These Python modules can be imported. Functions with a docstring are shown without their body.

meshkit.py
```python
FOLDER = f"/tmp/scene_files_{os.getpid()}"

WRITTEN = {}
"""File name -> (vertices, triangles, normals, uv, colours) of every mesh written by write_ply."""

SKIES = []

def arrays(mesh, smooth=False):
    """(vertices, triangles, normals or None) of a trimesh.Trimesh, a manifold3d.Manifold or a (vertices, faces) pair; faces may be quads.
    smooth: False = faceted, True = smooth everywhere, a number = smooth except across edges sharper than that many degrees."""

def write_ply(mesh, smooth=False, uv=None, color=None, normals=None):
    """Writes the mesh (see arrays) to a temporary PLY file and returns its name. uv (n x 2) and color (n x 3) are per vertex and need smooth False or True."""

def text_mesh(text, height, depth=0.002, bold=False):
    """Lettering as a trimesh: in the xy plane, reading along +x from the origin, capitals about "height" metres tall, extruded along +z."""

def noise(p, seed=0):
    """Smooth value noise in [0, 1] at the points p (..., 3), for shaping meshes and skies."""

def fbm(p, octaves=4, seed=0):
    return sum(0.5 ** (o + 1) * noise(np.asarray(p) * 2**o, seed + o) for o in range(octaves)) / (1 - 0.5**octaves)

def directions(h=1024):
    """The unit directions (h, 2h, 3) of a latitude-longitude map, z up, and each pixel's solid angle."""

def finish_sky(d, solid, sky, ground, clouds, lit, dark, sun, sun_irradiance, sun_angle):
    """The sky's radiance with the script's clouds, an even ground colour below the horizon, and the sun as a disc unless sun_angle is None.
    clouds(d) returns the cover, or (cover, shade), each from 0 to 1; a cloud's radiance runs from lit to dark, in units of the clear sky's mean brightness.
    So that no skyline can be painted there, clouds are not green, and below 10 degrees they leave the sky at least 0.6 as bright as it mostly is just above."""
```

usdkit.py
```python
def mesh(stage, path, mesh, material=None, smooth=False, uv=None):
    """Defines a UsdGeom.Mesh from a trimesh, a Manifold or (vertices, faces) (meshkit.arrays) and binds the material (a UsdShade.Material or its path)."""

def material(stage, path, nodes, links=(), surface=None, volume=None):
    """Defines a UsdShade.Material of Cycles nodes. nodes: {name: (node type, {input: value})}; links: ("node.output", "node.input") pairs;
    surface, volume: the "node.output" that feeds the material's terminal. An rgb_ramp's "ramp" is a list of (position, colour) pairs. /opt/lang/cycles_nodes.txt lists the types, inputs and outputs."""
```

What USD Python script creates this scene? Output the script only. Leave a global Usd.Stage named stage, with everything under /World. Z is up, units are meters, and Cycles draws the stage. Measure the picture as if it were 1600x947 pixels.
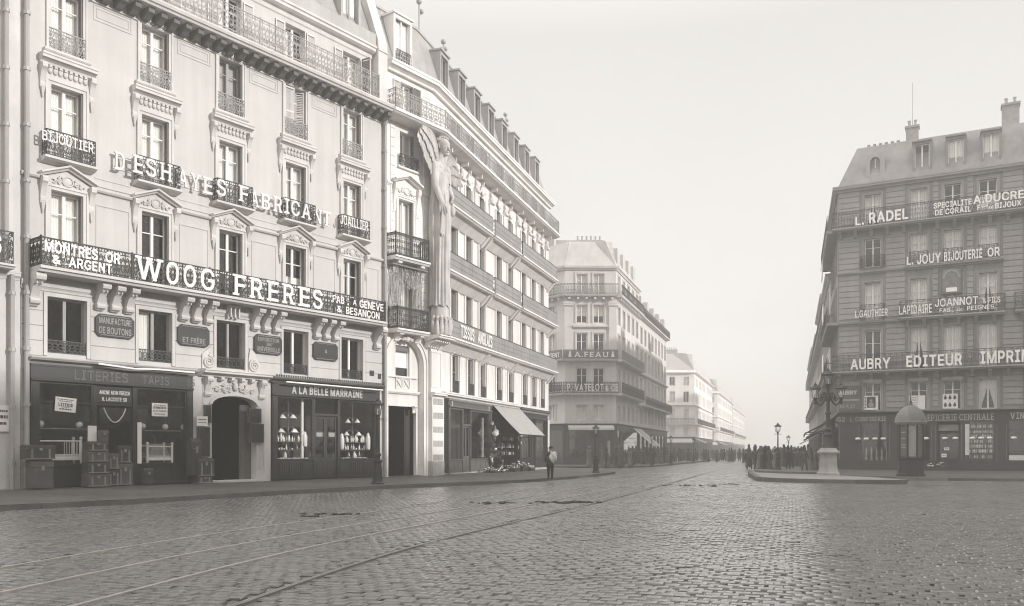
import glob, math, random
import numpy as np
import trimesh
import usdkit
from pxr import Gf, Sdf, Usd, UsdGeom, UsdLux, UsdShade, Vt

random.seed(7)
RNG = np.random.default_rng(7)
stage = Usd.Stage.CreateInMemory()
UsdGeom.SetStageUpAxis(stage, UsdGeom.Tokens.z)
UsdGeom.SetStageMetersPerUnit(stage, 1.0)
UsdGeom.Xform.Define(stage, "/World")
UsdGeom.Scope.Define(stage, "/World/Looks")

# ------------------------------------------------------------------ camera
F, CX, HY, HC = 1320.0, 800.0, 705.0, 1.28        # focal length and horizon in pixels of the 1600 px wide plate, lens height
cam = UsdGeom.Camera.Define(stage, "/World/camera")
cam.AddTranslateOp().Set(Gf.Vec3d(0, 0, HC))
cam.AddRotateXOp().Set(90.0)
cam.CreateHorizontalApertureAttr(36.0)
cam.CreateFocalLengthAttr(36.0 * F / 1600.0)
cam.CreateVerticalApertureOffsetAttr(36.0 * (HY - 473.5) / 1600.0)   # a view camera with its front raised
cam.CreateClippingRangeAttr(Gf.Vec2f(0.05, 5000.0))
cam.CreateExposureAttr(0.76)

# ------------------------------------------------------------------ sky and sun
SUN_EL = math.radians(18.0)
_a = np.array([0.925, -0.38]); _a /= np.linalg.norm(_a)
SUN = np.array([_a[0] * math.cos(SUN_EL), _a[1] * math.cos(SUN_EL), math.sin(SUN_EL)])
sky_mat = usdkit.material(stage, "/World/Looks/sky_dome", {
    "sky": ("sky_texture", {"sky_type": "single_scattering", "sun_disc": False, "sun_elevation": SUN_EL,
                            "sun_rotation": math.atan2(SUN[0], SUN[1]), "aerosol_density": 3.0}),
    "tc": ("texture_coordinate", {}),
    "noise": ("noise_texture", {"scale": 1.6, "detail": 4.0, "roughness": 0.5}),
    "cloud": ("rgb_ramp", {"ramp": [(0.2, (4.66, 4.55, 4.38)), (0.8, (5.04, 4.92, 4.74))]}),
    "xyz": ("separate_xyz", {}),
    "glow": ("rgb_ramp", {"ramp": [(0.0, (1.5, 1.5, 1.5)), (0.06, (1.38, 1.38, 1.38)), (0.15, (1.2, 1.2, 1.2)), (0.44, (1.02, 1.02, 1.02)), (0.7, (1.95, 1.95, 1.95)), (1.0, (2.7, 2.7, 2.7))]}),
    "veil": ("mix", {"mix_type": "multiply", "fac": 1.0}),
    "mixer": ("mix", {"fac": 0.97}),
    "bg": ("background_shader", {"strength": 0.1}),
}, [("tc.generated", "noise.vector"), ("noise.fac", "cloud.fac"), ("tc.generated", "xyz.vector"), ("xyz.z", "glow.fac"), ("cloud.color", "veil.color1"), ("glow.color", "veil.color2"),
    ("sky.color", "mixer.color1"), ("veil.color", "mixer.color2"), ("mixer.color", "bg.color")], surface="bg.background")
dome = UsdLux.DomeLight.Define(stage, "/World/sky")
UsdShade.MaterialBindingAPI.Apply(dome.GetPrim()).Bind(sky_mat)
sun = UsdLux.DistantLight.Define(stage, "/World/sun")
sun.CreateNormalizeAttr(True); sun.CreateIntensityAttr(0.64); sun.CreateAngleAttr(1.5); sun.CreateColorAttr(Gf.Vec3f(1.0, 0.99, 0.975))
_z = SUN; _x = np.cross([0, 0, 1.0], _z); _x /= np.linalg.norm(_x); _y = np.cross(_z, _x)
sun.AddTransformOp().Set(Gf.Matrix4d(*_x, 0, *_y, 0, *_z, 0, 0, 0, 0, 1))

# ------------------------------------------------------------------ materials
def gray(v, warm=1.0):
    return (v * (1 + 0.04 * warm), v, v * (1 - 0.04 * warm))

def mat(name, v, rough=0.75, var=0.12, scale=0.8, fine=18.0, bump=0.15, dist=0.01, metal=0.0, spec=0.35, streak=0.0, stretch=(1, 1, 1), warm=1.0):
    c = gray(v, warm)
    lo, hi = tuple(x * (1 - var) for x in c), tuple(min(0.9, x * (1 + var)) for x in c)
    nodes = {
        "tc": ("texture_coordinate", {}),
        "map": ("mapping", {"scale": stretch}),
        "n1": ("noise_texture", {"scale": scale, "detail": 5.0, "roughness": 0.6}),
        "r1": ("rgb_ramp", {"ramp": [(0.3, lo), (0.7, hi)]}),
        "n2": ("noise_texture", {"scale": fine, "detail": 3.0, "roughness": 0.6}),
        "r2": ("rgb_ramp", {"ramp": [(0.25, (1 - var * 0.7,) * 3), (0.75, (1.0, 1.0, 1.0))]}),
        "m1": ("mix", {"mix_type": "multiply", "fac": 1.0}),
        "bump": ("bump", {"strength": bump, "distance": dist}),
        "p": ("principled_bsdf", {"roughness": rough, "metallic": metal, "specular_ior_level": spec}),
    }
    links = [("tc.object", "map.vector"), ("map.vector", "n1.vector"), ("map.vector", "n2.vector"), ("n1.fac", "r1.fac"), ("n2.fac", "r2.fac"),
             ("r1.color", "m1.color1"), ("r2.color", "m1.color2"), ("n2.fac", "bump.height"), ("bump.normal", "p.normal")]
    out = "m1.color"
    if streak:
        nodes["smap"] = ("mapping", {"scale": (2.2, 2.2, 0.12)})
        nodes["sn"] = ("noise_texture", {"scale": 1.0, "detail": 6.0, "roughness": 0.65})
        nodes["sr"] = ("rgb_ramp", {"ramp": [(0.3, (1 - streak,) * 3), (0.62, (1.0, 1.0, 1.0))]})
        nodes["m2"] = ("mix", {"mix_type": "multiply", "fac": 1.0})
        links += [("tc.object", "smap.vector"), ("smap.vector", "sn.vector"), ("sn.fac", "sr.fac"), (out, "m2.color1"), ("sr.color", "m2.color2")]
        out = "m2.color"
    links.append((out, "p.base_color"))
    return usdkit.material(stage, "/World/Looks/" + name, nodes, links, surface="p.BSDF")

M = {
    "stucco": mat("pale_stucco", 0.5, 0.85, 0.06, 0.5, 14, 0.25, streak=0.1),
    "stone": mat("pale_limestone", 0.55, 0.8, 0.09, 0.9, 20, 0.25, streak=0.12),
    "stone2": mat("limestone_two", 0.72, 0.8, 0.09, 0.5, 20, 0.2, streak=0.15),
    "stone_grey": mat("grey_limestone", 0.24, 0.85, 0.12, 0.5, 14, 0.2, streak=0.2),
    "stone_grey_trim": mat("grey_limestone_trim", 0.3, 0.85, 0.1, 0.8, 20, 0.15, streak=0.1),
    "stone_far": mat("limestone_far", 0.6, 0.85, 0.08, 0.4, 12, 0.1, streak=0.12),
    "stone_side": mat("weathered_plaster", 0.5, 0.9, 0.14, 0.3, 10, 0.15, streak=0.25),
    "stone_dull": mat("stained_plinth_stone", 0.4, 0.85, 0.18, 1.2, 16, 0.2, streak=0.25),
    "zinc": mat("zinc_sheet", 0.34, 0.5, 0.1, 0.7, 9, 0.05, spec=0.5, streak=0.18),
    "slate": mat("roof_slate", 0.32, 0.6, 0.16, 1.0, 12, 0.2, streak=0.15),
    "iron": mat("cast_iron_black", 0.02, 0.5, 0.3, 3, 30, 0.15, spec=0.5),
    "iron_grey": mat("wrought_iron_grey", 0.04, 0.6, 0.2, 3, 30, 0.1),
    "iron_light": mat("painted_iron_pale", 0.3, 0.6, 0.15, 3, 30, 0.1),
    "letter": mat("white_letter_enamel", 0.78, 0.5, 0.1, 2, 20, 0.03),
    "letter_dim": mat("darkened_lettering", 0.12, 0.6, 0.18, 4, 30, 0.05),
    "letter_aged": mat("weathered_white_lettering", 0.64, 0.6, 0.14, 3, 20, 0.08),
    "letter_gilt": mat("dulled_gilt", 0.42, 0.5, 0.15, 4, 30, 0.05),
    "letter_grey": mat("greyed_lettering", 0.3, 0.6, 0.18, 4, 30, 0.05),
    "board": mat("sign_board_black", 0.03, 0.55, 0.25, 2, 25, 0.05),
    "wood_dark": mat("shopfront_paint_dark", 0.022, 0.5, 0.25, 1.5, 22, 0.08, stretch=(6, 6, 1), spec=0.45),
    "wood_mid": mat("shopfront_paint_mid", 0.11, 0.55, 0.2, 1.5, 22, 0.08, stretch=(6, 6, 1)),
    "wood_light": mat("varnished_wood", 0.2, 0.6, 0.25, 1.5, 18, 0.1, stretch=(8, 8, 1)),
    "frame_white": mat("window_paint_white", 0.72, 0.6, 0.06, 2, 20, 0.05),
    "frame_grey": mat("window_paint_grey", 0.3, 0.6, 0.12, 2, 20, 0.05),
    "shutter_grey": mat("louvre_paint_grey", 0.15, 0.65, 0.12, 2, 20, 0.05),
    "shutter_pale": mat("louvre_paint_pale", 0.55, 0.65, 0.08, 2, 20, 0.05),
    "curtain": mat("muslin_white", 0.84, 0.9, 0.08, 3, 12, 0.1, stretch=(6, 6, 0.6)),
    "curtain_grey": mat("muslin_grey", 0.42, 0.9, 0.15, 3, 12, 0.1, stretch=(6, 6, 0.6)),
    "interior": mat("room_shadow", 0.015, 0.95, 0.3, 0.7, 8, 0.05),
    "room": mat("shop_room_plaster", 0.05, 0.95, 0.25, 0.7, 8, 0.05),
    "pavement": mat("pavement_asphalt", 0.095, 0.6, 0.3, 0.5, 22, 0.25, 0.006, streak=0.0),
    "kerb": mat("granite_kerb", 0.11, 0.75, 0.2, 1.4, 30, 0.25),
    "island": mat("refuge_paving", 0.24, 0.8, 0.12, 0.8, 25, 0.2),
    "paper": mat("placard_paper", 0.72, 0.8, 0.05, 2, 10, 0.03),
    "ink": mat("printing_ink", 0.05, 0.8, 0.1, 2, 10, 0.0),
    "leather": mat("trunk_leather", 0.045, 0.55, 0.3, 3, 26, 0.15),
    "canvas_trunk": mat("trunk_canvas", 0.085, 0.8, 0.2, 3, 26, 0.15),
    "enamel": mat("white_enamel", 0.82, 0.4, 0.04, 3, 20, 0.03),
    "porcelain": mat("porcelain", 0.78, 0.25, 0.05, 5, 20, 0.02, spec=0.6),
    "brass": mat("aged_brass", 0.3, 0.35, 0.2, 5, 25, 0.05, metal=0.7),
    "awning": mat("awning_canvas", 0.34, 0.9, 0.08, 1.2, 14, 0.12),
    "rail": mat("polished_rail_steel", 0.55, 0.38, 0.15, 3, 30, 0.1, metal=0.7),
    "mud": mat("damp_dung", 0.04, 0.9, 0.3, 6, 30, 0.4),
    "cloth_dark": mat("dark_cloth", 0.015, 0.9, 0.25, 3, 30, 0.1),
    "cloth_mid": mat("grey_cloth", 0.06, 0.9, 0.25, 3, 30, 0.1),
    "cloth_pale": mat("pale_cloth", 0.55, 0.9, 0.12, 4, 30, 0.1),
    "skin": mat("skin", 0.34, 0.6, 0.08, 6, 30, 0.05, warm=4.0),
    "hair": mat("dark_hair", 0.03, 0.7, 0.3, 20, 60, 0.2),
    "vine": mat("dry_creeper", 0.5, 0.85, 0.25, 6, 30, 0.2),
    "fruit": mat("mixed_produce", 0.34, 0.6, 0.7, 7, 30, 0.1),
    "fruit_dark": mat("dark_produce", 0.09, 0.6, 0.5, 7, 30, 0.1),
    "lead_glass": mat("pale_lamp_globe", 0.72, 0.3, 0.05, 3, 20, 0.0),
    "roof_hazed": mat("hazed_zinc_roof", 0.47, 0.6, 0.1, 0.8, 10, 0.05, streak=0.12),  # distant zinc, its colour paled to carry part of the haze
    "plaster_hazed": mat("hazed_plaster_far", 0.82, 0.9, 0.05, 0.4, 12, 0.1, streak=0.08),  # far walls: part of the mist fade is put into this lighter colour
    "stone_statue": mat("weathered_statue_stone", 0.52, 0.9, 0.16, 1.2, 12, 0.4, 0.02, streak=0.3),
    "rail_dark": mat("dark_rail_iron", 0.2, 0.45, 0.2, 3, 30, 0.1),
    "brick": mat("chimney_brick", 0.3, 0.85, 0.2, 2.5, 18, 0.25),
    "pot": mat("chimney_pot_clay", 0.34, 0.85, 0.15, 3, 20, 0.1),
}
M["modillion"] = mat("modillion_dark", 0.13, 0.8, 0.15, 2, 20, 0.1)  # one even tone, darker than the cornice stone
M["panel_zinc"] = mat("balcony_sheet_zinc", 0.27, 0.6, 0.1, 0.7, 9, 0.05, streak=0.2)
M["glass"] = usdkit.material(stage, "/World/Looks/window_glass", {
    "geo": ("geometry", {}), "ior": ("mix_float", {"a": 1.5, "b": 1 / 1.5}),     # a thin pane mirrors alike from both of its faces
    "t": ("transparent_bsdf", {"color": (0.975, 0.975, 0.97)}), "g": ("glossy_bsdf", {"color": (0.95, 0.95, 0.95), "roughness": 0.03}),
    "fr": ("fresnel", {}), "mx": ("mix_closure", {})},
    [("geo.backfacing", "ior.fac"), ("ior.result", "fr.IOR"), ("fr.fac", "mx.fac"), ("t.BSDF", "mx.closure1"), ("g.BSDF", "mx.closure2")], surface="mx.closure")

# ------------------------------------------------------------------ geometry helpers
class G:
    """Gathers shapes in facade coordinates: s to the right along the front, d out towards the street, z up."""
    def __init__(self):
        self.v, self.f, self.n = [], [], 0
    def add(self, v, f):
        v = np.asarray(v, float).reshape(-1, 3); f = np.asarray(f, int)
        if f.shape[1] == 4:
            f = np.vstack([f[:, [0, 1, 2]], f[:, [0, 2, 3]]])
        self.v.append(v); self.f.append(f + self.n); self.n += len(v)
        return self
    def tm(self, t):
        return self.add(t.vertices, t.faces)
    def box(self, s0, s1, d0, d1, z0, z1):
        return self.hexa([(s0, d0, z0), (s1, d0, z0), (s1, d1, z0), (s0, d1, z0), (s0, d0, z1), (s1, d0, z1), (s1, d1, z1), (s0, d1, z1)])
    def hexa(self, p):
        return self.add(p, [[0, 3, 2, 1], [4, 5, 6, 7], [0, 1, 5, 4], [1, 2, 6, 5], [2, 3, 7, 6], [3, 0, 4, 7]])
    def cbox(self, s0, s1, d0, d1, z0, z1, c=0.01):
        """A box whose outer (street side) edges are chamfered."""
        a = [(s0, d0, z0), (s1, d0, z0), (s1, d0, z1), (s0, d0, z1)]
        b = [(s0, d1 - c, z0), (s1, d1 - c, z0), (s1, d1 - c, z1), (s0, d1 - c, z1)]
        e = [(s0 + c, d1, z0 + c), (s1 - c, d1, z0 + c), (s1 - c, d1, z1 - c), (s0 + c, d1, z1 - c)]
        q = [[0, 1, 2, 3], [8, 11, 10, 9]]
        for k in range(4):
            m = (k + 1) % 4
            q += [[k, k + 4, m + 4, m], [k + 4, k + 8, m + 8, m + 4]]
        return self.add(a + b + e, q)
    def prof(self, pts, s0, s1, s0b=None, s1b=None):
        """A (d, z) outline drawn along s; s0b, s1b shift the ends by d (mitres)."""
        pts = np.asarray(pts, float); n = len(pts)
        a = np.c_[np.full(n, s0) + (s0b or 0) * pts[:, 0], pts]; b = np.c_[np.full(n, s1) + (s1b or 0) * pts[:, 0], pts]
        f = [[k, (k + 1) % n, (k + 1) % n + n] for k in range(n)] + [[k, (k + 1) % n + n, k + n] for k in range(n)]
        from mapbox_earcut import triangulate_float64
        t = triangulate_float64(pts, np.array([n], np.uint32)).reshape(-1, 3).astype(int)
        return self.add(np.vstack([a, b]), np.vstack([np.array(f), t, t[:, ::-1] + n]))
    def poly(self, shape, d0, d1):
        """A shapely outline in (s, z) given depth."""
        for g in getattr(shape, "geoms", [shape]):
            if g.is_empty:
                continue
            t = trimesh.creation.extrude_polygon(g, abs(d1 - d0), engine="earcut")
            v = np.array(t.vertices)
            self.add(np.c_[v[:, 0], min(d0, d1) + v[:, 2], v[:, 1]], t.faces)
        return self
    def tube(self, p, r, n=4, closed=False):
        p = np.asarray(p, float); m = len(p)
        if m < 2:
            return self
        t = np.gradient(p, axis=0); t /= np.maximum(np.linalg.norm(t, axis=1, keepdims=True), 1e-9)
        up = np.array([0, 1.0, 0]) if abs(t[:, 1]).mean() < 0.8 else np.array([0, 0, 1.0])
        a = np.cross(t, up); l = np.linalg.norm(a, axis=1, keepdims=True)
        a = np.where(l > 1e-6, a / np.maximum(l, 1e-9), [1, 0, 0]); b = np.cross(t, a)
        ang = np.linspace(0, 2 * math.pi, n, endpoint=False) + math.pi / 4
        r = np.broadcast_to(np.asarray(r, float), (m,))
        v = p[:, None] + r[:, None, None] * (np.cos(ang)[None, :, None] * a[:, None] + np.sin(ang)[None, :, None] * b[:, None])
        i = np.arange(m - 1)[:, None] * n + np.arange(n)[None]; j = np.arange(m - 1)[:, None] * n + (np.arange(n)[None] + 1) % n
        q = np.stack([i, j, j + n, i + n], -1).reshape(-1, 4)
        self.add(v.reshape(-1, 3), q)
        if not closed:
            self.add(v[0], [[0, k + 1, k] for k in range(1, n - 1)]); self.add(v[-1], [[0, k, k + 1] for k in range(1, n - 1)])
        return self
    def ell(self, c, r, sub=1, rot=None):
        t = _ico(sub); v = t.vertices * np.asarray(r)
        if rot is not None:
            v = v @ np.asarray(rot).T
        return self.add(v + np.asarray(c), t.faces)
    def lathe(self, pr, c=(0, 0, 0), n=12):
        pr = np.asarray(pr, float); m = len(pr)
        a = np.linspace(0, 2 * math.pi, n, endpoint=False) + math.pi / n
        v = np.stack([pr[:, None, 0] * np.cos(a), pr[:, None, 0] * np.sin(a), np.repeat(pr[:, 1:], n, 1)], -1).reshape(-1, 3) + np.asarray(c)
        i = np.arange(m - 1)[:, None] * n + np.arange(n)[None]; j = np.arange(m - 1)[:, None] * n + (np.arange(n)[None] + 1) % n
        return self.add(v, np.stack([i, j, j + n, i + n], -1).reshape(-1, 4))
    def get(self):
        if not self.v:
            return np.zeros((0, 3)), np.zeros((0, 3), int)
        return np.vstack(self.v), np.vstack(self.f)

_icos = {}
def _ico(k):
    if k not in _icos:
        _icos[k] = trimesh.creation.icosphere(subdivisions=k)
    return _icos[k]

_names = {}
def numbered(parent, name):
    k = _names.get((parent, name), 0); _names[(parent, name)] = k + 1
    return f"{parent}/{name}" + (f"_{k:03d}" if k else "")

class Front:
    """A facade: origin on the ground, direction to the right along it, the street in front."""
    def __init__(self, x, y, dx, dy, z=0.0):
        l = math.hypot(dx, dy); self.o = np.array([x, y]); self.u = np.array([dx, dy]) / l
        self.n = np.array([self.u[1], -self.u[0]]); self.z = z
    def hit(self, px, d=0.0):
        r = np.array([(px - CX) / F, 1.0]); t = (d + self.o @ self.n) / (r @ self.n)
        return float((r * t - self.o) @ self.u), t
    def at(self, px, py, d=0.0):
        s, t = self.hit(px, d); return s, HC + (HY - py) * t / F
    def S(self, px, d=0.0):
        return self.hit(px, d)[0]
    def p(self, s, d=0.0):
        return self.o + self.u * s + self.n * d
    def moved(self, s, d=0.0, z=0.0, turn=0.0):
        q = self.p(s, d); a = math.radians(turn); c, w = math.cos(a), math.sin(a)
        return Front(q[0], q[1], self.u[0] * c - self.u[1] * w, self.u[0] * w + self.u[1] * c, self.z + z)

def data(prim, label=None, cat=None, group=None, kind=None):
    for k, v in (("label", label), ("category", cat), ("group", group), ("kind", kind)):
        if v:
            prim.SetCustomDataByKey(k, v)
    return prim

def thing(name, label, cat, fr, group=None, kind=None):
    x = UsdGeom.Xform.Define(stage, numbered("/World", name))
    x.AddTranslateOp().Set(Gf.Vec3d(float(fr.o[0]), float(fr.o[1]), fr.z))
    x.AddRotateZOp().Set(math.degrees(math.atan2(fr.u[1], fr.u[0])))
    data(x.GetPrim(), label, cat, group, kind)
    return str(x.GetPath())

def part(parent, name, g, m, label=None, smooth=False, kind=None):
    """One mesh under its thing (facade coordinates: s, -d, z)."""
    v, f = g.get() if isinstance(g, G) else (np.asarray(g[0], float), np.asarray(g[1], int))
    v = v * [1, -1, 1]; f = f[:, ::-1]
    path = numbered(parent, name)
    usdkit.mesh(stage, path, (v, f), M[m] if isinstance(m, str) else m, smooth=smooth)
    data(stage.GetPrimAtPath(path), label, None, None, kind)
    return path

def single(name, label, cat, fr, g, m, group=None, smooth=False, kind=None):
    """A thing that is one mesh."""
    v, f = g.get() if isinstance(g, G) else g
    path = numbered("/World", name)
    v = v * [1, -1, 1]; f = f[:, ::-1]
    me = usdkit.mesh(stage, path, (v, f), M[m] if isinstance(m, str) else m, smooth=smooth)
    me.AddTranslateOp().Set(Gf.Vec3d(float(fr.o[0]), float(fr.o[1]), fr.z))
    me.AddRotateZOp().Set(math.degrees(math.atan2(fr.u[1], fr.u[0])))
    data(me.GetPrim(), label, cat, group, kind)
    return path

def copy_of(path, fr, label=None, group=None):
    src = stage.GetPrimAtPath(path); was = src.GetCustomData()
    base = path.rsplit("/", 1)[1]
    while base[-4:-3] == "_" and base[-3:].isdigit():
        base = base[:-4]
    x = UsdGeom.Xform.Define(stage, numbered("/World", base))
    x.GetPrim().GetReferences().AddInternalReference(path)
    x.ClearXformOpOrder()
    UsdGeom.XformCommonAPI(x).SetTranslate(Gf.Vec3d(float(fr.o[0]), float(fr.o[1]), fr.z))
    UsdGeom.XformCommonAPI(x).SetRotate(Gf.Vec3f(0, 0, math.degrees(math.atan2(fr.u[1], fr.u[0]))))
    data(x.GetPrim(), label or was.get("label"), was.get("category"), group or was.get("group"))
    x.GetPrim().SetInstanceable(True)
    return str(x.GetPath())

from shapely import affinity, union_all
from shapely import box as sbox
from shapely.geometry import Polygon, Point, LineString

_glyphs = {}
def glyph(ch, weight=0):
    """Outline of a letter, 1 high for capitals, starting at x = 0."""
    key = (ch, weight)
    if key in _glyphs:
        return _glyphs[key]
    from PIL import Image, ImageDraw, ImageFont
    font = ImageFont.truetype(glob.glob("/opt/blender-*/*/datafiles/fonts/Inter.woff2")[0], 64)
    x0, y0, x1, y1 = font.getbbox(ch, anchor="ls", stroke_width=weight)
    im = Image.new("L", (x1 - x0 + 8, y1 - y0 + 8))
    ImageDraw.Draw(im).text((4 - x0, 4 - y0), ch, 255, font, anchor="ls", stroke_width=weight)
    on = np.pad(np.asarray(im) > 127, ((0, 0), (1, 1))).astype(np.int8)
    rows, st = np.nonzero(np.diff(on, axis=1) == 1); en = np.nonzero(np.diff(on, axis=1) == -1)[1]
    sh = union_all(sbox(st, -rows - 1, en, -rows)).buffer(0.7).buffer(-0.7).simplify(0.7)
    s = 1 / 46.5
    sh = affinity.affine_transform(sh, [s, 0, 0, s, -4 * s, (4 - y0) * s])
    _glyphs[key] = sh
    return sh

SERIF = {"A": "bl br", "B": "tl bl", "C": "", "D": "tl bl", "E": "tl bl", "F": "tl bl", "G": "", "H": "tl tr bl br", "I": "tl bl", "L": "tl bl", "N": "tl tr bl",
         "P": "tl bl", "R": "tl bl br", "S": "", "T": "bc", "U": "tl tr", "V": "tl tr", "W": "tl tc tr", "Y": "tl tr bc", "M": "tl tr bl br", "K": "tl tr bl br", "X": "tl tr bl br", "J": "tr"}

def slab(ch, weight, k=0.11):
    g = glyph(ch, weight)
    x0, y0, x1, y1 = g.bounds; w = x1 - x0; st = 0.1 + weight * 0.035
    bits = [g]
    for c in SERIF.get(ch, "").split():
        y = (y1 - k, y1) if c[0] == "t" else (y0, y0 + k)
        xc = {"l": x0 + st * 0.55, "r": x1 - st * 0.55, "c": (x0 + x1) / 2}[c[1]]
        e = st * 0.6 + 0.1
        bits.append(sbox(xc - e, y[0], xc + e, y[1]))
    return union_all(bits)

def lettering(parent, text, s0, s1, z0, z1, d, m="letter", weight=2, serif=False, depth=0.03, each=True, slope=0.0, name="letter", gap=0.16, widths=None):
    """Letters fitted into s0..s1 and z0..z1; each one its own part, or all joined."""
    gl, x = [], 0.0
    for ch in text:
        if ch == " ":
            x += 0.42; gl.append(None); continue
        g = slab(ch, weight) if serif else glyph(ch, weight)
        b = g.bounds
        gl.append((affinity.translate(g, x - b[0], 0), ch)); x += b[2] - b[0] + gap
    x -= gap
    sx, sz = (s1 - s0) / x, z1 - z0
    allg = G()
    for it in gl:
        if it is None:
            continue
        sh = affinity.affine_transform(it[0], [sx, 0, slope * sx, sz, s0, z0])
        if each:
            part(parent, name, G().poly(sh, d, d + depth), m)
        else:
            allg.poly(sh, d, d + depth)
    if not each:
        part(parent, name, allg, m)

def spiral(c, r0, r1, a0, turns, n=14):
    t = np.linspace(0, 1, n); a = a0 + turns * 2 * math.pi * t; r = r0 + (r1 - r0) * t
    return np.c_[c[0] + r * np.cos(a), c[1] + r * np.sin(a)]

def railing(g, path, z0, z1, style="scroll", pitch=0.4, r=0.012, post=None):
    """Ironwork along a path of (s, d) points between heights z0 and z1."""
    path = np.asarray(path, float)
    for a, b in zip(path[:-1], path[1:]):
        L = np.linalg.norm(b - a); h = z1 - z0
        def pl(q):
            q = np.asarray(q, float); t = q[:, :1] / L
            return np.c_[a + (b - a) * t, q[:, 1] + z0]
        for y, rr in ((0.03, r * 1.3), (h, r * 2.0), (h - 0.13, r), (0.13, r)):
            g.tube(pl([(0, y), (L, y)]), rr)
        n = max(1, round(L / pitch)); w = L / n
        for k in range(n + 1):
            if style != "mesh" or k in (0, n):
                g.tube(pl([(k * w, 0.03), (k * w, h)]), r * 1.2 if style != "bars" else r)
        for k in range(n):
            x = k * w
            if style == "scroll":
                m = h / 2
                for sg in (1, -1):
                    up = spiral((x + w * (0.5 - 0.22 * sg), m + 0.2 * h * sg), w * 0.24, w * 0.05, math.pi / 2 * (1 + sg) + 0.4, 1.4 * sg, 13)
                    dn = spiral((x + w * (0.5 + 0.22 * sg), m + 0.2 * h * sg), w * 0.2, w * 0.04, -0.6 * sg, -1.3 * sg, 12)
                    g.tube(pl(np.clip(up, [0, 0.04], [L, h - 0.03])), r); g.tube(pl(np.clip(dn, [0, 0.04], [L, h - 0.03])), r)
                for sg in (1, -1):
                    sp = spiral((x + w * (0.5 - 0.25 * sg), m - 0.02 * h), w * 0.2, w * 0.05, 0.5, 1.2 * sg, 9); g.tube(pl(np.clip(sp, [0, 0.04], [L, h - 0.03])), r)
                    g.tube(pl(spiral((x + w * (0.5 + 0.3 * sg), h - 0.065), 0.055, 0.055, 0, 1, 7)), r); g.tube(pl(spiral((x + w * (0.5 + 0.3 * sg), 0.08), 0.05, 0.05, 0, 1, 7)), r)
                q = np.linspace(0, 1, 9)
                g.tube(pl(np.c_[x + w * q, m + 0.3 * h * np.sin(q * 2 * math.pi)]), r)
                g.tube(pl(np.c_[x + w * q, m - 0.3 * h * np.sin(q * 2 * math.pi)]), r)
            elif style == "baluster":
                m = h / 2
                g.tube(pl(spiral((x + w / 2, m + 0.14 * h), w * 0.38, w * 0.38, 0, 1, 9)), r)
                g.tube(pl(spiral((x + w / 2, m - 0.14 * h), w * 0.38, w * 0.38, 0, 1, 9)), r)
                g.tube(pl([(x + w / 2, 0.03), (x + w / 2, m - 0.27 * h)]), r); g.tube(pl([(x + w / 2, m + 0.27 * h), (x + w / 2, h)]), r)
                for yy in (0.08, h - 0.065):
                    g.tube(pl(spiral((x + w / 2, yy), 0.05, 0.05, 0, 1, 7)), r)
            elif style == "mesh":
                for sg in (0, 1):
                    g.tube(pl([(x, 0.13 + (h - 0.26) * sg), (x + w, 0.13 + (h - 0.26) * (1 - sg))]), r * 0.8)
        if post:
            for x in np.arange(0, L + 0.01, L / max(1, round(L / post))):
                g.tube(pl([(x, 0), (x, h + 0.06)]), r * 2.4)
    return g

def holed(s0, s1, z0, z1, holes):
    w = sbox(s0, z0, s1, z1)
    return w.difference(union_all([sbox(*h) if not hasattr(h, "geom_type") else h for h in holes])) if holes else w

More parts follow.
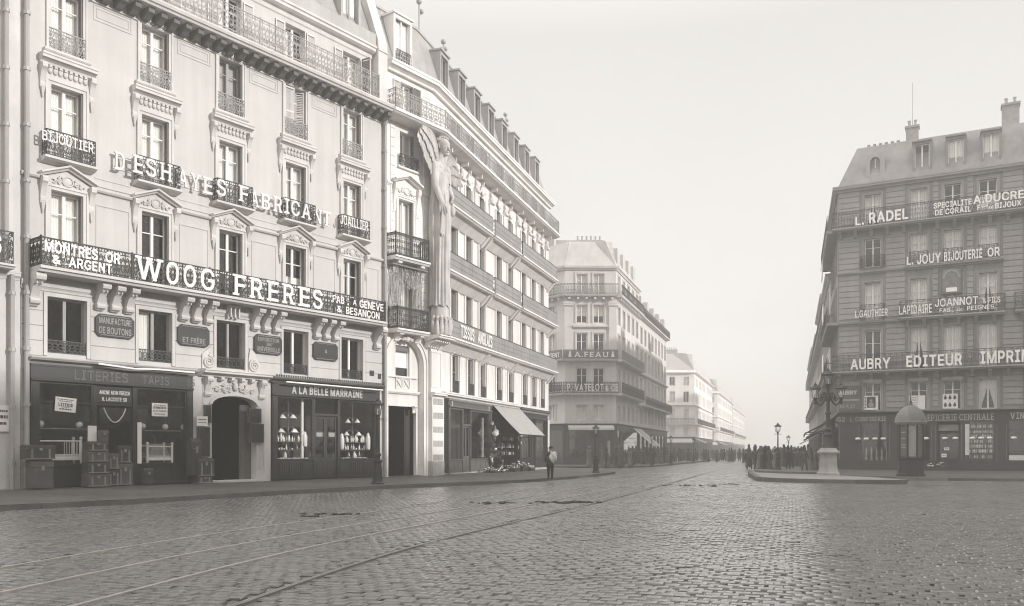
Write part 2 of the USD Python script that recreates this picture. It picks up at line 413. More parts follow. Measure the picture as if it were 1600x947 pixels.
def console(w, h, dep):
    """Outline (d, z) of a scrolled bracket hanging below z = 0 against the wall."""
    t = np.linspace(0, 1, 9)
    q = [(0, 0), (dep, 0), (dep + 0.04, -0.06 * h), (dep + 0.03, -0.2 * h), (dep * 0.86, -0.27 * h)]
    q += [(dep * (0.80 - 0.5 * x ** 0.7), -h * (0.3 + 0.42 * x)) for x in t[1:]]
    q += [(dep * 0.36, -0.78 * h), (dep * 0.34, -0.88 * h), (dep * 0.2, -0.97 * h), (0, -h)]
    return np.array(q)

def bracket(parent, s, z, w, h, dep, m, name="bracket"):
    g = G(); pr = console(w, h, dep); pr[:, 1] += z
    g.prof(pr, s - w / 2, s + w / 2)
    a = np.linspace(0, 2 * math.pi, 9)[:-1]
    for cs, rad in (((dep - 0.06, z - 0.13 * h), 0.13 * h), ((dep * 0.28, z - 0.82 * h), 0.11 * h)):
        g.prof(np.c_[cs[0] + rad * np.cos(a), cs[1] + rad * np.sin(a)], s - w / 2 - 0.03, s + w / 2 + 0.03)
    for k in (-1, 1):
        g.box(s + k * w * 0.28 - 0.02, s + k * w * 0.28 + 0.02, dep * 0.3, dep * 0.88, z - 0.34 * h, z - 0.22 * h)
    return part(parent, name, g, m)

def relief(g, c, z, w, h, d, seed, medal=True):
    """Carved foliage round a medallion."""
    r = np.random.default_rng(seed)
    if medal:
        g.ell((c, d, z), (w * 0.13, 0.05, h * 0.36), 2)
        q = np.linspace(0, 2 * math.pi, 15)
        g.tube(np.c_[c + w * 0.16 * np.cos(q), np.full(15, d + 0.03), z + h * 0.42 * np.sin(q)], 0.025, 5)
    for sg in (-1, 1):
        for k, (fx, fz, rr) in enumerate(((0.27, -0.1, 0.2), (0.4, -0.28, 0.13), (0.26, 0.2, 0.11))):
            sp = spiral((c + sg * w * fx, z + h * fz), h * rr, h * rr * 0.2, math.pi / 2, 1.3 * sg, 12)
            g.tube(np.c_[sp[:, 0], np.full(12, d + 0.03), sp[:, 1]], np.linspace(0.035, 0.018, 12), 5)
        for k in range(9):
            fx = r.uniform(0.15, 0.5); fz = r.uniform(-0.45, 0.3) * (1 - 0.7 * (fx - 0.15) / 0.35) - 0.12 * (fx - 0.15) / 0.35
            a = r.uniform(0, math.pi); cc, ss = math.cos(a), math.sin(a)
            g.ell((c + sg * w * fx, d + 0.02, z + h * fz), (h * 0.11, 0.045, h * 0.05), 1, [[cc, 0, -ss], [0, 1, 0], [ss, 0, cc]])
    return g
# ------------------------------------------------------------------ windows, shutters, balconies, roofs
def pane(parent, s0, s1, z0, z1, d, name="pane"):
    return part(parent, name, G().box(s0, s1, d - 0.004, d, z0, z1), "glass")

def drape(s0, s1, z0, z1, d, tie=None, folds=7.0):
    """A pleated curtain; tie = +1 / -1 gathers its foot to the right / left."""
    n, m = 26, 5
    q = np.linspace(0, 1, n); zz = np.linspace(0, 1, m)
    v = []
    for b in zz:
        a0, a1 = s0, s1
        if tie:
            k = math.sin(b * math.pi * 0.5) ** 1.5
            if tie > 0: a0 = s1 - (s1 - s0) * (0.25 + 0.75 * k)
            else: a1 = s0 + (s1 - s0) * (0.25 + 0.75 * k)
        v += [(a0 + (a1 - a0) * t, d + 0.035 * math.sin(t * folds * 2 * math.pi + b), z0 + (z1 - z0) * b) for t in q]
    i = np.arange(m - 1)[:, None] * n + np.arange(n - 1)[None]
    return G().add(v, np.stack([i, i + 1, i + n + 1, i + n], -1).reshape(-1, 4))

def window(P, c, w, z0, z1, frame="frame_white", curtain="full", dw=-0.28, bars=(0.36, 0.7), simple=False, split=True, label=None, light=True):
    s0, s1 = c - w / 2, c + w / 2
    g = G()
    for a, b in ((s0 - 0.02, s0 + 0.06), (s1 - 0.06, s1 + 0.02)):
        g.box(a, b, dw - 0.05, dw + 0.04, z0, z1)
    if split:
        g.box(c - 0.055, c + 0.055, dw - 0.045, dw + 0.05, z0 + 0.07, z1 - 0.07)
    g.box(s0 + 0.06, s1 - 0.06, dw - 0.05, dw + 0.045, z1 - 0.07, z1 + 0.02); g.box(s0 + 0.06, s1 - 0.06, dw - 0.05, dw + 0.045, z0 - 0.02, z0 + 0.07)
    for f in bars:
        z = z0 + (z1 - z0) * f
        for a, b in (((s0 + 0.06, c - 0.055), (c + 0.055, s1 - 0.06)) if split else ((s0 + 0.06, s1 - 0.06),)):
            g.box(a, b, dw - 0.02, dw + 0.02, z - 0.02, z + 0.02)
    W = part(P, "window", g, frame, label)
    if simple:
        pane(W, s0 + 0.06, s1 - 0.06, z0 + 0.07, z1 - 0.07, dw - 0.03)
    else:
        pane(W, s0 + 0.06, c - 0.05, z0 + 0.07, z1 - 0.07, dw - 0.03); pane(W, c + 0.05, s1 - 0.06, z0 + 0.07, z1 - 0.07, dw - 0.03)
    cm = "curtain" if light else "curtain_grey"
    dc = dw - 0.16
    if curtain == "full":
        part(W, "curtain", drape(s0 - 0.05, c - 0.02, z0, z1, dc), cm, smooth=True); part(W, "curtain", drape(c + 0.03, s1 + 0.05, z0, z1, dc), cm, smooth=True)
    elif curtain == "one":
        part(W, "curtain", drape(s0 - 0.05, s1 + 0.05, z0, z1, dc, folds=10), cm, smooth=True)
    elif curtain == "tied":
        part(W, "curtain", drape(s0 - 0.05, c, z0, z1, dc, -1), cm, smooth=True); part(W, "curtain", drape(c, s1 + 0.05, z0, z1, dc, 1), cm, smooth=True)
    elif curtain == "left":
        part(W, "curtain", drape(s0 - 0.05, c - 0.06, z0, z1, dc), cm, smooth=True)
    elif curtain == "half":
        part(W, "curtain", drape(s0 - 0.05, s1 + 0.05, z0, z0 + 0.55 * (z1 - z0), dc, folds=10), cm, smooth=True)
    elif curtain == "blind":
        part(W, "blind", G().box(s0, s1, dc - 0.01, dc, z0 + 0.45 * (z1 - z0), z1), cm)
    return W

def louvre(g, a, b, z0, z1, n=None, t=0.03):
    """A louvred leaf between points a and b (s, d)."""
    a, b = np.array(a, float), np.array(b, float); u = (b - a) / np.linalg.norm(b - a); nn = np.array([-u[1], u[0]]) * t / 2
    def slab_(p, q, y0, y1, k=1.0, tilt=0.0):
        m = nn * k
        g.hexa([(*(p - m), y0), (*(q - m), y0), (*(q + m), y0 + tilt), (*(p + m), y0 + tilt), (*(p - m), y1), (*(q - m), y1), (*(q + m), y1 + tilt), (*(p + m), y1 + tilt)])
    e = u * 0.055
    slab_(a, a + e, z0, z1); slab_(b - e, b, z0, z1)
    for y in (z0, (z0 + z1) / 2 - 0.04, z1 - 0.08):
        slab_(a + e, b - e, y, y + 0.08)
    n = n or int((z1 - z0) / 0.085)
    for k in range(n):
        y = z0 + 0.09 + (z1 - z0 - 0.2) * k / n
        slab_(a + e, b - e, y, y + 0.012, 0.9, 0.045)
    return g

def surround(g, c, w, z0, z1, t=0.17, d=0.05):
    """A moulded stone frame round an opening."""
    s0, s1 = c - w / 2, c + w / 2
    for k, (o, e) in enumerate(((0.0, d), (t * 0.55, d * 1.7))):
        e0, e1 = (0.0 if k == 0 else o), (t * 0.55 if k == 0 else t)
        g.box(s0 - e1, s0 - e0, 0.0, e, z0, z1 + e0); g.box(s1 + e0, s1 + e1, 0.0, e, z0, z1 + e0)
        g.box(s0 - e1, s1 + e1, 0.0, e, z1 + e0, z1 + e1)
    return g

def panel_frame(g, s0, s1, z0, z1, t=0.05, d=0.03):
    g.box(s0, s1, 0, d, z0, z0 + t); g.box(s0, s1, 0, d, z1 - t, z1); g.box(s0, s0 + t, 0, d, z0 + t, z1 - t); g.box(s1 - t, s1, 0, d, z0 + t, z1 - t)
    return g

def cornice_prof(z0, z1, d):
    h = z1 - z0
    return [(0, z0), (d * 0.35, z0), (d * 0.42, z0 + 0.22 * h), (d * 0.72, z0 + 0.4 * h), (d * 0.92, z0 + 0.45 * h), (d * 0.92, z0 + 0.72 * h), (d, z0 + 0.78 * h), (d, z1), (0, z1 + 0.02)]

def balcony(P, s0, s1, d, z, zr, style, m_iron="iron", thick=0.18, m_slab="stone", ends=(1, 1), pitch=0.4, post=None, lip=0.05, r=0.012):
    pr = [(0, z - thick), (d * 0.93, z - thick), (d * 0.97, z - thick * 0.55), (d + lip, z - thick * 0.5), (d + lip, z), (0, z)]
    part(P, "balcony_slab", G().prof(pr, s0 - lip, s1 + lip), m_slab)
    path = ([(s0, 0.02)] if ends[0] else []) + [(s0, d - 0.06), (s1, d - 0.06)] + ([(s1, 0.02)] if ends[1] else [])
    return part(P, "railing", railing(G(), path, z, zr, style, pitch, r, post), m_iron)

def room_shell(P, s0, s1, floors, depth=2.2, back_z=(0, 21), m="interior"):
    g = G()
    g.box(s0, s1, -depth - 0.1, -depth, back_z[0], back_z[1])
    g.box(s0, s0 + 0.06, -depth, -0.42, *back_z); g.box(s1 - 0.06, s1, -depth, -0.42, *back_z)
    for z in floors:
        g.box(s0 + 0.06, s1 - 0.06, -depth, -0.42, z - 0.1, z + 0.1)
    return part(P, "room", g, m)

def mansard(P, s0, s1, z0, z1, m="slate", run=1.3, m0=None, m1=None, deep=8.0, d0=-0.05):
    pr = [(d0, z0), (d0 - run, z1), (d0 - deep, z1 + 0.9), (d0 - deep, z0)]
    return part(P, "roof", G().prof(pr, s0, s1, m0, m1), m)

def dormer(P, c, w, z0, z1, d=-0.12, m="zinc", frame="frame_grey", curtain="none", arched=False, t=0.13):
    g = G(); s0, s1 = c - w / 2 - t, c + w / 2 + t
    g.poly(holed(s0, s1, z0, z1 + 0.22, [(c - w / 2, z0 + 0.05, c + w / 2, z1)]), d - 0.12, d)
    g.box(s0, s0 + 0.06, d - 1.6, d - 0.12, z0, z1 + 0.2); g.box(s1 - 0.06, s1, d - 1.6, d - 0.12, z0, z1 + 0.2)
    g.box(s0 - 0.05, s1 + 0.05, d - 1.7, d + 0.1, z1 + 0.2, z1 + 0.3)
    D = part(P, "dormer", g, m)
    part(D, "dormer_back", G().box(s0 + 0.06, s1 - 0.06, d - 0.62, d - 0.6, z0, z1 + 0.2), "interior")
    k = G(); dw = d - 0.16
    k.box(c - w / 2, c - w / 2 + 0.05, dw - 0.03, dw + 0.03, z0 + 0.05, z1); k.box(c + w / 2 - 0.05, c + w / 2, dw - 0.03, dw + 0.03, z0 + 0.05, z1)
    k.box(c - 0.04, c + 0.04, dw - 0.03, dw + 0.03, z0 + 0.1, z1 - 0.05); k.box(c - w / 2 + 0.05, c + w / 2 - 0.05, dw - 0.03, dw + 0.03, z1 - 0.06, z1); k.box(c - w / 2 + 0.05, c + w / 2 - 0.05, dw - 0.03, dw + 0.03, z0 + 0.05, z0 + 0.11)
    part(D, "sash", k, frame); part(D, "pane", G().box(c - w / 2 + 0.05, c + w / 2 - 0.05, dw - 0.024, dw - 0.02, z0 + 0.1, z1 - 0.06), "glass")
    if curtain == "full":
        part(D, "curtain", drape(c - w / 2, c + w / 2, z0 + 0.05, z1, dw - 0.12, folds=9), "curtain", smooth=True)
    return D

def chimney(P, s, d, z0, z1, w=1.6, dep=0.6, pots=5, m="brick"):
    g = G().box(s - w / 2, s + w / 2, d - dep / 2, d + dep / 2, z0, z1)
    g.box(s - w / 2 - 0.07, s + w / 2 + 0.07, d - dep / 2 - 0.07, d + dep / 2 + 0.07, z1, z1 + 0.16)
    C = part(P, "chimney", g, m)
    for k in range(pots):
        x = s - w / 2 + w * (k + 0.5) / pots
        part(C, "chimney_pot", G().lathe([(0.12, z1 + 0.16), (0.1, z1 + 0.55), (0.13, z1 + 0.6), (0.13, z1 + 0.66), (0.0, z1 + 0.66)], (x, d, 0), 8), "pot")
    return C

def drainpipe(P, s, z0, z1, r=0.085, d=0.16, m="zinc", head=True, collars=1.95):
    g = G().tube([(s, d, z0), (s, d, z1)], r, 8)
    for z in np.arange(z0 + 0.9, z1, collars):
        g.lathe([(r, z), (r * 1.3, z), (r * 1.3, z + 0.12), (r, z + 0.12)], (s, d, 0), 8)
        g.box(s - 0.03, s + 0.03, 0, d - r, z + 0.02, z + 0.1)
    if head:
        g.lathe([(r, z1 - 0.05), (r * 1.6, z1 + 0.1), (r * 1.9, z1 + 0.3), (r * 2.2, z1 + 0.34), (r * 2.2, z1 + 0.42), (0, z1 + 0.42)], (s, d, 0), 8)
    return part(P, "drainpipe", g, m)

# ------------------------------------------------------------------ the pale building with the watch makers' balcony
F1 = Front(-6.46, 43.3, 1015, 1320)
WC = [-15.92, -12.53, -9.12, -5.71, -2.31]
B1 = thing("apartment_building", "tall cream stucco building with five window bays and long lettered first balcony", "building", F1)
W1, W3, WE = 1.13, 1.13, 1.4
holes = []
for c in WC:
    holes += [(c - WE / 2, 4.8, c + WE / 2, 6.81), (c - W1 / 2, 7.72, c + W1 / 2, 10.65), (c - W3 / 2, 11.75, c + W3 / 2, 14.42), (c - W3 / 2, 15.65, c + W3 / 2, 17.95), (c - 0.55, 18.72, c + 0.55, 20.75)]
S0, S1 = -17.5, -0.02
part(B1, "wall", G().poly(holed(S0, S1, 4.2, 21.3, holes), -0.42, 0.0), "stucco")
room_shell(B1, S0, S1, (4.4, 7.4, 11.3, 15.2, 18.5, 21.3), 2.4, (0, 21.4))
# ground floor piers
for a, b in ((-17.5, -17.22), (-10.93, -10.42), (-7.42, -7.08), (-0.5, -0.02)):
    part(B1, "pier", G().box(a, b, -0.42, 0.02, -0.1, 4.2), "stone_dull" if b < -17 else "stone")
# coursed stones of the mezzanine
edges = [S0] + [x for c in WC for x in (c - WE / 2 - 0.13, c + WE / 2 + 0.13)] + [S1]
for k in range(0, len(edges), 2):
    for r_ in range(4):
        z = 4.66 + 0.535 * r_
        part(B1, "stone", G().cbox(edges[k] + 0.01, edges[k + 1] - 0.01, 0.001, 0.035, z + 0.008, z + 0.527, 0.012), "stucco")
for c in WC:
    s0, s1 = c - WE / 2, c + WE / 2; g = G()
    for a, b in ((s0 - 0.12, s0), (s1, s1 + 0.12)):
        g.box(a, b, 0, 0.06, 4.7, 6.81)
    part(B1, "window_surround", g.box(s0 - 0.12, s1 + 0.12, 0, 0.06, 6.81, 6.95), "stone")
for k, c in enumerate(WC):
    W = window(B1, c, WE, 4.8, 6.81, "frame_white" if k > 2 else "frame_grey", "left" if k in (1,) else "none", dw=-0.24, bars=(), light=k == 1)
    part(B1, "window_guard", railing(G(), [(c - WE / 2, -0.04), (c + WE / 2, -0.04)], 4.8, 5.26, "baluster", 0.2, 0.011), "iron")
# architrave, brackets and the long balcony
part(B1, "string_course", G().prof(cornice_prof(6.98, 7.3, 0.12), S0, S1), "stucco")
for k in range(4):
    m_ = (WC[k] + WC[k + 1]) / 2
    for e in (-0.56, 0.0, 0.56):
        bracket(B1, m_ + e, 7.5, 0.26, 1.0, 0.66, "stone")
for s in (-17.12, -0.75):
    bracket(B1, s, 7.5, 0.28, 1.15, 0.7, "stone")
g = G(); pr = console(0.5, 0.62, 0.3); pr[:, 1] += 7.48
g.prof(pr, WC[2] - 0.28, WC[2] + 0.28)
for e in (-0.2, 0, 0.2):
    g.box(WC[2] + e - 0.03, WC[2] + e + 0.03, 0.2, 0.36, 6.95, 7.35)
part(B1, "keystone", g, "stone")
# volutes beside the middle mezzanine window
for sg in (-1, 1):
    cs = WC[2] + sg * 1.12; g = G()
    g.poly(Polygon([(cs - 0.28, 4.66), (cs + 0.28, 4.66), (cs + 0.28, 5.1), (cs + 0.05 * sg, 5.5), (cs - 0.2 * sg, 5.75), (cs - 0.28, 5.3)]).buffer(0), 0.035, 0.1)
    sp = spiral((cs, 5.0), 0.27, 0.04, math.pi / 2, 2.2 * sg, 26)
    g.tube(np.c_[sp[:, 0], np.full(26, 0.13), sp[:, 1]], np.linspace(0.06, 0.035, 26), 6)
    part(B1, "volute", g, "stone", smooth=40)
balcony(B1, -17.2, -0.92, 0.95, 7.7, 8.68, "scroll", "iron_grey", 0.2, "stone", pitch=0.33, post=3.2, r=0.017)
# first floor windows with pediments
for k, c in enumerate(WC):
    g = G(); gp = G(); gr = G()
    surround(g, c, W1, 7.72, 10.65, 0.2, 0.05)
    a = W1 / 2 + 0.42
    pr = [(0, 0), (0.16, 0), (0.2, 0.06), (0.3, 0.09), (0.3, 0.16), (0, 0.18)]; gcs = []
    for sg in (-1, 1):                                                     # raking cornices
        v = []
        for end in (0, 1):
            s = c + sg * (a if end == 0 else 0); z = 11.02 + (0.0 if end == 0 else 0.42)
            v += [(s, d, z + h) for d, h in pr]
        n = len(pr)
        gp.add(v, [[i, (i + 1) % n, (i + 1) % n + n, i + n] for i in range(n)]); gp.add(v, [[0, i + 1, i] for i in range(1, n - 1)] + [[n, n + i, n + i + 1] for i in range(1, n - 1)])
        gc = G(); gcs.append(gc)
        gc.prof(np.array(console(0.2, 0.95, 0.26)) + [0, 11.02], c + sg * (W1 / 2 + 0.29) - 0.09, c + sg * (W1 / 2 + 0.29) + 0.09)
        gc.tube([(c + sg * (W1 / 2 + 0.29), 0.06, 10.1), (c + sg * (W1 / 2 + 0.29), 0.06, 9.75)], [0.09, 0.02], 6)
    gp.poly(Polygon([(c - a + 0.1, 10.86), (c + a - 0.1, 10.86), (c + a - 0.1, 11.03), (c, 11.44), (c - a + 0.1, 11.03)]), 0.0, 0.05)
    relief(gr, c, 11.03, W1 * 1.05, 0.42, 0.06, 20 + k)
    part(B1, "window_surround", g, "stone"); PD = part(B1, "pediment", gp, "stone"); part(PD, "carved_medallion", gr, "stone", smooth=50)
    for gc in gcs:
        part(PD, "console", gc, "stone")
CUR = [("full", True), ("none", True), ("none", True), ("half", True), ("left", True)]
for k, c in enumerate(WC):
    window(B1, c, W1, 7.72, 10.65, "frame_white", CUR[k][0], bars=(0.4, 0.74))
    part(B1, "folded_shutter", louvre(G(), (c + W1 / 2 - 0.03, -0.02), (c + W1 / 2 - 0.03, -0.22), 7.75, 10.62), "shutter_grey")
    window(B1, c, W3, 11.75, 14.42, "frame_white", "full", bars=(0.4, 0.74))
    part(B1, "folded_shutter", louvre(G(), (c + W3 / 2 - 0.03, -0.02), (c + W3 / 2 - 0.03, -0.22), 11.78, 14.4), "shutter_grey")
    window(B1, c, W3, 15.65, 17.95, "frame_white" if k != 2 else "frame_grey", ["full", "full", "one", "left", "full"][k], bars=(0.4, 0.74), light=k != 2)
    if k != 3:
        part(B1, "folded_shutter", louvre(G(), (c + W3 / 2 - 0.03, -0.02), (c + W3 / 2 - 0.03, -0.22), 15.68, 17.93), "shutter_grey")
    else:
        part(B1, "open_shutter", louvre(G(), (c - W3 / 2 + 0.03, -0.06), (c - 0.04, -0.02), 15.68, 17.93), "shutter_pale"); part(B1, "open_shutter", louvre(G(), (c + W3 / 2 - 0.03, -0.06), (c + 0.22, -0.3), 15.68, 17.93), "shutter_pale")
# second floor: crowns, balconets
for k, c in enumerate(WC):
    g = G(); gf = G()
    surround(g, c, W3, 11.75, 14.42, 0.2, 0.05)
    a = W3 / 2 + 0.4
    part(B1, "window_surround", g, "stone")
    g = G().prof(cornice_prof(15.05, 15.4, 0.36), c - a, c + a)
    g.box(c - a + 0.1, c + a - 0.1, 0, 0.07, 14.62, 15.05)
    CR = part(B1, "window_crown", g, "stone")
    for x in np.linspace(c - 0.62, c + 0.62, 8):
        gf.ell((x, 0.09, 14.86), (0.085, 0.06, 0.12), 1); gf.box(x - 0.05, x + 0.05, 0.07, 0.16, 14.96, 15.05)
    part(CR, "scalloped_frieze", gf, "stone", smooth=50)
    for sg in (-1, 1):
        gc = G().prof(np.array(console(0.2, 0.9, 0.26)) + [0, 15.05], c + sg * (a - 0.1) - 0.09, c + sg * (a - 0.1) + 0.09)
        part(CR, "console", gc.tube([(c + sg * (a - 0.1), 0.06, 14.2), (c + sg * (a - 0.1), 0.06, 13.85)], [0.09, 0.02], 6), "stone")
    part(B1, "window_sill", G().prof([(0, 11.55), (0.3, 11.6), (0.42, 11.66), (0.42, 11.74), (0, 11.75)], c - 0.92, c + 0.92), "stone")
for c in WC:
    part(B1, "balconet", railing(G(), [(c - 0.86, 0.02), (c - 0.86, 0.36), (c + 0.86, 0.36), (c + 0.86, 0.02)], 11.75, 12.66, "scroll", 0.3, 0.012), "iron_grey")
# third floor: plain frames, ornaments, balconets
for k, c in enumerate(WC):
    g = G(); go = G()
    surround(g, c, W3, 15.65, 17.95, 0.17, 0.045)
    part(B1, "window_sill", G().prof([(0, 15.52), (0.12, 15.53), (0.16, 15.58), (0.16, 15.65), (0, 15.66)], c - 0.82, c + 0.82), "stone")
    relief(go, c, 18.17, 0.95, 0.3, 0.08, 60 + k, False); go.ell((c, 0.1, 18.14), (0.1, 0.09, 0.16), 1)
    part(B1, "balconet", railing(G(), [(c - 0.66, 0.06), (c + 0.66, 0.06)], 15.66, 16.42, "scroll", 0.26, 0.011), "iron_light")
    W = part(B1, "window_surround", g, "stone"); part(W, "carved_leaf_crest", go, "stone", smooth=50)
# wall panels and courses
for k in range(4):
    a, b = WC[k] + 1.05, WC[k + 1] - 1.05
    part(B1, "wall_panel", panel_frame(G(), a, b, 8.0, 10.5, 0.045, 0.025), "stucco")
    part(B1, "wall_panel", panel_frame(panel_frame(G(), a - 0.1, b + 0.1, 17.35, 17.95, 0.04, 0.022), a + 0.02, b - 0.02, 17.47, 17.83, 0.03, 0.018), "stucco")
    part(B1, "string_course", G().prof([(0, 10.92), (0.1, 10.94), (0.14, 11.0), (0.14, 11.05), (0.02, 11.07), (0.02, 11.14), (0.06, 11.16), (0.06, 11.2), (0, 11.21)], WC[k] + 0.98, WC[k + 1] - 0.98), "stucco")
    part(B1, "wall_moulding", G().box(WC[k] + 1.0, WC[k + 1] - 1.0, 0, 0.02, 11.45, 11.5), "stucco")
part(B1, "wall_moulding", G().prof([(0, 10.92), (0.1, 10.94), (0.14, 11.0), (0.14, 11.05), (0, 11.07)], S0, WC[0] - 0.98), "stucco")
part(B1, "wall_moulding", G().prof([(0, 10.92), (0.1, 10.94), (0.14, 11.0), (0.14, 11.05), (0, 11.07)], WC[4] + 0.98, S1), "stucco")
part(B1, "wall_panel", panel_frame(G(), WC[4] + 0.98, S1 - 0.5, 8.0, 10.5, 0.045, 0.025), "stucco")
# modillion cornice and the fifth-floor balcony
n_mod = 33
for k in range(n_mod):
    s = S0 + 0.25 + (S1 - S0 - 0.6) * k / (n_mod - 1)
    part(B1, "modillion", G().prof([(0, 18.02), (0.3, 18.04), (0.5, 18.16), (0.66, 18.2), (0.66, 18.4), (0, 18.4)], s - 0.125, s + 0.125), "modillion")
part(B1, "cornice", G().prof([(0, 17.96), (0.07, 17.98), (0.07, 18.03), (0, 18.05)], S0, S1).prof([(0, 18.4), (0.82, 18.4), (0.86, 18.48), (0.93, 18.5), (0.97, 18.6), (0.97, 18.66), (0, 18.68)], S0 - 0.05, S1 - 0.3), "stone")
part(B1, "railing", railing(G(), [(S0, 0.88), (-1.32, 0.88), (-1.32, 0.5)], 18.66, 19.82, "scroll", 0.36, 0.0115, 2.2), "iron_light")
for k, c in enumerate(WC):
    window(B1, c, 1.1, 18.72, 20.75, "frame_white", "left" if k != 4 else "full", simple=True)
    sl, sr = c - 0.62, c + 0.62
    part(B1, "open_shutter", louvre(G(), (sl - 0.5, 0.05), (sl, 0.05), 18.74, 20.72), "shutter_pale")
    part(B1, "open_shutter", louvre(G(), (sr, 0.06), (sr + 0.06, 0.55), 18.74, 20.72) if k == 4 else louvre(G(), (sr, 0.05), (sr + 0.5, 0.05), 18.74, 20.72), "shutter_grey" if k == 4 else "shutter_pale")  # last bay: grey colour stands in for shade on the turned leaf
part(B1, "cornice", G().prof([(0, 20.95), (0.05, 21.0), (0.05, 21.18), (0.18, 21.22), (0.3, 21.3), (0.3, 21.42), (0.36, 21.46), (0.36, 21.56), (0, 21.6)], S0, -0.95), "stone")
part(B1, "gutter_band", G().prof([(-0.3, 21.58), (0.28, 21.6), (0.26, 22.2), (-0.3, 22.22)], S0, -0.95), "zinc")
mansard(B1, S0, -0.9, 22.2, 25.6, "slate", 1.35, deep=9)
for c in WC:
    dormer(B1, c - 0.05, 1.0, 22.25, 24.6, d=0.0, curtain="full" if c == WC[4] else "none")
# party wall between the two buildings
part(B1, "party_wall", G().prof([(0.42, 18.7), (0.42, 21.35), (0.47, 21.37), (0.47, 21.47), (0.42, 21.49), (0.4, 21.9), (-1.25, 26.3), (-9, 27.2), (-9, 18.7)], -0.92, -0.3), "stone")
drainpipe(B1, F1.S(42, 0.16) , 0.0, 27, 0.09)
drainpipe(B1, -0.2, 0.0, 17.9, 0.08)
g = G()
for s, z, w in ((F1.S(322), 5.27, 0.3), (F1.S(580), 5.2, 0.28), (F1.S(592), 5.08, 0.2)):
    g.box(s - w / 2, s + w / 2, 0.036, 0.06, z - 0.13, z + 0.13)
part(B1, "wall_plate", g, "board")

# --- lettering hung on the front
def hung(name, label, cat="sign lettering", fr=F1, group=None):
    return thing(name, label, cat, fr, group)
L = hung("balcony_lettering", "huge white serif letters WOOG FRERES fixed to the first balcony railing")
for ch, a, b in (("W", 211, 255), ("O", 260, 279), ("O", 287, 306), ("G", 314, 335), ("F", 364, 384), ("R", 390, 412), ("E", 417, 435), ("R", 441, 461), ("E", 466, 484), ("S", 489, 504)):
    lettering(L, ch, F1.S(a, 0.97), F1.S(b, 0.97), 7.8, 8.62, 0.93, "letter", 1, True, 0.05)
L = hung("balcony_lettering", "white letters MONTRES OR & ARGENT at the left end of the balcony")
lettering(L, "MONTRES", F1.S(70, .96), F1.S(153, .96), 8.2, 8.56, 0.93); lettering(L, "OR", F1.S(165, .96), F1.S(188, .96), 8.2, 8.56, 0.93)
lettering(L, "&", F1.S(82, .96), F1.S(95, .96), 7.82, 8.1, 0.93); lettering(L, "ARGENT", F1.S(108, .96), F1.S(175, .96), 7.8, 8.12, 0.93)
L = hung("balcony_lettering", "white letters FAB A GENEVE & BESANCON at the pipe end of the balcony")
lettering(L, "FAB", F1.S(520, .96), F1.S(538, .96), 8.22, 8.54, 0.93, weight=1); lettering(L, "-", F1.S(541, .96), F1.S(546, .96), 8.36, 8.42, 0.93); lettering(L, "A", F1.S(552, .96), F1.S(557, .96), 8.26, 8.5, 0.93, weight=1)
lettering(L, "GENEVE", F1.S(562, .96), F1.S(599, .96), 8.2, 8.54, 0.93, weight=1); lettering(L, "&", F1.S(527, .96), F1.S(534, .96), 7.8, 8.08, 0.93, weight=1); lettering(L, "BESANÇON", F1.S(541, .96), F1.S(593, .96), 7.78, 8.1, 0.93, weight=1)
L = hung("wall_lettering", "tall white serif letters DESHAYES FABRICANT running across the second floor wall")
for ch, a, b, d in (("D", 178, 194, .2), ("E", 207, 222, .42), ("S", 227, 243, .42), ("H", 249, 268, .42), ("A", 276, 293, .3), ("Y", 297, 312, .2), ("E", 316, 331, .2), ("S", 338, 352, .42),
                    ("F", 372, 387, .42), ("A", 389, 404, .2), ("B", 406, 421, .2), ("R", 426, 441, .3), ("I", 443, 451, .42), ("C", 454, 467, .42), ("A", 470, 485, .42), ("N", 488, 502, .2), ("T", 503, 516, .2)):
    lettering(L, ch, F1.S(a, d), F1.S(b, d), 11.93, 12.58, d, "letter_aged", 1, True, 0.06)
g = G()
for a_, b_ in ((F1.S(178, .2), WC[1] - 0.9), (WC[1] + 0.9, WC[2] - 0.9), (WC[2] + 0.9, WC[3] - 0.9), (WC[3] + 0.9, F1.S(516, .2))):
    g = G()
    for z in (12.05, 12.46):
        g.tube([(a_, 0.16, z), (b_, 0.16, z)], 0.014, 4)
    for x in np.arange(a_ + 0.2, b_, 0.8):
        g.tube([(x, 0, 12.46), (x, 0.16, 12.46)], 0.012, 4)
    part(L, "letter_rail", g, "iron_light")
L = hung("balconet_lettering", "small white letters BIJOUTIER on the leftmost second floor balconet")
lettering(L, "BIJOUTIER", F1.S(66, .4), F1.S(146, .4), 12.22, 12.56, 0.38, "letter_aged", 1)
L = hung("balconet_lettering", "small white letters JOAILLIER on the second floor balconet by the drainpipe")
lettering(L, "JOAILLIER", F1.S(532, .4), F1.S(575, .4), 12.16, 12.6, 0.38, "letter_aged", 1)

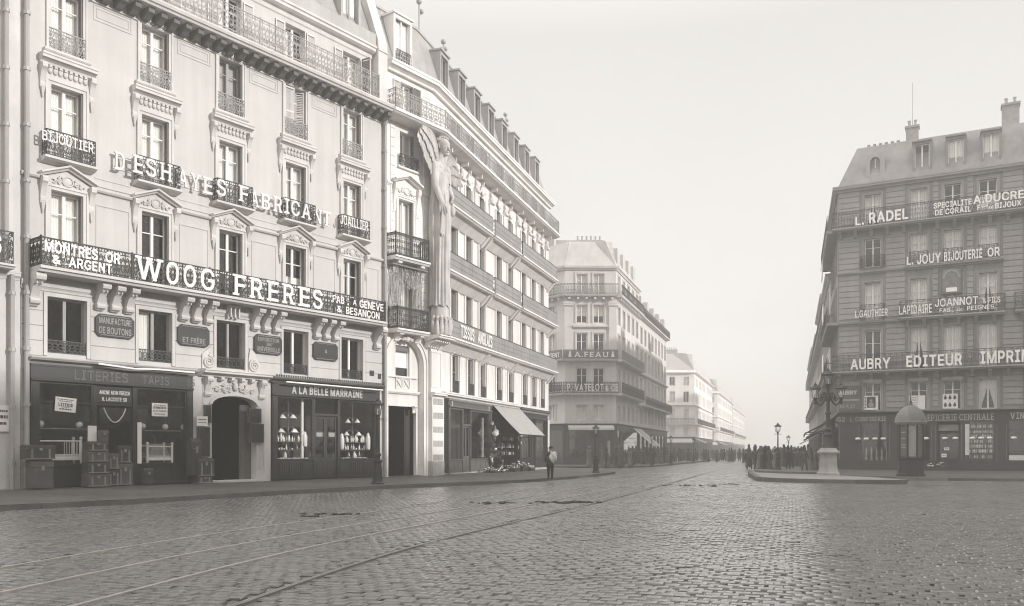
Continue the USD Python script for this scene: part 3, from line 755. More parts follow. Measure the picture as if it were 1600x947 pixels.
def plaque(fr, s0, s1, z0, z1, d, lines, label, m="letter_grey"):
    P = thing("wall_plaque", label, "sign", fr)
    k = 0.14
    part(P, "plaque_board", G().poly(Polygon([(s0 + k, z0), (s1 - k, z0), (s1, z0 + k), (s1, z1 - k), (s1 - k, z1), (s0 + k, z1), (s0, z1 - k), (s0, z0 + k)]), d, d + 0.05), "board")
    g = G(); h = z1 - z0
    for a, b in ((s0 + 0.1, s1 - 0.1),):
        g.box(a + 0.08, b - 0.08, d + 0.05, d + 0.056, z0 + 0.05, z0 + 0.065); g.box(a + 0.08, b - 0.08, d + 0.05, d + 0.056, z1 - 0.065, z1 - 0.05)
    part(P, "border_line", g, m)
    for text, f0, f1, g0, g1 in lines:
        lettering(P, text, s0 + (s1 - s0) * f0, s0 + (s1 - s0) * f1, z0 + h * g0, z0 + h * g1, d + 0.05, m, 1, depth=0.008)

plaque(F1, -14.93, -13.45, 5.58, 6.42, 0.08, [("MANUFACTURE", 0.08, 0.92, 0.58, 0.84), ("DE BOUTONS", 0.08, 0.92, 0.14, 0.42)], "black plaque reading MANUFACTURE DE BOUTONS under the left balcony brackets")
plaque(F1, -11.62, -10.2, 5.58, 6.42, 0.08, [("ET FRÈRE", 0.14, 0.86, 0.14, 0.38)], "black plaque reading ET FRÈRE beside the middle mezzanine window")
plaque(F1, -8.0, -6.55, 5.58, 6.42, 0.08, [("EXPOSITION", 0.12, 0.88, 0.66, 0.84), ("1867", 0.42, 0.64, 0.44, 0.6), ("UNIVERSELLE", 0.08, 0.92, 0.14, 0.36)], "black plaque reading 1867 UNIVERSELLE under a trio of brackets")
plaque(F1, -4.76, -3.3, 5.58, 6.42, 0.08, [("&", 0.46, 0.54, 0.42, 0.6)], "black plaque with a lone ampersand above the lamp shop")
# ------------------------------------------------------------------ shopfronts of the pale building
def shopfront(fr, s0, s1, label, fascia=(3.78, 4.36), top=4.6, m="wood_dark", bays=(), door=None, riser=0.75, head=3.7, depth=1.9, cor=0.42, pil=0.26, crest=False, m_cor="zinc"):
    P = thing("shopfront", label, "shopfront", fr)
    for a in (s0, s1 - pil):
        g = G().box(a, a + pil, -0.15, 0.12, 0, fascia[0] - 0.02)
        g.box(a - 0.02, a + pil + 0.02, -0.15, 0.15, 0, 0.5); panel_frame(G(), 0, 1, 0, 1)
        g.box(a + 0.05, a + pil - 0.05, 0.12, 0.135, 0.7, 1.9); g.box(a + 0.05, a + pil - 0.05, 0.12, 0.135, 2.05, 3.5)
        part(P, "pilaster", g, m)
    g = G().box(s0, s1, -0.15, 0.1, fascia[0], fascia[1])
    g.prof([(0.1, fascia[0] - 0.02), (0.2, fascia[0]), (0.17, fascia[0] + 0.07), (0.1, fascia[0] + 0.08)], s0, s1)
    g.box(s0, s1, 0.1, 0.13, fascia[1] - 0.06, fascia[1])
    part(P, "fascia", g, m)
    part(P, "cornice", G().prof([(-0.1, fascia[1]), (0.15, fascia[1]), (0.2, fascia[1] + 0.08), (cor * 0.9, fascia[1] + 0.13), (cor, top - 0.04), (cor, top), (-0.1, top + 0.03)], s0 - 0.1, s1 + 0.1), m_cor)
    if crest:
        g = G()
        for x in np.arange(s0, s1, 0.13):
            g.box(x, x + 0.06, cor - 0.05, cor - 0.01, top + 0.001, top + 0.1)
        part(P, "cresting", g, m)
    for a, b in bays:
        g = G()
        g.box(a, b, -0.1, 0.06, 0, 0.12); g.box(a, b, -0.1, 0.02, 0.12, riser); g.box(a, b, -0.1, 0.1, riser, riser + 0.07)
        n = max(1, round((b - a) / 0.8))
        for k in range(n):
            x0 = a + (b - a) * k / n; x1 = a + (b - a) * (k + 1) / n
            g.box(x0 + 0.08, x1 - 0.08, 0.02, 0.04, 0.22, riser - 0.1)
        part(P, "stall_riser", g, m)
        g = G()
        g.box(a, a + 0.06, -0.08, 0.06, riser + 0.07, head); g.box(b - 0.06, b, -0.08, 0.06, riser + 0.07, head); g.box(a, b, -0.08, 0.07, head, fascia[0] - 0.02)
        wf = part(P, "shop_window", g, m)
        part(wf, "pane", G().box(a + 0.06, b - 0.06, -0.02, -0.012, riser + 0.07, head), "glass")
        part(P, "window_stage", G().box(a, b, -1.0, -0.1, riser - 0.06, riser), m)
    if door:
        a, b, h = door
        g = G()
        g.box(a, a + 0.09, -0.1, 0.07, 0, fascia[0] - 0.02); g.box(b - 0.09, b, -0.1, 0.07, 0, fascia[0] - 0.02); g.box(a, b, -0.1, 0.08, h, h + 0.1)
        part(P, "door_frame", g, m)
        c = (a + b) / 2
        for x0, x1 in ((a + 0.1, c - 0.005), (c + 0.005, b - 0.1)):
            g = G(); g.box(x0, x0 + 0.09, -0.08, -0.02, 0.03, h); g.box(x1 - 0.09, x1, -0.08, -0.02, 0.03, h)
            g.box(x0 + 0.09, x1 - 0.09, -0.08, -0.02, h - 0.12, h); g.box(x0 + 0.09, x1 - 0.09, -0.08, -0.02, 0.85, 0.98); g.box(x0 + 0.09, x1 - 0.09, -0.075, -0.03, 0.03, 0.85); g.box(x0 + 0.15, x1 - 0.15, -0.03, -0.015, 0.15, 0.75)
            D = part(P, "door", g, m); part(D, "pane", G().box(x0 + 0.09, x1 - 0.09, -0.055, -0.048, 0.98, h - 0.12), "glass")
        part(P, "transom_light", G().box(a + 0.09, b - 0.09, -0.05, -0.042, h + 0.1, fascia[0] - 0.02), "glass")
    g = G(); e0, e1 = s0 - 0.2, s1 + 0.1
    g.box(e0, e1, -depth - 0.1, -depth, -0.1, 4.3); g.box(e0, e0 + 0.05, -depth, -0.16, -0.1, 4.3); g.box(e1 - 0.05, e1, -depth, -0.16, -0.1, 4.3)
    g.box(e0 + 0.05, e1 - 0.05, -depth, -0.12, -0.12, 0.02); g.box(e0 + 0.05, e1 - 0.05, -depth, -0.16, 4.2, 4.3)
    part(P, "shop_room", g, "room")
    return P

SH1 = shopfront(F1, -17.2, -10.95, "dark painted bedding shopfront lettered LITERIES TAPIS", bays=((-16.94, -15.0), (-13.35, -11.21)), door=None)
lettering(SH1, "LITERIES", F1.S(116, .1), F1.S(200, .1), 3.9, 4.25, 0.1, "letter_dim", 1, depth=0.015)
lettering(SH1, "TAPIS", F1.S(222, .1), F1.S(264, .1), 3.9, 4.22, 0.1, "letter_dim", 1, depth=0.015)
lettering(SH1, "55", F1.S(292, .1), F1.S(304, .1), 3.92, 4.2, 0.1, "letter_dim", 1, depth=0.015)
g = G()
g.box(-16.94, -15.0, -0.05, 0.05, 3.02, 3.07); g.box(-13.35, -11.21, -0.05, 0.05, 3.02, 3.07)
for a in (-15.0, -13.48):
    g.box(a, a + 0.13, -0.12, 0.08, 0, 3.75)
g.box(-14.87, -13.48, -0.1, 0.05, 3.0, 3.08); g.box(-14.87, -13.48, -0.1, -0.02, 3.08, 3.76)
part(SH1, "door_frame", g, "wood_dark")
part(SH1, "cornice_edge", G().tube([(-15.0, 0.46, 4.5), (-13.6, 0.45, 4.42), (-12.6, 0.44, 4.47), (-11.1, 0.46, 4.46)], 0.035, 6), "enamel")
P = thing("hanging_sign_board", "black board over the bedding shop door reading PERICH LACOSTE", "sign", F1)
part(P, "sign_panel", G().box(-14.85, -13.5, 0.0, 0.04, 3.1, 3.66), "board")
lettering(P, "ANCNE MON PERICH", -14.76, -13.58, 3.42, 3.56, 0.04, "letter", 1, depth=0.01)
lettering(P, "H. LACOSTE SR", -14.66, -13.7, 3.17, 3.31, 0.04, "letter", 1, depth=0.01)
g = G(); q = np.linspace(0, 1, 17)
g.tube(np.c_[-14.55 + 0.85 * q, np.full(17, -0.04), 2.92 - 0.55 * np.sin(q * math.pi) ** 0.8], 0.028, 6)
single("rope_swag", "pale plaited rope hanging in a swag in the bedding shop doorway", "rope", F1, g, "cloth_pale", smooth=True)
g = G(); g.tube(np.c_[-14.8 + 1.25 * q, np.full(17, -0.14), 2.95 - 0.75 * np.sin(q * math.pi) ** 0.8], 0.022, 6)
single("rope_swag", "dark longer rope looped behind the pale swag in the doorway", "rope", F1, g, "cloth_mid", smooth=True)

def placard(s, z, w, h, d, lines, label, tilt=0.0, fr=F1):
    f = fr.moved(s, d, z); P = thing("placard", label, "placard", f)
    t = math.radians(tilt); R = lambda x, y: (x * math.cos(t) - y * math.sin(t), x * math.sin(t) + y * math.cos(t))
    part(P, "card", G().poly(Polygon([R(-w / 2, -h / 2), R(w / 2, -h / 2), R(w / 2, h / 2), R(-w / 2, h / 2)]), 0, 0.012), "paper")
    for text, hw, y0, y1, wt in lines:
        if not text:                                            # print too small to read
            x, g = -w * hw, G(); r = random.Random(int(s * 100) + int(y0 * 100))
            while x < w * hw:
                l = r.uniform(0.03, 0.09); g.box(x, min(x + l, w * hw), 0.012, 0.015, h * (y0 - 0.5) + t * x, h * (y1 - 0.5) + t * x); x += l + 0.02
            part(P, "printed_line", g, "ink"); continue
        lettering(P, text, -w * hw, w * hw, h * (y0 - 0.5), h * (y1 - 0.5), 0.012, "ink", wt, depth=0.004, each=False, slope=t, name="printed_line")
    return P
placard(F1.S(101), 2.96, 0.74, 0.52, 0.07, [(None, 0.4, 0.82, 0.88, 0), (None, 0.3, 0.7, 0.75, 0), ("LITERIE", 0.34, 0.42, 0.62, 3), (None, 0.3, 0.14, 0.22, 1), (None, 0.2, 0.3, 0.34, 1)], "tilted white LITERIE placard in the left bedding window", -4)
placard(F1.S(248), 2.92, 0.66, 0.52, 0.07, [(None, 0.36, 0.82, 0.88, 0), ("SOMMIERS", 0.42, 0.58, 0.74, 3), ("ELASTIQUES", 0.42, 0.34, 0.47, 1), (None, 0.34, 0.14, 0.2, 0)], "white SOMMIERS ELASTIQUES placard in the right bedding window")
placard(F1.S(316, .2), 2.52, 0.5, 0.4, 0.2, [(None, 0.38, 0.6, 0.7, 1), (None, 0.36, 0.3, 0.38, 1)], "small white notice on the jamb beside the arched doorway")
placard(-18.2, 2.4, 0.62, 0.9, 0.1, [(None, 0.4, 0.74, 0.82, 1), (None, 0.4, 0.5, 0.62, 1), (None, 0.36, 0.26, 0.36, 1)], "white bill cut by the left edge of the photograph")

def bed(fr, label, w, h, netted=False):
    P = thing("iron_cot", label, "bed", fr)
    for x in (-w / 2, w / 2):
        for d in (-0.3, 0.3):
            g = G().tube([(x, d, 0), (x, d, h)], 0.045, 8); g.ell((x, d, h + 0.05), (0.06, 0.06, 0.06), 1)
            part(P, "post", g, "enamel", smooth=True)
    for d in (-0.3, 0.3):
        g = G()
        if not netted or d < 0:
            g.tube([(-w / 2, d, h - 0.06), (w / 2, d, h - 0.06)], 0.028, 6)
        g.box(-w / 2, w / 2, d - 0.02, d + 0.02, h * 0.2, h * 0.34)
        if netted:
            n = int(w / 0.07)
            g.tube([(-w / 2, d, h - 0.08), (w / 2, d, h - 0.08)], 0.02, 6)
            for k in range(n):
                x = -w / 2 + w * k / n
                g.tube([(x, d, h * 0.34), (min(x + 0.35, w / 2), d, h * 0.34 + (min(x + 0.35, w / 2) - x) * 1.6)], 0.006, 3); g.tube([(x, d, h * 0.34), (max(x - 0.35, -w / 2), d, h * 0.34 + (x - max(x - 0.35, -w / 2)) * 1.6)], 0.006, 3)
        else:
            for x in np.linspace(w * 0.28, w * 0.46, 4):
                g.tube([(x, d, h * 0.34), (x, d, h - 0.06)], 0.014, 5)
        part(P, "side_rail", g, "enamel")
    part(P, "mattress", G().cbox(-w / 2 + 0.04, w / 2 - 0.04, -0.27, 0.27, h * 0.3, h * 0.44, 0.02), "cloth_pale")
    return P
bed(F1.moved(F1.S(98), -0.5, 0.76), "white iron bedstead standing in the left bedding window", 1.5, 0.95)
bed(F1.moved(F1.S(254), -0.5, 0.76), "white child's cot with netted sides in the right bedding window", 1.05, 0.78, True)
g = G(); t = np.linspace(0, math.pi, 9)
cr = F1.moved(F1.S(243), -0.42, 1.22)
C = thing("wicker_cradle", "small hanging wicker cradle inside the netted cot", "cradle", cr)
part(C, "basket", G().prof(np.array([(-0.15, 0.25), (0.15, 0.25), (0.12, 0.05), (0, 0), (-0.12, 0.05)]), -0.3, 0.3), "wood_light")
part(C, "hook", G().tube([(0.2, 0, 0.25), (0.22, 0, 0.6), (0.12, 0, 0.68), (0.05, 0, 0.6)], 0.012, 5), "iron_light")
P = thing("white_screen", "tall narrow white board standing behind the left trunks", "board", F1.moved(F1.S(142), 0.1))
part(P, "board_panel", G().box(-0.16, 0.16, -0.015, 0.015, 1.62, 2.22), "paper"); part(P, "stand", G().box(-0.03, 0.03, -0.02, 0.02, 0, 1.62), "wood_light")
P = thing("white_screen", "thin upright white slat at the right bedding window's edge", "board", F1.moved(F1.S(216), 0.09))
part(P, "board_panel", G().box(-0.08, 0.08, -0.015, 0.015, 0.8, 2.4), "paper")
for px, lab, k in ((63, "lamp globe at the far left end of the bedding window shelf", 0), (124, "lamp globe above the iron bedstead", 0), (223, "lamp globe left of the netted cot's hook", 0), (258, "lamp globe above the netted cot", 0), (287, "dim lamp globe at the right end of the bedding shelf", 0)):
    f = F1.moved(F1.S(px, -0.3), -0.3, 2.12)
    P = thing("lamp_globe", lab, "lamp", f, "globes on the bedding shop shelves")
    part(P, "globe", G().ell((0, 0, 0.14), (0.12, 0.12, 0.12), 2), "lead_glass", smooth=True); part(P, "fitting", G().lathe([(0.05, 0.0), (0.06, 0.05), (0, 0.05)], (0, 0, 0), 8), "brass")
part(SH1, "shelf_rail", G().tube([(-16.9, -0.3, 2.1), (-15.05, -0.3, 2.1)], 0.018, 5).tube([(-13.3, -0.3, 2.1), (-11.25, -0.3, 2.1)], 0.018, 5), "iron_light")

def trunk(fr, w, dep, h, label, m="leather", dome=0.06, slats=True, group="trunks stacked outside the bedding shop"):
    P = thing("travel_trunk", label, "trunk", fr, group)
    part(P, "trunk_box", G().cbox(-w / 2, w / 2, -dep / 2, dep / 2, 0, h * 0.72, 0.015), m)
    t = np.linspace(0, math.pi, 9)
    part(P, "lid", G().prof(np.c_[-dep / 2 * np.cos(t)[::-1] * 1.02, h * 0.73 + (h * 0.27 - 0) * np.sin(t) ** 0.5], -w / 2 - 0.01, w / 2 + 0.01), m)
    if slats:
        g = G()
        for x in (-w * 0.3, w * 0.3):
            g.box(x - 0.03, x + 0.03, dep / 2, dep / 2 + 0.012, 0.01, h * 0.72)
        g.box(-w / 2, w / 2, dep / 2, dep / 2 + 0.01, 0.0, 0.04)
        part(P, "strap", g, "wood_light")
    part(P, "lock", G().box(-0.05, 0.05, dep / 2, dep / 2 + 0.02, h * 0.6, h * 0.78), "brass")
    return P
T = F1.moved
trunk(T(F1.S(62, .7), 0.7), 0.72, 0.5, 1.0, "tall pale canvas trunk lowest in the left stack", "canvas_trunk", slats=False)
trunk(T(F1.S(59, .7), 0.7, 1.0), 0.95, 0.5, 0.5, "dark round-lidded trunk lying on the tall canvas one")
for k, (h0, h, w, lab) in enumerate(((0, 0.48, 0.78, "bottom trunk of the tower beside the bedding door"), (0.48, 0.42, 0.76, "second trunk up in the tower beside the bedding door"), (0.9, 0.4, 0.74, "third trunk up in the tower beside the bedding door"), (1.3, 0.34, 0.7, "top trunk of the tower beside the bedding door"))):
    trunk(T(F1.S(149, .6), 0.6, h0), w, 0.5, h, lab, "leather" if k % 2 else "canvas_trunk")
trunk(T(F1.S(160, .2), 0.25, 1.64), 0.3, 0.25, 0.42, "small upright hat box with a white band on the trunk tower", "canvas_trunk", slats=False)
trunk(T(F1.S(174, .1), 0.1, 0.0), 0.45, 0.4, 0.62, "small trunk low in the bedding doorway")
trunk(T(F1.S(174, .1), 0.1, 0.62), 0.42, 0.38, 0.58, "upright box on the small doorway trunk", "canvas_trunk")
trunk(T(F1.S(192, .0), 0.0, 0.0), 0.6, 0.4, 0.85, "large trunk on the right of the bedding doorway", "canvas_trunk")
trunk(T(F1.S(192, .0), 0.0, 0.85), 0.5, 0.38, 0.65, "smaller trunk on top right of the bedding doorway")
trunk(T(F1.S(230, .3), 0.3, 0.0), 0.36, 0.3, 0.62, "little dark valise before the right bedding window", slats=False)
trunk(T(F1.S(316, .5), 0.5, 0.0), 0.62, 0.45, 0.28, "flat case at the foot of the doorway pile")
trunk(T(F1.S(318, .5), 0.5, 0.28), 0.72, 0.45, 0.72, "big strapped trunk beside the arched doorway")
trunk(T(F1.S(303, .4), 0.4, 0.3), 0.42, 0.42, 1.5, "tall narrow dark case against the shop pilaster", slats=False)

# arched doorway
PT = thing("arched_doorway", "carved stone doorway with shallow arch, hood and consoles between the shops", "doorway", F1)
a0, a1, ac = -10.05, -7.85, -8.95
t = np.linspace(0, math.pi, 15)
arch = Polygon([(a0, -0.1), (a1, -0.1), (a1, 3.25)] + [(ac + 1.1 * math.cos(x), 3.25 + 0.38 * math.sin(x)) for x in t] + [(a0, 3.25)])
part(PT, "stone_surround", G().poly(sbox(-10.45, -0.05, -7.4, 4.4).difference(arch), -0.4, 0.05), "stone")
arc2 = Polygon([(ac + 1.24 * math.cos(x), 3.25 + 0.5 * math.sin(x)) for x in t] + [(ac + 1.1 * math.cos(x), 3.25 + 0.38 * math.sin(x)) for x in t[::-1]])
part(PT, "arch_moulding", G().poly(arc2, 0.05, 0.12), "stone")
g = G(); relief(g, ac, 3.98, 2.1, 0.5, 0.07, 5, False); relief(g, ac, 3.95, 1.2, 0.55, 0.07, 6, False)
g.ell((ac, 0.12, 4.02), (0.12, 0.1, 0.18), 2)
for k in range(26):
    x = RNG.uniform(-0.95, 0.95); g.ell((ac + x, 0.09, 3.86 + 0.28 * (1 - abs(x)) + RNG.uniform(-.08, .08)), (0.07, 0.05, 0.05), 1)
part(PT, "carved_mask_and_flowers", g, "stone", smooth=50)
part(PT, "hood", G().prof(cornice_prof(4.4, 4.68, 0.5), -10.62, -7.28), "stone")
for s in (-10.28, -7.62):
    bracket(PT, s, 4.39, 0.22, 0.9, 0.32, "stone")
g = G()
for x in np.arange(-9.75, -8.0, 0.5):
    g.prof([(0.05, 4.22), (0.25, 4.24), (0.3, 4.3), (0.3, 4.39), (0.05, 4.39)], x, x + 0.16)
part(PT, "dentils", g, "stone")
g = G()
for x in np.arange(-7.84, -7.45, 0.07):
    g.box(x, x + 0.03, 0.05, 0.075, 0.5, 2.2)
part(PT, "fluting", g, "stone")
g = G(); g.box(-10.1, -7.8, -2.6, -2.5, -0.1, 4.3); g.box(-10.1, -10.05, -2.5, -0.4, -0.1, 4.3); g.box(-7.85, -7.8, -2.5, -0.4, -0.1, 4.3); g.box(-10.05, -7.85, -2.5, -0.4, 4.2, 4.3)
part(PT, "passage", g, "interior")
g = G().box(-8.45, -7.87, -0.38, -0.32, 0.02, 3.3); g.box(-8.38, -7.94, -0.32, -0.3, 0.3, 1.2); g.box(-8.38, -7.94, -0.32, -0.3, 1.4, 2.9)
D = part(PT, "door", g, "wood_mid"); part(D, "handle", G().ell((-8.35, -0.27, 1.15), (0.04, 0.04, 0.04), 1), "brass", smooth=True)
part(PT, "doorstep", G().cbox(-10.05, -7.85, -0.3, 0.15, -0.05, 0.05, 0.01), "stone")
for s0, s1, z0, z1, lab in ((F1.S(321, .2), F1.S(331, .2), 2.45, 3.2, "narrow blank dark board left of the doorway arch"), (F1.S(390, .2), F1.S(409, .2), 2.5, 3.15, "upper dark board on the doorway's right jamb"), (F1.S(393, .2), F1.S(413, .2), 1.65, 2.48, "lower dark board on the doorway's right jamb"), (F1.S(311, .2), F1.S(329, .2), 1.05, 2.28, "large dark board under the small white notice")):
    P = thing("shop_board", lab, "sign", F1)
    g = G().box(s0, s1, 0.13, 0.17, z0, z1); part(P, "board_panel", g, "board"); part(P, "board_frame", panel_frame(G(), s0, s1, z0, z1, 0.03, 0.18).box(s0, s0 + 0.01, 0.17, 0.18, z0, z1), "wood_mid")

# lamp shop
SH2 = shopfront(F1, -7.05, -0.52, "dark lamp shopfront lettered A LA BELLE MARRAINE", bays=((-6.79, -4.72), (-3.16, -0.78)), door=(-4.72, -3.16, 2.95), riser=0.86, crest=True, m_cor="wood_mid")
lettering(SH2, "A LA BELLE MARRAINE", F1.S(456, .1), F1.S(566, .1), 3.92, 4.24, 0.1, "letter_gilt", 3, depth=0.02)
g = G().tube([(-6.6, 0.5, 4.38), (-0.7, 0.5, 4.34)], 0.035, 8)
part(SH2, "awning_roller", g, "enamel", smooth=True)
for a, b in ((-6.6, -5.3), (-2.5, -0.85)):
    g = G().box(a, b, 0.042, 0.055, 0.2, 0.23)
    for x in np.arange(a, b, 0.13):
        g.box(x, x + 0.05, 0.04, 0.07, 0.2, 0.74)
    part(SH2, "cellar_grille", g, "iron_grey")
part(SH2, "inner_column", G().tube([(-5.05, -0.35, 0.9), (-5.05, -0.35, 3.7)], 0.07, 10), "enamel", smooth=True)
for a in (-4.5, -3.75):
    P = thing("door_card", "small framed card hung in the %s leaf of the lamp shop door" % ("left" if a < -4 else "right"), "notice", F1)
    part(P, "card", G().box(a, a + 0.42, -0.045, -0.035, 1.95, 2.2), "letter_grey"); part(P, "card_frame", panel_frame(G(), a, a + 0.42, 1.95, 2.2, 0.025, 0.0).box(a, a + 0.42, -0.035, -0.03, 1.95, 1.97).box(a, a + 0.42, -0.035, -0.03, 2.18, 2.2), "wood_light")

def chandelier(fr, label, drop, spread, n, m_shade="enamel"):
    P = thing("gas_chandelier", label, "chandelier", fr)
    g = G().tube([(0, 0, 0), (0, 0, drop)], 0.015, 6); g.lathe([(0.0, -0.12), (0.04, -0.08), (0.02, 0), (0.05, 0.08), (0.015, 0.16)], (0, 0, 0), 8)
    for k in range(n):
        a = math.pi * 2 * k / n; c, s = math.cos(a), math.sin(a); q = np.linspace(0, 1, 9)
        g.tube(np.c_[c * spread * q, s * spread * q, 0.1 + 0.12 * np.sin(q * math.pi) - 0.02 * q], 0.013, 5)
    part(P, "branches", g, "brass", smooth=True)
    for k in range(n):
        a = math.pi * 2 * k / n; x, y = math.cos(a) * spread, math.sin(a) * spread
        part(P, "lamp_shade", G().lathe([(0.03, 0.1), (0.05, 0.06), (0.14, -0.06), (0.16, -0.08), (0.13, -0.06), (0.04, 0.05)], (x, y, 0.02), 12), m_shade, smooth=True)
    return P
chandelier(F1.moved(F1.S(450, -.5), -0.5, 2.85), "upper gas chandelier with small bells in the left lamp window", 0.8, 0.33, 4)
chandelier(F1.moved(F1.S(450, -.5), -0.5, 2.2), "large branched chandelier with wide shades in the left lamp window", 0.6, 0.42, 4)
chandelier(F1.moved(F1.S(551, -.5), -0.5, 2.75), "upper gas chandelier with small bells in the right lamp window", 0.9, 0.33, 4)
chandelier(F1.moved(F1.S(551, -.5), -0.5, 2.12), "large branched chandelier with wide shades in the right lamp window", 0.6, 0.42, 4)
for a, b in ((-6.7, -4.85), (-3.05, -0.9)):
    part(SH2, "window_shelf", G().box(a, b, -0.75, -0.3, 1.7, 1.73).box(a, b, -0.75, -0.35, 1.32, 1.35), "wood_mid")
r_ = np.random.default_rng(11)
KIND = {"bottle": [(0.05, 0), (0.055, 0.02), (0.055, 0.16), (0.02, 0.22), (0.02, 0.29), (0, 0.29)], "vase": [(0.05, 0), (0.04, 0.03), (0.085, 0.14), (0.07, 0.24), (0.035, 0.3), (0.06, 0.35), (0, 0.34)],
        "bowl": [(0.04, 0), (0.1, 0.06), (0.12, 0.1), (0.1, 0.1), (0, 0.05)], "cup": [(0.035, 0), (0.05, 0.08), (0.045, 0.08), (0, 0.02)]}
for a, b, win in ((-6.66, -4.9, "left"), (-3.0, -0.95, "right")):
    for z, kinds, n, d in ((1.735, ("bottle", "vase"), 13, -0.45), (1.355, ("cup", "bottle"), 12, -0.5), (0.87, ("bowl", "cup"), 15, -0.25), (0.87, ("bowl", "vase"), 9, -0.55)):
        for k in range(n):
            x = a + (b - a) * (k + 0.5 + r_.uniform(-.2, .2)) / n; kd = kinds[r_.integers(2)]
            row = "upper shelf" if z > 1.7 else "lower shelf" if z > 1.3 else "floor front" if d > -0.3 else "floor back"
            sc = r_.uniform(0.75, 1.15)
            pr = np.array(KIND[kd]) * sc
            single("glass_" + kd if kd == "bottle" else "china_" + kd, f"small {'glass ' if kd == 'bottle' else 'white china '}{kd} on the {row} of the {win} lamp window", kd, F1.moved(x, d + r_.uniform(-.08, .08), z), G().lathe(pr, (0, 0, 0), 9),
                   "porcelain" if r_.random() < 0.6 else ("brass" if r_.random() < 0.5 else "lead_glass"), group=f"{kd} wares on the {row} of the {win} lamp window", smooth=True)
for px, z, h, lab in ((488, 0.87, 0.55, "stack of white boxes at the right of the left lamp window"), (575, 1.36, 0.85, "tall white pillar lamp at the right lamp window's edge"), (534, 1.4, 0.75, "tall pale covered jar in the right lamp window"), (476, 1.5, 0.7, "tall pale covered jar in the left lamp window")):
    single("display_piece", lab, "ornament", F1.moved(F1.S(px, -.3), -0.3, z), G().lathe([(0.1, 0), (0.12, h * 0.1), (0.13, h * 0.7), (0.07, h * 0.86), (0.09, h * 0.9), (0.03, h), (0, h)], (0, 0, 0), 10), "porcelain", smooth=True)

# ------------------------------------------------------------------ sliver of the neighbour at the left edge
B0 = thing("neighbour_building", "strip of stone building with two drainpipes at the left edge", "building", F1)
part(B0, "wall", G().poly(holed(-23, -17.52, -0.1, 27, [(-20.4, 7.7, -19.2, 10.6), (-20.4, 11.7, -19.2, 14.4), (-20.4, 4.6, -19.2, 6.8), (-20.4, 0, -18.9, 3.8)]), -0.42, 0.03), "stone")
room_shell(B0, -23, -17.53, (4.2, 7.4), 2.0, (-0.1, 26))
part(B0, "string_course", G().prof(cornice_prof(7.2, 7.5, 0.15), -23, -17.53), "stone")
drainpipe(B0, F1.S(10, .2), 7.6, 27, 0.08, 0.2, head=False); drainpipe(B0, F1.S(19, .2), -0.1, 7.35, 0.085, 0.2, head=False)
balcony(B0, -23, F1.S(22, .6), 0.6, 7.62, 8.72, "scroll", "iron_grey", 0.14, pitch=0.4)
L = hung("balcony_lettering", "single white letter S cut off at the left edge balcony"); lettering(L, "S", F1.S(-7, .65), F1.S(3, .65), 7.95, 8.5, 0.58)
# ------------------------------------------------------------------ the corner building with the angel
from manifold3d import Manifold, Mesh as MMesh
SB = 3.44
FB = Front(F1.o[0] + F1.u[0] * SB, F1.o[1] + F1.u[1] * SB, 438, 1320)
FM = Front(FB.o[0], FB.o[1], *(F1.u + FB.u))
MT = math.tan(math.acos(float(F1.u @ FB.u)) / 2)
FA = Front(F1.o[0], F1.o[1], 1015, 1320)
BL = 23.2
B2 = thing("corner_apartment_building", "corner stone building with a colossal angel, carriage arch and grey balcony panels", "building", FB)
DA = FB  # all parts live in FB coordinates; face A is turned into them
def A(g):
    """Turn facade-A coordinates into those of the long face."""
    v, f = g.get()
    w = F1.o + v[:, :1] * F1.u + v[:, 1:2] * F1.n - FB.o
    return np.c_[w @ FB.u, w @ FB.n, v[:, 2]], f
def partA(name, g, m, **k):
    return part(B2, name, A(g), m, **k)
class Sub:
    pass
# face A
ac, ar, az = 1.42, 1.3, 5.85
t = np.linspace(0, math.pi, 21)
def archp(r, z0=-0.1):
    return Polygon([(ac - r, z0), (ac + r, z0)] + [(ac + r * math.cos(x), az + r * math.sin(x)) for x in t])
WA = [(1.4, 1.05, 7.62, 10.3), (1.42, 1.1, 11.3, 14.45), (1.53, 1.05, 16.2, 18.0), (1.5, 1.0, 18.75, 20.6)]
partA("wall", G().poly(holed(0.02, SB, -0.3, 21.0, [archp(ar)] + [(c - w / 2, a, c + w / 2, b) for c, w, a, b in WA]), -0.42, 0.0), "stone2")
partA("arch_infill", G().poly(holed(ac - ar - 0.1, ac + ar + 0.1, 3.65, 7.3, [(0.98, 5.25, 2.02, 6.85)]), -0.5, -0.3).box(ac - ar - 0.1, ac - ar + 0.22, -0.5, -0.3, -0.3, 3.65).box(ac + ar - 0.2, ac + ar + 0.1, -0.5, -0.3, -0.3, 3.65), "stone2")
partA("arch_moulding", G().poly(archp(ar + 0.2).difference(archp(ar + 0.02, -1)), 0.0, 0.07), "stone2")
partA("arch_moulding", G().poly(archp(ar + 0.3).difference(archp(ar + 0.22, -1)), 0.0, 0.12), "stone2")
g = G(); relief(g, ac, 7.22, 0.9, 0.42, 0.14, 31, False); g.ell((ac, 0.14, 7.2), (0.16, 0.12, 0.2), 2)
partA("carved_keystone", g, "stone2", smooth=50)
partA("lintel", G().prof([(-0.3, 4.28), (-0.2, 4.3), (-0.14, 4.38), (-0.14, 4.45), (-0.3, 4.46)], ac - ar, ac + ar), "stone2")
partA("corbel", G().prof(np.array(console(0.2, 0.4, 0.18)) + [-0.3, 3.7], 2.2, 2.42), "stone2")
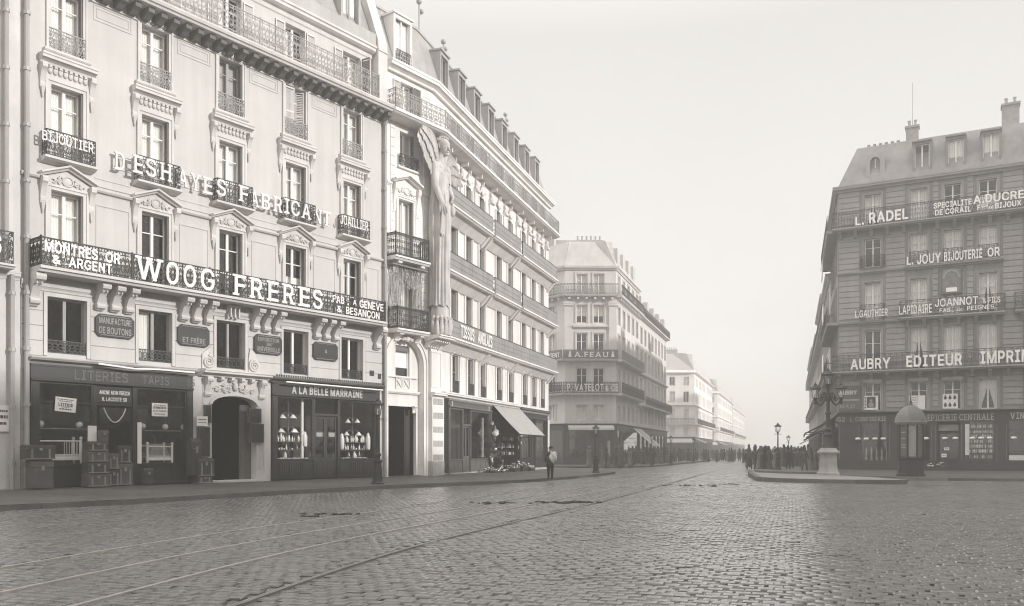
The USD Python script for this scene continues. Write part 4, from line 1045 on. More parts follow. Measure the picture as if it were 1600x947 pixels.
for k in range(2):
    a = 0.95 + 0.55 * k; g = panel_frame(G(), a, a + 0.53, 4.55, 5.15, 0.05, 0.06)
    v, f = g.get(); v[:, 1] -= 0.3; g = G().add(v, f)
    for sg in (0, 1):
        g.tube([(a + 0.06, -0.27, 4.61 + 0.48 * sg), (a + 0.47, -0.27, 5.09 - 0.48 * sg)], 0.03, 4)
    g.ell((a + 0.265, -0.25, 4.85), (0.07, 0.05, 0.07), 1)
    partA("balustrade_panel", g, "stone2")
partA("balustrade_rail", G().box(0.3, 2.55, -0.3, -0.2, 5.15, 5.24).box(0.3, 2.55, -0.3, -0.22, 4.46, 4.54), "stone2")
W = partA("window", G().box(0.98, 1.04, -0.46, -0.4, 5.25, 6.85).box(1.96, 2.02, -0.46, -0.4, 5.25, 6.85).box(1.04, 1.96, -0.46, -0.4, 6.78, 6.85), "frame_white")
part(W, "blind", A(G().box(1.04, 1.96, -0.47, -0.46, 5.7, 6.78)), "curtain"); part(W, "pane", A(G().box(1.04, 1.96, -0.485, -0.48, 5.25, 5.7)), "glass")
g = G()
for x in np.arange(1.0, 2.0, 0.055):
    g.tube([(x, -0.4, 6.6), (x + 0.0, -0.4, 6.48)], [0.028, 0.01], 4)
part(W, "pelmet", A(g.box(0.98, 2.02, -0.42, -0.38, 6.58, 6.85)), "shutter_grey")
g = G(); g.box(0.05, 2.9, -3.1, -3.0, -0.3, 3.6); g.box(0.05, 0.1, -3, -0.5, -0.3, 3.6); g.box(2.8, 2.9, -3, -0.5, -0.3, 3.6); g.box(0.1, 2.8, -3.0, -0.5, 3.6, 3.7)
g.box(0.05, SB, -2.4, -2.3, 3.8, 20.8)
for z in (7.3, 11.0, 14.9, 18.4, 20.8):
    g.box(0.05, SB, -2.3, -0.43, z - 0.1, z)
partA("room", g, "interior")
partA("carriage_door", G().box(2.0, 2.42, -0.75, -0.68, 0, 3.5).box(2.06, 2.36, -0.68, -0.65, 0.3, 1.3).box(2.06, 2.36, -0.68, -0.65, 1.5, 3.2), "wood_dark")
def winA(c, w, z0, z1, curtain=True):
    g = G(); s0, s1 = c - w / 2, c + w / 2; dw = -0.28
    g.box(s0, s0 + 0.06, dw - 0.04, dw + 0.04, z0, z1); g.box(s1 - 0.06, s1, dw - 0.04, dw + 0.04, z0, z1); g.box(c - 0.05, c + 0.05, dw - 0.04, dw + 0.045, z0 + 0.07, z1 - 0.07); g.box(s0 + 0.06, s1 - 0.06, dw - 0.04, dw + 0.04, z1 - 0.07, z1); g.box(s0 + 0.06, s1 - 0.06, dw - 0.04, dw + 0.04, z0, z0 + 0.07)
    W = partA("window", g, "frame_white"); part(W, "pane", A(G().box(s0 + 0.06, s1 - 0.06, dw - 0.034, dw - 0.03, z0 + 0.07, z1 - 0.07)), "glass")
    if curtain:
        v, f = drape(s0, s1, z0, z1, dw - 0.14, folds=9).get(); part(W, "curtain", A(G().add(v, f)), "curtain", smooth=True)
    partA("folded_shutter", louvre(G(), (s1 - 0.03, -0.02), (s1 - 0.03, -0.22), z0 + 0.03, z1 - 0.03), "shutter_grey")
for c, w, a, b in WA:
    winA(c, w, a, b)
g = surround(G(), 1.42, 1.1, 11.3, 14.45, 0.18, 0.05); partA("window_surround", g, "stone2")
g = G(); a = 1.02; c = 1.42
for sg in (-1, 1):
    pr = [(0, 0), (0.18, 0), (0.24, 0.07), (0.36, 0.1), (0.36, 0.2), (0, 0.22)]; v = []
    for e in (0, 1):
        v += [(c + sg * (a if e == 0 else 0), d, 15.18 + 0.4 * e + h) for d, h in pr]
    n = 6; g.add(v, [[i, (i + 1) % n, (i + 1) % n + n, i + n] for i in range(n)]); g.add(v, [[0, i + 1, i] for i in range(1, n - 1)] + [[n, n + i, n + i + 1] for i in range(1, n - 1)])
g.box(c - 0.85, c + 0.85, 0, 0.06, 14.66, 15.2)
PD = partA("pediment", g, "stone2")
g = G(); relief(g, c, 14.92, 1.3, 0.42, 0.07, 77); part(PD, "carved_medallion", A(g), "stone2", smooth=50)
for sg in (-1, 1):
    part(PD, "console", A(G().prof(np.array(console(0.2, 1.5, 0.22)) + [0, 15.18], c + sg * 0.86 - 0.09, c + sg * 0.86 + 0.09)), "stone2")
g = G()
for z in list(np.arange(8.0, 18.2, 0.42)):
    g.box(0.62, 0.66, 0, 0.0, z, z); 
for s0, s1 in ((0.3, 0.62), (2.75, 3.0)):
    for z in np.arange(7.9, 18.2, 0.48):
        g.cbox(s0, s1, 0.001, 0.03, z + 0.008, z + 0.472, 0.01)
partA("quoin_courses", g, "stone2")
partA("string_course", G().prof(cornice_prof(15.0, 15.16, 0.1), 0.02, 0.4).prof(cornice_prof(15.0, 15.16, 0.1), 2.45, SB), "stone2")
partA("balconet", railing(G(), [(0.88, 0.05), (0.88, 0.2), (2.18, 0.2), (2.18, 0.05)], 16.2, 16.75, "scroll", 0.3, 0.011), "iron_grey")
partA("window_sill", G().box(0.8, 2.26, 0, 0.14, 16.05, 16.14), "stone2")
for z, zr, s0, s1, d in ((11.27, 12.45, 0.05, 2.5, 0.7), (7.57, 8.68, 0.18, 2.45, 0.7)):
    partA("balcony_slab", G().prof([(0, z - 0.2), (d * 0.9, z - 0.2), (d, z - 0.1), (d + 0.06, z - 0.09), (d + 0.06, z), (0, z)], s0 - 0.05, s1 + 0.05), "stone2")
    partA("railing", railing(G(), [(s0, 0.02), (s0, d - 0.05), (s1, d - 0.05), (s1, 0.02)], z, zr, "baluster", 0.155, 0.0125, 2.0), "iron_grey")
    for s in (s0 + 0.42, s1 - 0.35):
        g = G(); pr = console(0.3, 0.62 if z > 9 else 0.42, 0.55); pr[:, 1] += z - 0.2; g.prof(pr, s - 0.14, s + 0.14); partA("bracket", g, "stone2")
# creeper round the window
r_ = np.random.default_rng(3)
g = G(); gl = G()
for k in range(120):
    x = r_.uniform(0.1, 2.55); top = 10.75 if k % 3 else 10.5
    low = 7.75 if (x < 0.85 or x > 1.9) else r_.uniform(9.5, 10.0)
    z = np.linspace(top, low + r_.uniform(0, 0.5), 9)
    g.tube(np.c_[x + 0.05 * np.cumsum(r_.normal(0, 0.6, 9)), np.full(9, 0.1 + r_.uniform(0, 0.22)), z], r_.uniform(0.008, 0.022), 3)
for k in range(1500):
    x = r_.uniform(0.05, 2.6); z = r_.uniform(7.75, 10.8)
    if 0.85 < x < 1.92 and z < 9.8:
        continue
    c0 = np.array([x, r_.uniform(0.08, 0.4), z]); u = r_.normal(0, 1, 3); u /= np.linalg.norm(u); w = np.cross(u, r_.normal(0, 1, 3)); w /= np.linalg.norm(w); e = r_.uniform(0.03, 0.06)
    gl.add([c0 - u * e, c0 + w * e * 0.5, c0 + u * e, c0 - w * e * 0.5], [[0, 1, 2, 3]])
CP = thing("creeper", "dry pale creeper trained on a trellis round the window above the carriage arch", "climbing plant", F1)
part(CP, "stems", g, "vine"); part(CP, "leaves", gl, "vine", kind="stuff")
g = G().box(0.02, 2.62, 0.04, 0.5, 10.82, 10.88)
for x in np.arange(0.7, 2.1, 0.16):
    for sg in (-1, 1):
        g.tube([(x, 0.3, 10.8), (x + 0.2 * sg, 0.3, 10.2)], 0.012, 3)
part(CP, "trellis", g, "wood_light")
# face B
GR = [[3.2, 5.55, 7.9 - 0.35], [10.75, 13.0], [16.35, 18.7, 21.0]]
GW = [[3.05, 5.4, 7.0], [9.3, 11.8], [14.6, 17.2, 19.6]]
ENT = [3.27, 5.75, 7.9, 11.0, 13.5, 16.7, 19.0, 21.3]
UP = [3.05, 5.4, 7.7, 10.9, 13.3, 16.4, 18.8, 21.1]
holes = [(c - 0.52, 4.72, c + 0.52, 6.86) for c in ENT] + [(c - 0.5, a, c + 0.5, b) for c in UP for a, b in ((7.62, 10.72), (11.28, 14.3), (14.95, 17.3))] + [(c - 0.42, 18.72, c + 0.42, 20.45) for c in UP]
part(B2, "wall", G().poly(holed(0.0, BL, 4.2, 21.0, holes), -0.42, 0.0), "stone2")
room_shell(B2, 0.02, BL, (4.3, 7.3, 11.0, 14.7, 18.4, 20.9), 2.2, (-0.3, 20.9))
part(B2, "end_wall", G().box(BL - 0.4, BL, -12, -0.42, -0.4, 21), "stone2")
for k, c in enumerate(ENT):
    z0, z1 = 4.72, 6.86
    window(B2, c, 1.04, z0, z1, "frame_grey", "left" if k % 3 == 1 else "none", simple=True, bars=(0.55,), dw=-0.2)
    part(B2, "guard_panel", G().box(c - 0.55, c + 0.55, -0.03, 0.03, z0 - 0.02, z0 + 0.62).box(c - 0.55, c + 0.55, -0.04, 0.05, z0 + 0.62, z0 + 0.66), "iron_grey")
    for sg in (-1, 1):
        g = G().box(c + sg * 0.66 - 0.09, c + sg * 0.66 + 0.09, 0, 0.09, 4.7, 6.7); g.prof(np.array(console(0.2, 0.42, 0.22)) + [0, 7.0], c + sg * 0.66 - 0.08, c + sg * 0.66 + 0.08)
        part(B2, "pilaster", g, "stone2")
for z0, z1, zb in ((7.62, 10.72, 10.85), (11.28, 14.3, 14.5), (14.95, 17.3, None)):
    for c in UP:
        g = louvre(G(), (c - 0.49, -0.2), (c - 0.01, -0.2), z0, z1); louvre(g, (c + 0.01, -0.2), (c + 0.49, -0.2), z0, z1)
        part(B2, "closed_shutter", g, "shutter_grey")
        for sg in (-1, 1):
            g = G().box(c + sg * 0.62 - 0.09, c + sg * 0.62 + 0.09, 0, 0.09, z0, z1 - 0.1)
            if zb:
                g.prof(np.array(console(0.2, 0.42, 0.22)) + [0, zb], c + sg * 0.62 - 0.08, c + sg * 0.62 + 0.08)
            part(B2, "pilaster", g, "stone2")
        if not zb:
            g = G(); relief(g, c, 17.75, 0.95, 0.55, 0.12, int(c * 10), False); g.ell((c, 0.12, 17.7), (0.2, 0.08, 0.26), 2); g.tube(np.c_[c + 0.26 * np.cos(np.linspace(0, 6.28, 13)), np.full(13, 0.13), 17.7 + 0.32 * np.sin(np.linspace(0, 6.28, 13))], 0.04, 5); g.box(c - 0.05, c + 0.05, 0.02, 0.22, 18.0, 18.35)
            part(B2, "carved_cartouche", g, "stone2", smooth=50)
for k in range(len(UP) + 1):
    s = [1.75, 4.2, 6.6, 9.3, 12.1, 14.9, 17.6, 19.95, 22.3][k]
    g = G().box(s - 0.26, s + 0.26, 0, 0.12, 15.0, 17.2); g.prof(cornice_prof(17.2, 17.45, 0.3), s - 0.32, s + 0.32); g.box(s - 0.2, s + 0.2, 0, 0.14, 17.45, 17.65); g.ell((s, 0.12, 17.86), (0.12, 0.1, 0.17), 2); relief(g, s, 17.6, 0.6, 0.3, 0.14, int(s * 7), False); g.box(s - 0.06, s + 0.06, 0.05, 0.5, 18.1, 18.35)
    part(B2, "herm_pier", g, "stone2", smooth=40)
RUNS = {7.57: [(0.35, 22.7)], 11.25: [(0.35, 7.45), (7.9, 13.2), (13.65, 22.7)], 14.88: [(0.35, 7.45), (7.9, 13.2), (13.65, 22.7)]}
for z, runs in RUNS.items():
    for k, (a, b) in enumerate(runs):
        cut = [a] + ([7.45, 13.2] if len(runs) == 1 else []) + [b]
        for x0, x1 in zip(cut[:-1], cut[1:]):
            part(B2, "coved_band", G().prof([(0, z - 0.68), (0.12, z - 0.66), (0.6, z - 0.22), (0.6, z - 0.19), (0, z - 0.19)], x0 + 0.12, x1 - 0.12), "stone2")
            for s in (x0 + 0.06, x1 - 0.06):
                pr = np.array([(0, z - 0.95), (0.16, z - 0.85), (0.68, z - 0.24), (0.68, z - 0.19), (0, z - 0.19)]); part(B2, "bracket", G().prof(pr, s - 0.13, s + 0.13), "stone2")
        d = 0.9
        part(B2, "balcony_slab", G().prof([(0, z - 0.19), (d * 0.92, z - 0.19), (d, z - 0.11), (d + 0.06, z - 0.1), (d + 0.06, z), (0, z)], a - 0.05, b + 0.05), "stone2")
        n = max(2, round((b - a) / 1.8))
        for j in range(n):
            x0, x1 = a + (b - a) * j / n, a + (b - a) * (j + 1) / n
            g = G().box(x0 + 0.01, x1 - 0.01, d - 0.07, d - 0.03, z + 0.06, z + 0.95)
            for f_ in (0.3, 0.6):
                g.box(x0 + 0.01, x1 - 0.01, d - 0.03, d - 0.012, z + f_, z + f_ + 0.05)
            part(B2, "balcony_panel", g, "panel_zinc")
        g = railing(G(), [(a, 0.02), (a, d - 0.05)], z, z + 0.98, "baluster", 0.15, 0.011); railing(g, [(b, d - 0.05), (b, 0.02)], z, z + 0.98, "baluster", 0.15, 0.011)
        g.box(a, b, d - 0.08, d - 0.02, z + 0.95, z + 1.0)
        part(B2, "railing", g, "iron_grey")
# fifth floor balcony round the bend
pr = [(0, 18.35), (0.55, 18.35), (0.82, 18.42), (0.9, 18.48), (0.96, 18.5), (0.96, 18.64), (0, 18.66)]
partA("balcony_slab", G().prof(pr, -0.25, SB, None, MT), "stone2"); part(B2, "balcony_slab", G().prof(pr, 0, BL + 0.1, -MT), "stone2")
partA("railing", railing(G(), [(-0.15, 0.02), (-0.15, 0.86), (SB + MT * 0.86, 0.86)], 18.64, 19.66, "scroll", 0.36, 0.012, 1.6), "iron_light")
part(B2, "railing", railing(G(), [(-MT * 0.86, 0.86), (BL, 0.86), (BL, 0.02)], 18.64, 19.66, "scroll", 0.36, 0.012, 2.3), "iron_light")
for c in UP:
    window(B2, c, 0.84, 18.72, 20.45, "frame_grey", "none", simple=True, bars=(0.5,))
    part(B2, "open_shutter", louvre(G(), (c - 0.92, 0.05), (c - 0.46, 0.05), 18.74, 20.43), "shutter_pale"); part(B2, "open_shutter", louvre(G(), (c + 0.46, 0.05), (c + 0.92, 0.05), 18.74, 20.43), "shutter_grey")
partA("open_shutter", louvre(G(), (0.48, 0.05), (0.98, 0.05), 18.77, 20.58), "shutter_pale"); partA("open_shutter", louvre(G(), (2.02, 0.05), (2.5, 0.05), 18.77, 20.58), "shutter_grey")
g = panel_frame(G(), 2.55, 3.3, 18.9, 20.4, 0.03, 0.02); 
for z in np.arange(18.9, 20.6, 0.36):
    g.box(0.1, 0.44, 0, 0.012, z, z + 0.34)
partA("wall_panel", g, "stone2")
pr = cornice_prof(20.85, 21.35, 0.5)
partA("cornice", G().prof(pr, 0.0, SB, None, MT), "stone2"); part(B2, "cornice", G().prof(pr, 0, BL + 0.3, -MT), "stone2")
pr = [(-0.05, 21.3), (-1.05, 24.5), (-9, 25.4), (-9, 21.3)]
part(B2, "roof", G().prof(pr, 0, BL, -MT), "slate"); partA("roof", G().prof(pr, -0.1, SB, None, MT), "slate")
partA("roof_ridge", G().prof([(-1.1, 24.46), (-0.98, 24.5), (-0.98, 24.62), (-1.2, 24.66)], -0.1, SB, None, MT), "zinc"); part(B2, "roof_ridge", G().prof([(-1.1, 24.46), (-0.98, 24.5), (-0.98, 24.62), (-1.2, 24.66)], 0, BL, -MT), "zinc")
DF = FA
for c in (2.2, 4.9, 7.5, 10.1, 12.8, 15.4, 18.0, 20.6):
    dormer(B2, c, 0.95, 21.4, 23.7, d=-0.18)
    part(B2, "roof_standard", G().tube([(c + 1.3, -0.15, 21.5), (c + 1.3, -1.0, 24.3)], 0.05, 5), "zinc")
def dormerA(c, w, z0, z1, d):
    g = G(); s0, s1 = c - w / 2 - 0.13, c + w / 2 + 0.13
    g.poly(holed(s0, s1, z0, z1 + 0.22, [(c - w / 2, z0 + 0.05, c + w / 2, z1)]), d - 0.12, d); g.box(s0, s0 + 0.06, d - 1.6, d - 0.12, z0, z1 + 0.2); g.box(s1 - 0.06, s1, d - 1.6, d - 0.12, z0, z1 + 0.2); g.box(s0 - 0.05, s1 + 0.05, d - 1.7, d + 0.1, z1 + 0.2, z1 + 0.3)
    D = partA("dormer", g, "stone2"); part(D, "dormer_back", A(G().box(s0 + 0.06, s1 - 0.06, d - 0.62, d - 0.6, z0, z1 + 0.2)), "interior")
    k = G(); dw = d - 0.16
    for a, b in ((c - w / 2, c - w / 2 + 0.05), (c - 0.04, c + 0.04), (c + w / 2 - 0.05, c + w / 2)):
        k.box(a, b, dw - 0.03, dw + 0.03, z0 + 0.06, z1)
    part(D, "sash", A(k), "frame_white"); part(D, "curtain", A(drape(c - w / 2, c + w / 2, z0, z1, dw - 0.1)), "curtain", smooth=True); part(D, "pane", A(G().box(c - w / 2, c + w / 2, dw - 0.02, dw - 0.016, z0 + 0.05, z1)), "glass")
    part(D, "dormer_guard", A(railing(G(), [(c - w / 2, d + 0.08), (c + w / 2, d + 0.08)], z0, z0 + 0.8, "baluster", 0.2, 0.01)), "iron_grey")
dormerA(1.35, 1.1, 21.45, 23.9, -0.12)
for px, d, z0, z1 in ((712, -3.2, 24.2, 26.2), (797, -3.2, 24.2, 26.6)):
    chimney(B2, FB.S(px, d), d, z0, z1, 1.7, 0.8, 5)
for px, h in ((655, 3.0), (693, 2.2), (790, 2.2)):
    f = FB; s = FB.S(px, -1.6)
    g = G().tube([(s, -1.6, 24.3), (s, -1.6, 24.5 + h * 0.8)], 0.05, 6); g.ell((s - 0.02, -1.6, 24.5 + h * 0.82), (0.17, 0.17, 0.17), 1); g.ell((s + 0.28, -1.6, 24.5 + h * 0.68), (0.15, 0.15, 0.15), 1); g.tube([(s, -1.6, 24.5 + h * 0.6), (s + 0.28, -1.6, 24.5 + h * 0.62)], 0.035, 5)
    part(B2, "chimney_cowl", g, "zinc", smooth=50)
# corner pier with banded stones
def Mm(g):
    v, f = g.get(); w = FM.o + v[:, :1] * FM.u + v[:, 1:2] * FM.n - FB.o
    return np.c_[w @ FB.u, w @ FB.n, v[:, 2]], f
for k in range(9):
    if k % 2 == 0:
        for a, b in ((-0.2, 0.28), (0.3, 0.78)):
            part(B2, "stone", Mm(G().cbox(a, b, 0.19, 0.24, 0.78 + k * 0.38, 1.1 + k * 0.38, 0.012)), "stone_dull")
part(B2, "corner_pier", Mm(G().box(-0.3, 0.88, -0.4, 0.22, 0.72, 4.2)), "stone2"); part(B2, "corner_plinth", Mm(G().cbox(-0.32, 0.9, -0.4, 0.25, -0.3, 0.74, 0.02)), "stone_dull")
part(B2, "corner_cornice", Mm(G().prof(cornice_prof(4.18, 4.48, 0.45), -0.36, 0.95)), "stone2")
part(B2, "corner_panel", Mm(panel_frame(G(), -0.28, 0.7, 4.75, 6.7, 0.05, 0.16).box(-0.3, 0.75, -0.3, 0.13, 4.5, 7.0)), "stone2")
part(B2, "corner_console", Mm(G().prof(cornice_prof(7.2, 7.5, 1.05), -0.75, 0.8)), "stone2")
g = G()
for k in range(7):
    x = -0.62 + k * 0.21; g.prof(np.array(console(0.2, 0.42, 0.7)) + [0, 7.24], x - 0.06, x + 0.06)
part(B2, "acanthus_bracket", Mm(g), "stone2")

# ------------------------------------------------------------------ figures
def flesh(bones, edge=0.05, smooth=8, seg=16):
    """One skin over tapered bones: ((x, y, z, r), (x, y, z, r)) in (s, d, z)."""
    parts = []
    for a, b in bones:
        parts.append(Manifold.batch_hull([Manifold.sphere(p[3], seg).translate(list(p[:3])) for p in (a, b)]))
    m = Manifold.batch_boolean(parts, __import__("manifold3d").OpType.Add).refine_to_length(edge)
    k = m.to_mesh(); t = trimesh.Trimesh(np.array(k.vert_properties)[:, :3], np.array(k.tri_verts), process=True)
    trimesh.smoothing.filter_taubin(t, 0.5, -0.53, smooth)
    return G().add(t.vertices, t.faces)

def hand(w, palm, tip, out, side, size, curl=0.5):
    """Bones of a hand: wrist, direction to the fingertips, thumb direction."""
    w = np.array(w, float); t = np.array(tip, float); t /= np.linalg.norm(t); o = np.array(out, float); o -= t * (o @ t); o /= np.linalg.norm(o); n = np.cross(t, o) * side
    r = 0.085 * size; B = []
    pc = w + t * 0.45 * size
    for k in range(4):
        y = (k - 1.5) * 0.2 * size; L = (0.42, 0.5, 0.46, 0.36)[k] * size
        a = pc + o * -y; b = a + t * L * 0.55 + n * curl * 0.1 * size; c = b + (t * (1 - curl) + n * curl) * L * 0.5
        B += [((*(w + o * -y * 0.5), r * 1.5), (*a, r * 1.25)), ((*a, r * 1.1), (*b, r * 0.95)), ((*b, r * 0.95), (*c, r * 0.75))]
    a = w + t * 0.15 * size + o * 0.22 * size
    B += [((*w, r * 1.3), (*a, r * 1.2)), ((*a, r * 1.15), (*(a + t * 0.22 * size + o * 0.12 * size), r * 0.95)), ((*(a + t * 0.22 * size + o * 0.12 * size), r * 0.95), (*(a + t * 0.42 * size + o * 0.1 * size + n * 0.08 * size), r * 0.75))]
    return B

def head_bones(c, s, face=(0, 1, 0)):
    """A head of height s round c, looking along face: skull, jaw, nose, brow, ears."""
    c = np.array(c, float); f = np.array(face, float); f /= np.linalg.norm(f); u = np.array([0, 0, 1.0]); r = np.cross(f, u)
    P = lambda x, y, z, q: (*(c + r * x * s + f * y * s + u * z * s), q * s)
    B = [(P(0, -0.08, 0.14, 0.34), P(0, 0.04, 0.1, 0.33)), (P(0, 0.08, -0.1, 0.25), P(0, 0.14, -0.33, 0.13)), (P(0.1, 0.12, -0.05, 0.2), P(-0.1, 0.12, -0.05, 0.2)),
         (P(0, 0.34, 0.06, 0.035), P(0, 0.43, -0.11, 0.055)), (P(0, 0.34, -0.12, 0.04), P(0, 0.42, -0.11, 0.05)), (P(-0.12, 0.3, 0.1, 0.05), P(0.12, 0.3, 0.1, 0.05)), (P(-0.07, 0.3, -0.22, 0.045), P(0.07, 0.3, -0.22, 0.045)),
         (P(0, 0.28, -0.36, 0.07), P(0, 0.24, -0.38, 0.09))]
    for sg in (-1, 1):
        B += [(P(sg * 0.33, -0.02, 0.04, 0.05), P(sg * 0.31, 0.0, -0.12, 0.04)), (P(sg * 0.13, 0.29, 0.02, 0.045), P(sg * 0.12, 0.3, 0.02, 0.04))]
    return B

AN = thing("angel_statue", "colossal winged stone angel with hanging arms carved on the building corner", "statue", FM)
D0 = 0.5
# robe: fluted column from the hem to the bodice
n = 96; a = np.linspace(0, 2 * math.pi, n, endpoint=False); zs = [9.08, 9.12, 9.3, 10.2, 11.4, 12.6, 13.6, 14.4, 15.0, 15.35]
rx = [0.56, 0.6, 0.58, 0.55, 0.55, 0.58, 0.6, 0.58, 0.5, 0.46]
v = []
for z, r in zip(zs, rx):
    fl = 0.034 * np.sin(a * 19 + 0.3 * z) + 0.03 * np.sin(a * 8 + z * 0.5)
    q = r + fl * (1.3 if z > 9.2 else 0.8)
    v.append(np.c_[q * np.cos(a), D0 + 0.92 * q * np.sin(a), np.full(n, z) + (0.05 * np.sin(a * 8) if z < 9.2 else 0)])
v = np.vstack(v); i = np.arange(len(zs) - 1)[:, None] * n + np.arange(n)[None]; j = np.arange(len(zs) - 1)[:, None] * n + (np.arange(n)[None] + 1) % n
part(AN, "robe", G().add(v, np.stack([i, j, j + n, i + n], -1).reshape(-1, 4)), "stone_statue", smooth=60)
part(AN, "column", G().lathe([(0.5, 7.5), (0.56, 7.6), (0.5, 7.75), (0.47, 8.4), (0.47, 9.3), (0, 9.3)], (0, D0, 0), 24), "stone_statue", smooth=40)
g = G(); r_ = np.random.default_rng(12)
for k in range(9):
    b = math.pi * (k / 8.0); x, y = 0.6 * math.cos(b), D0 + 0.55 * math.sin(b)
    q = np.linspace(0, 1, 8)
    g.tube(np.c_[x * (0.85 + 0.25 * np.sin(q * 2.6)), D0 + (y - D0) * (0.85 + 0.25 * np.sin(q * 2.6)), 7.55 + 0.95 * q + 0.1 * r_.uniform()], np.array([0.16, 0.15, 0.13, 0.12, 0.1, 0.08, 0.07, 0.04]), 7)
    sp = spiral((x, 8.35), 0.16, 0.04, 0, 1.4, 10); g.tube(np.c_[sp[:, 0], np.full(10, y + 0.08), sp[:, 1]], 0.035, 5)
part(AN, "acanthus_base", g, "stone_statue", smooth=60)
bones = [((-0.12, D0, 15.2, 0.42), (-0.14, D0 + 0.02, 16.0, 0.42)), ((0.14, D0, 15.2, 0.42), (0.14, D0 + 0.02, 16.0, 0.42)), ((-0.3, D0, 16.25, 0.36), (0.3, D0, 16.25, 0.36)), ((-0.52, D0, 16.62, 0.26), (0.52, D0, 16.62, 0.26)),
         ((0, D0, 16.7, 0.26), (0.02, D0 + 0.1, 17.35, 0.2)), ((-0.2, D0 + 0.26, 16.2, 0.2), (-0.2, D0 + 0.24, 16.1, 0.2)), ((0.2, D0 + 0.26, 16.2, 0.2), (0.2, D0 + 0.24, 16.1, 0.2)),
         ((-0.6, D0 + 0.05, 16.62, 0.25), (-0.66, D0 + 0.15, 15.5, 0.19)), ((-0.66, D0 + 0.15, 15.5, 0.19), (-0.5, D0 + 0.5, 14.5, 0.13)),
         ((0.6, D0 + 0.05, 16.62, 0.25), (0.68, D0 + 0.1, 15.75, 0.18)), ((0.68, D0 + 0.1, 15.75, 0.18), (0.55, D0 + 0.42, 15.2, 0.13))]
bones += hand((-0.5, D0 + 0.5, 14.5), None, (0.1, 0.1, -1), (0.6, 0.8, 0), 1, 0.62, 0.35) + hand((0.55, D0 + 0.42, 15.2), None, (-0.2, 0.3, -1), (-0.6, 0.8, 0), -1, 0.55, 0.7)
bones += head_bones((0.05, D0 + 0.2, 17.74), 1.06, (-0.12, 1, -0.3))
part(AN, "body", flesh(bones, 0.07, 6), "stone_statue", smooth=True)
g = G()
fv = np.array([-0.12, 1.0, 0.0]); fv /= np.linalg.norm(fv)
for k in range(150):
    th = r_.uniform(0, 2 * math.pi); ph = r_.uniform(-0.5, 1.5)
    dv = np.array([math.cos(th) * math.cos(ph), math.sin(th) * math.cos(ph), math.sin(ph)])
    if dv @ fv > 0.25 and ph < 0.75 or (ph < 0 and dv @ fv > -0.1):
        continue
    g.ell(np.array([0.05, D0 + 0.12, 17.86]) + dv * [0.42, 0.42, 0.42], (0.09, 0.09, 0.075), 1)
part(AN, "hair", g, "stone_statue", smooth=60)
g = G()
for k in range(9):
    x = -0.34 + 0.085 * k; g.tube([(x * 1.15, D0 + 0.34 - abs(x) * 0.3, 16.45), (x, D0 + 0.38 - abs(x) * 0.3, 15.9), (x * 0.9, D0 + 0.38 - abs(x) * 0.35, 15.3)], 0.03, 5)
g.tube([(-0.44, D0 + 0.12, 15.4), (-0.22, D0 + 0.37, 15.28), (0.0, D0 + 0.43, 15.24), (0.22, D0 + 0.37, 15.28), (0.44, D0 + 0.12, 15.4)], 0.04, 6)
part(AN, "bodice_folds", g, "stone_statue", smooth=True)
part(AN, "purse", G().ell((0.55, D0 + 0.5, 14.35), (0.16, 0.14, 0.3), 2).tube([(0.55, D0 + 0.45, 15.0), (0.55, D0 + 0.48, 14.6)], 0.04, 5), "stone_statue", smooth=True)
g = G()
for k in range(5):
    g.tube([(-0.5 + 0.05 * k, D0 + 0.5, 14.1), (-0.55 + 0.09 * k, D0 + 0.42, 12.9 - 0.1 * (k % 2))], [0.05, 0.07], 6)
part(AN, "ribbon", g, "stone_statue", smooth=True)
def wing(arch, tips, n_, w0, seed):
    """Feathers hung in three overlapping rows from a curved leading edge."""
    g = G(); rr = np.random.default_rng(seed); q = np.linspace(0, 1, 25)
    bez = lambda P_, t: ((1 - t) ** 2)[:, None] * P_[0] + (2 * t * (1 - t))[:, None] * P_[1] + (t ** 2)[:, None] * P_[2]
    A_ = bez(np.array(arch, float), q)
    g.tube(np.c_[A_[:, 0], np.full(25, D0 - 0.02), A_[:, 1]], np.linspace(0.17, 0.07, 25), 8)
    for row, (f0, lw, dd) in enumerate(((1.0, 1.0, 0.0), (0.66, 1.0, 0.09), (0.38, 0.9, 0.17))):
        m = n_ - row
        for k in range(m):
            t = np.array([(k + 0.5) / m]); a_ = bez(np.array(arch, float), t)[0]; b_ = bez(np.array(tips, float), t)[0]
            b_ = a_ + (b_ - a_) * f0 * rr.uniform(0.93, 1.05); v_ = b_ - a_; L_ = np.linalg.norm(v_); v_ = v_ / L_
            d1 = np.array([v_[0], 0.1, v_[1]]); d1 /= np.linalg.norm(d1); d2 = np.array([0, 1.0, 0]) - d1 * d1[1]; d2 /= np.linalg.norm(d2); d3 = np.cross(d1, d2)
            pts = np.array([(-0.5, 0.55), (-0.3, 0.8), (0.1, 1.0), (0.35, 0.85), (0.48, 0.4), (0.5, 0.0)]); c0 = np.array([(a_[0] + b_[0]) / 2, D0 - 0.06 + dd, (a_[1] + b_[1]) / 2])
            ring = []
            for u_, ww in pts:
                for e, hgt in ((-1, 0.0), (-0.5, 0.03), (0, 0.055), (0.5, 0.03), (1, 0.0)):
                    ring.append(c0 + d1 * u_ * L_ + d3 * e * ww * w0 * lw + d2 * hgt)
            i = np.arange(5)[:, None] * 5 + np.arange(4)[None]
            g.add(np.array(ring), np.stack([i, i + 1, i + 6, i + 5], -1).reshape(-1, 4))
            g.tube([c0 - d1 * 0.45 * L_ + d2 * 0.055, c0 + d1 * 0.48 * L_ + d2 * 0.055], [0.022, 0.008], 4)
    return g
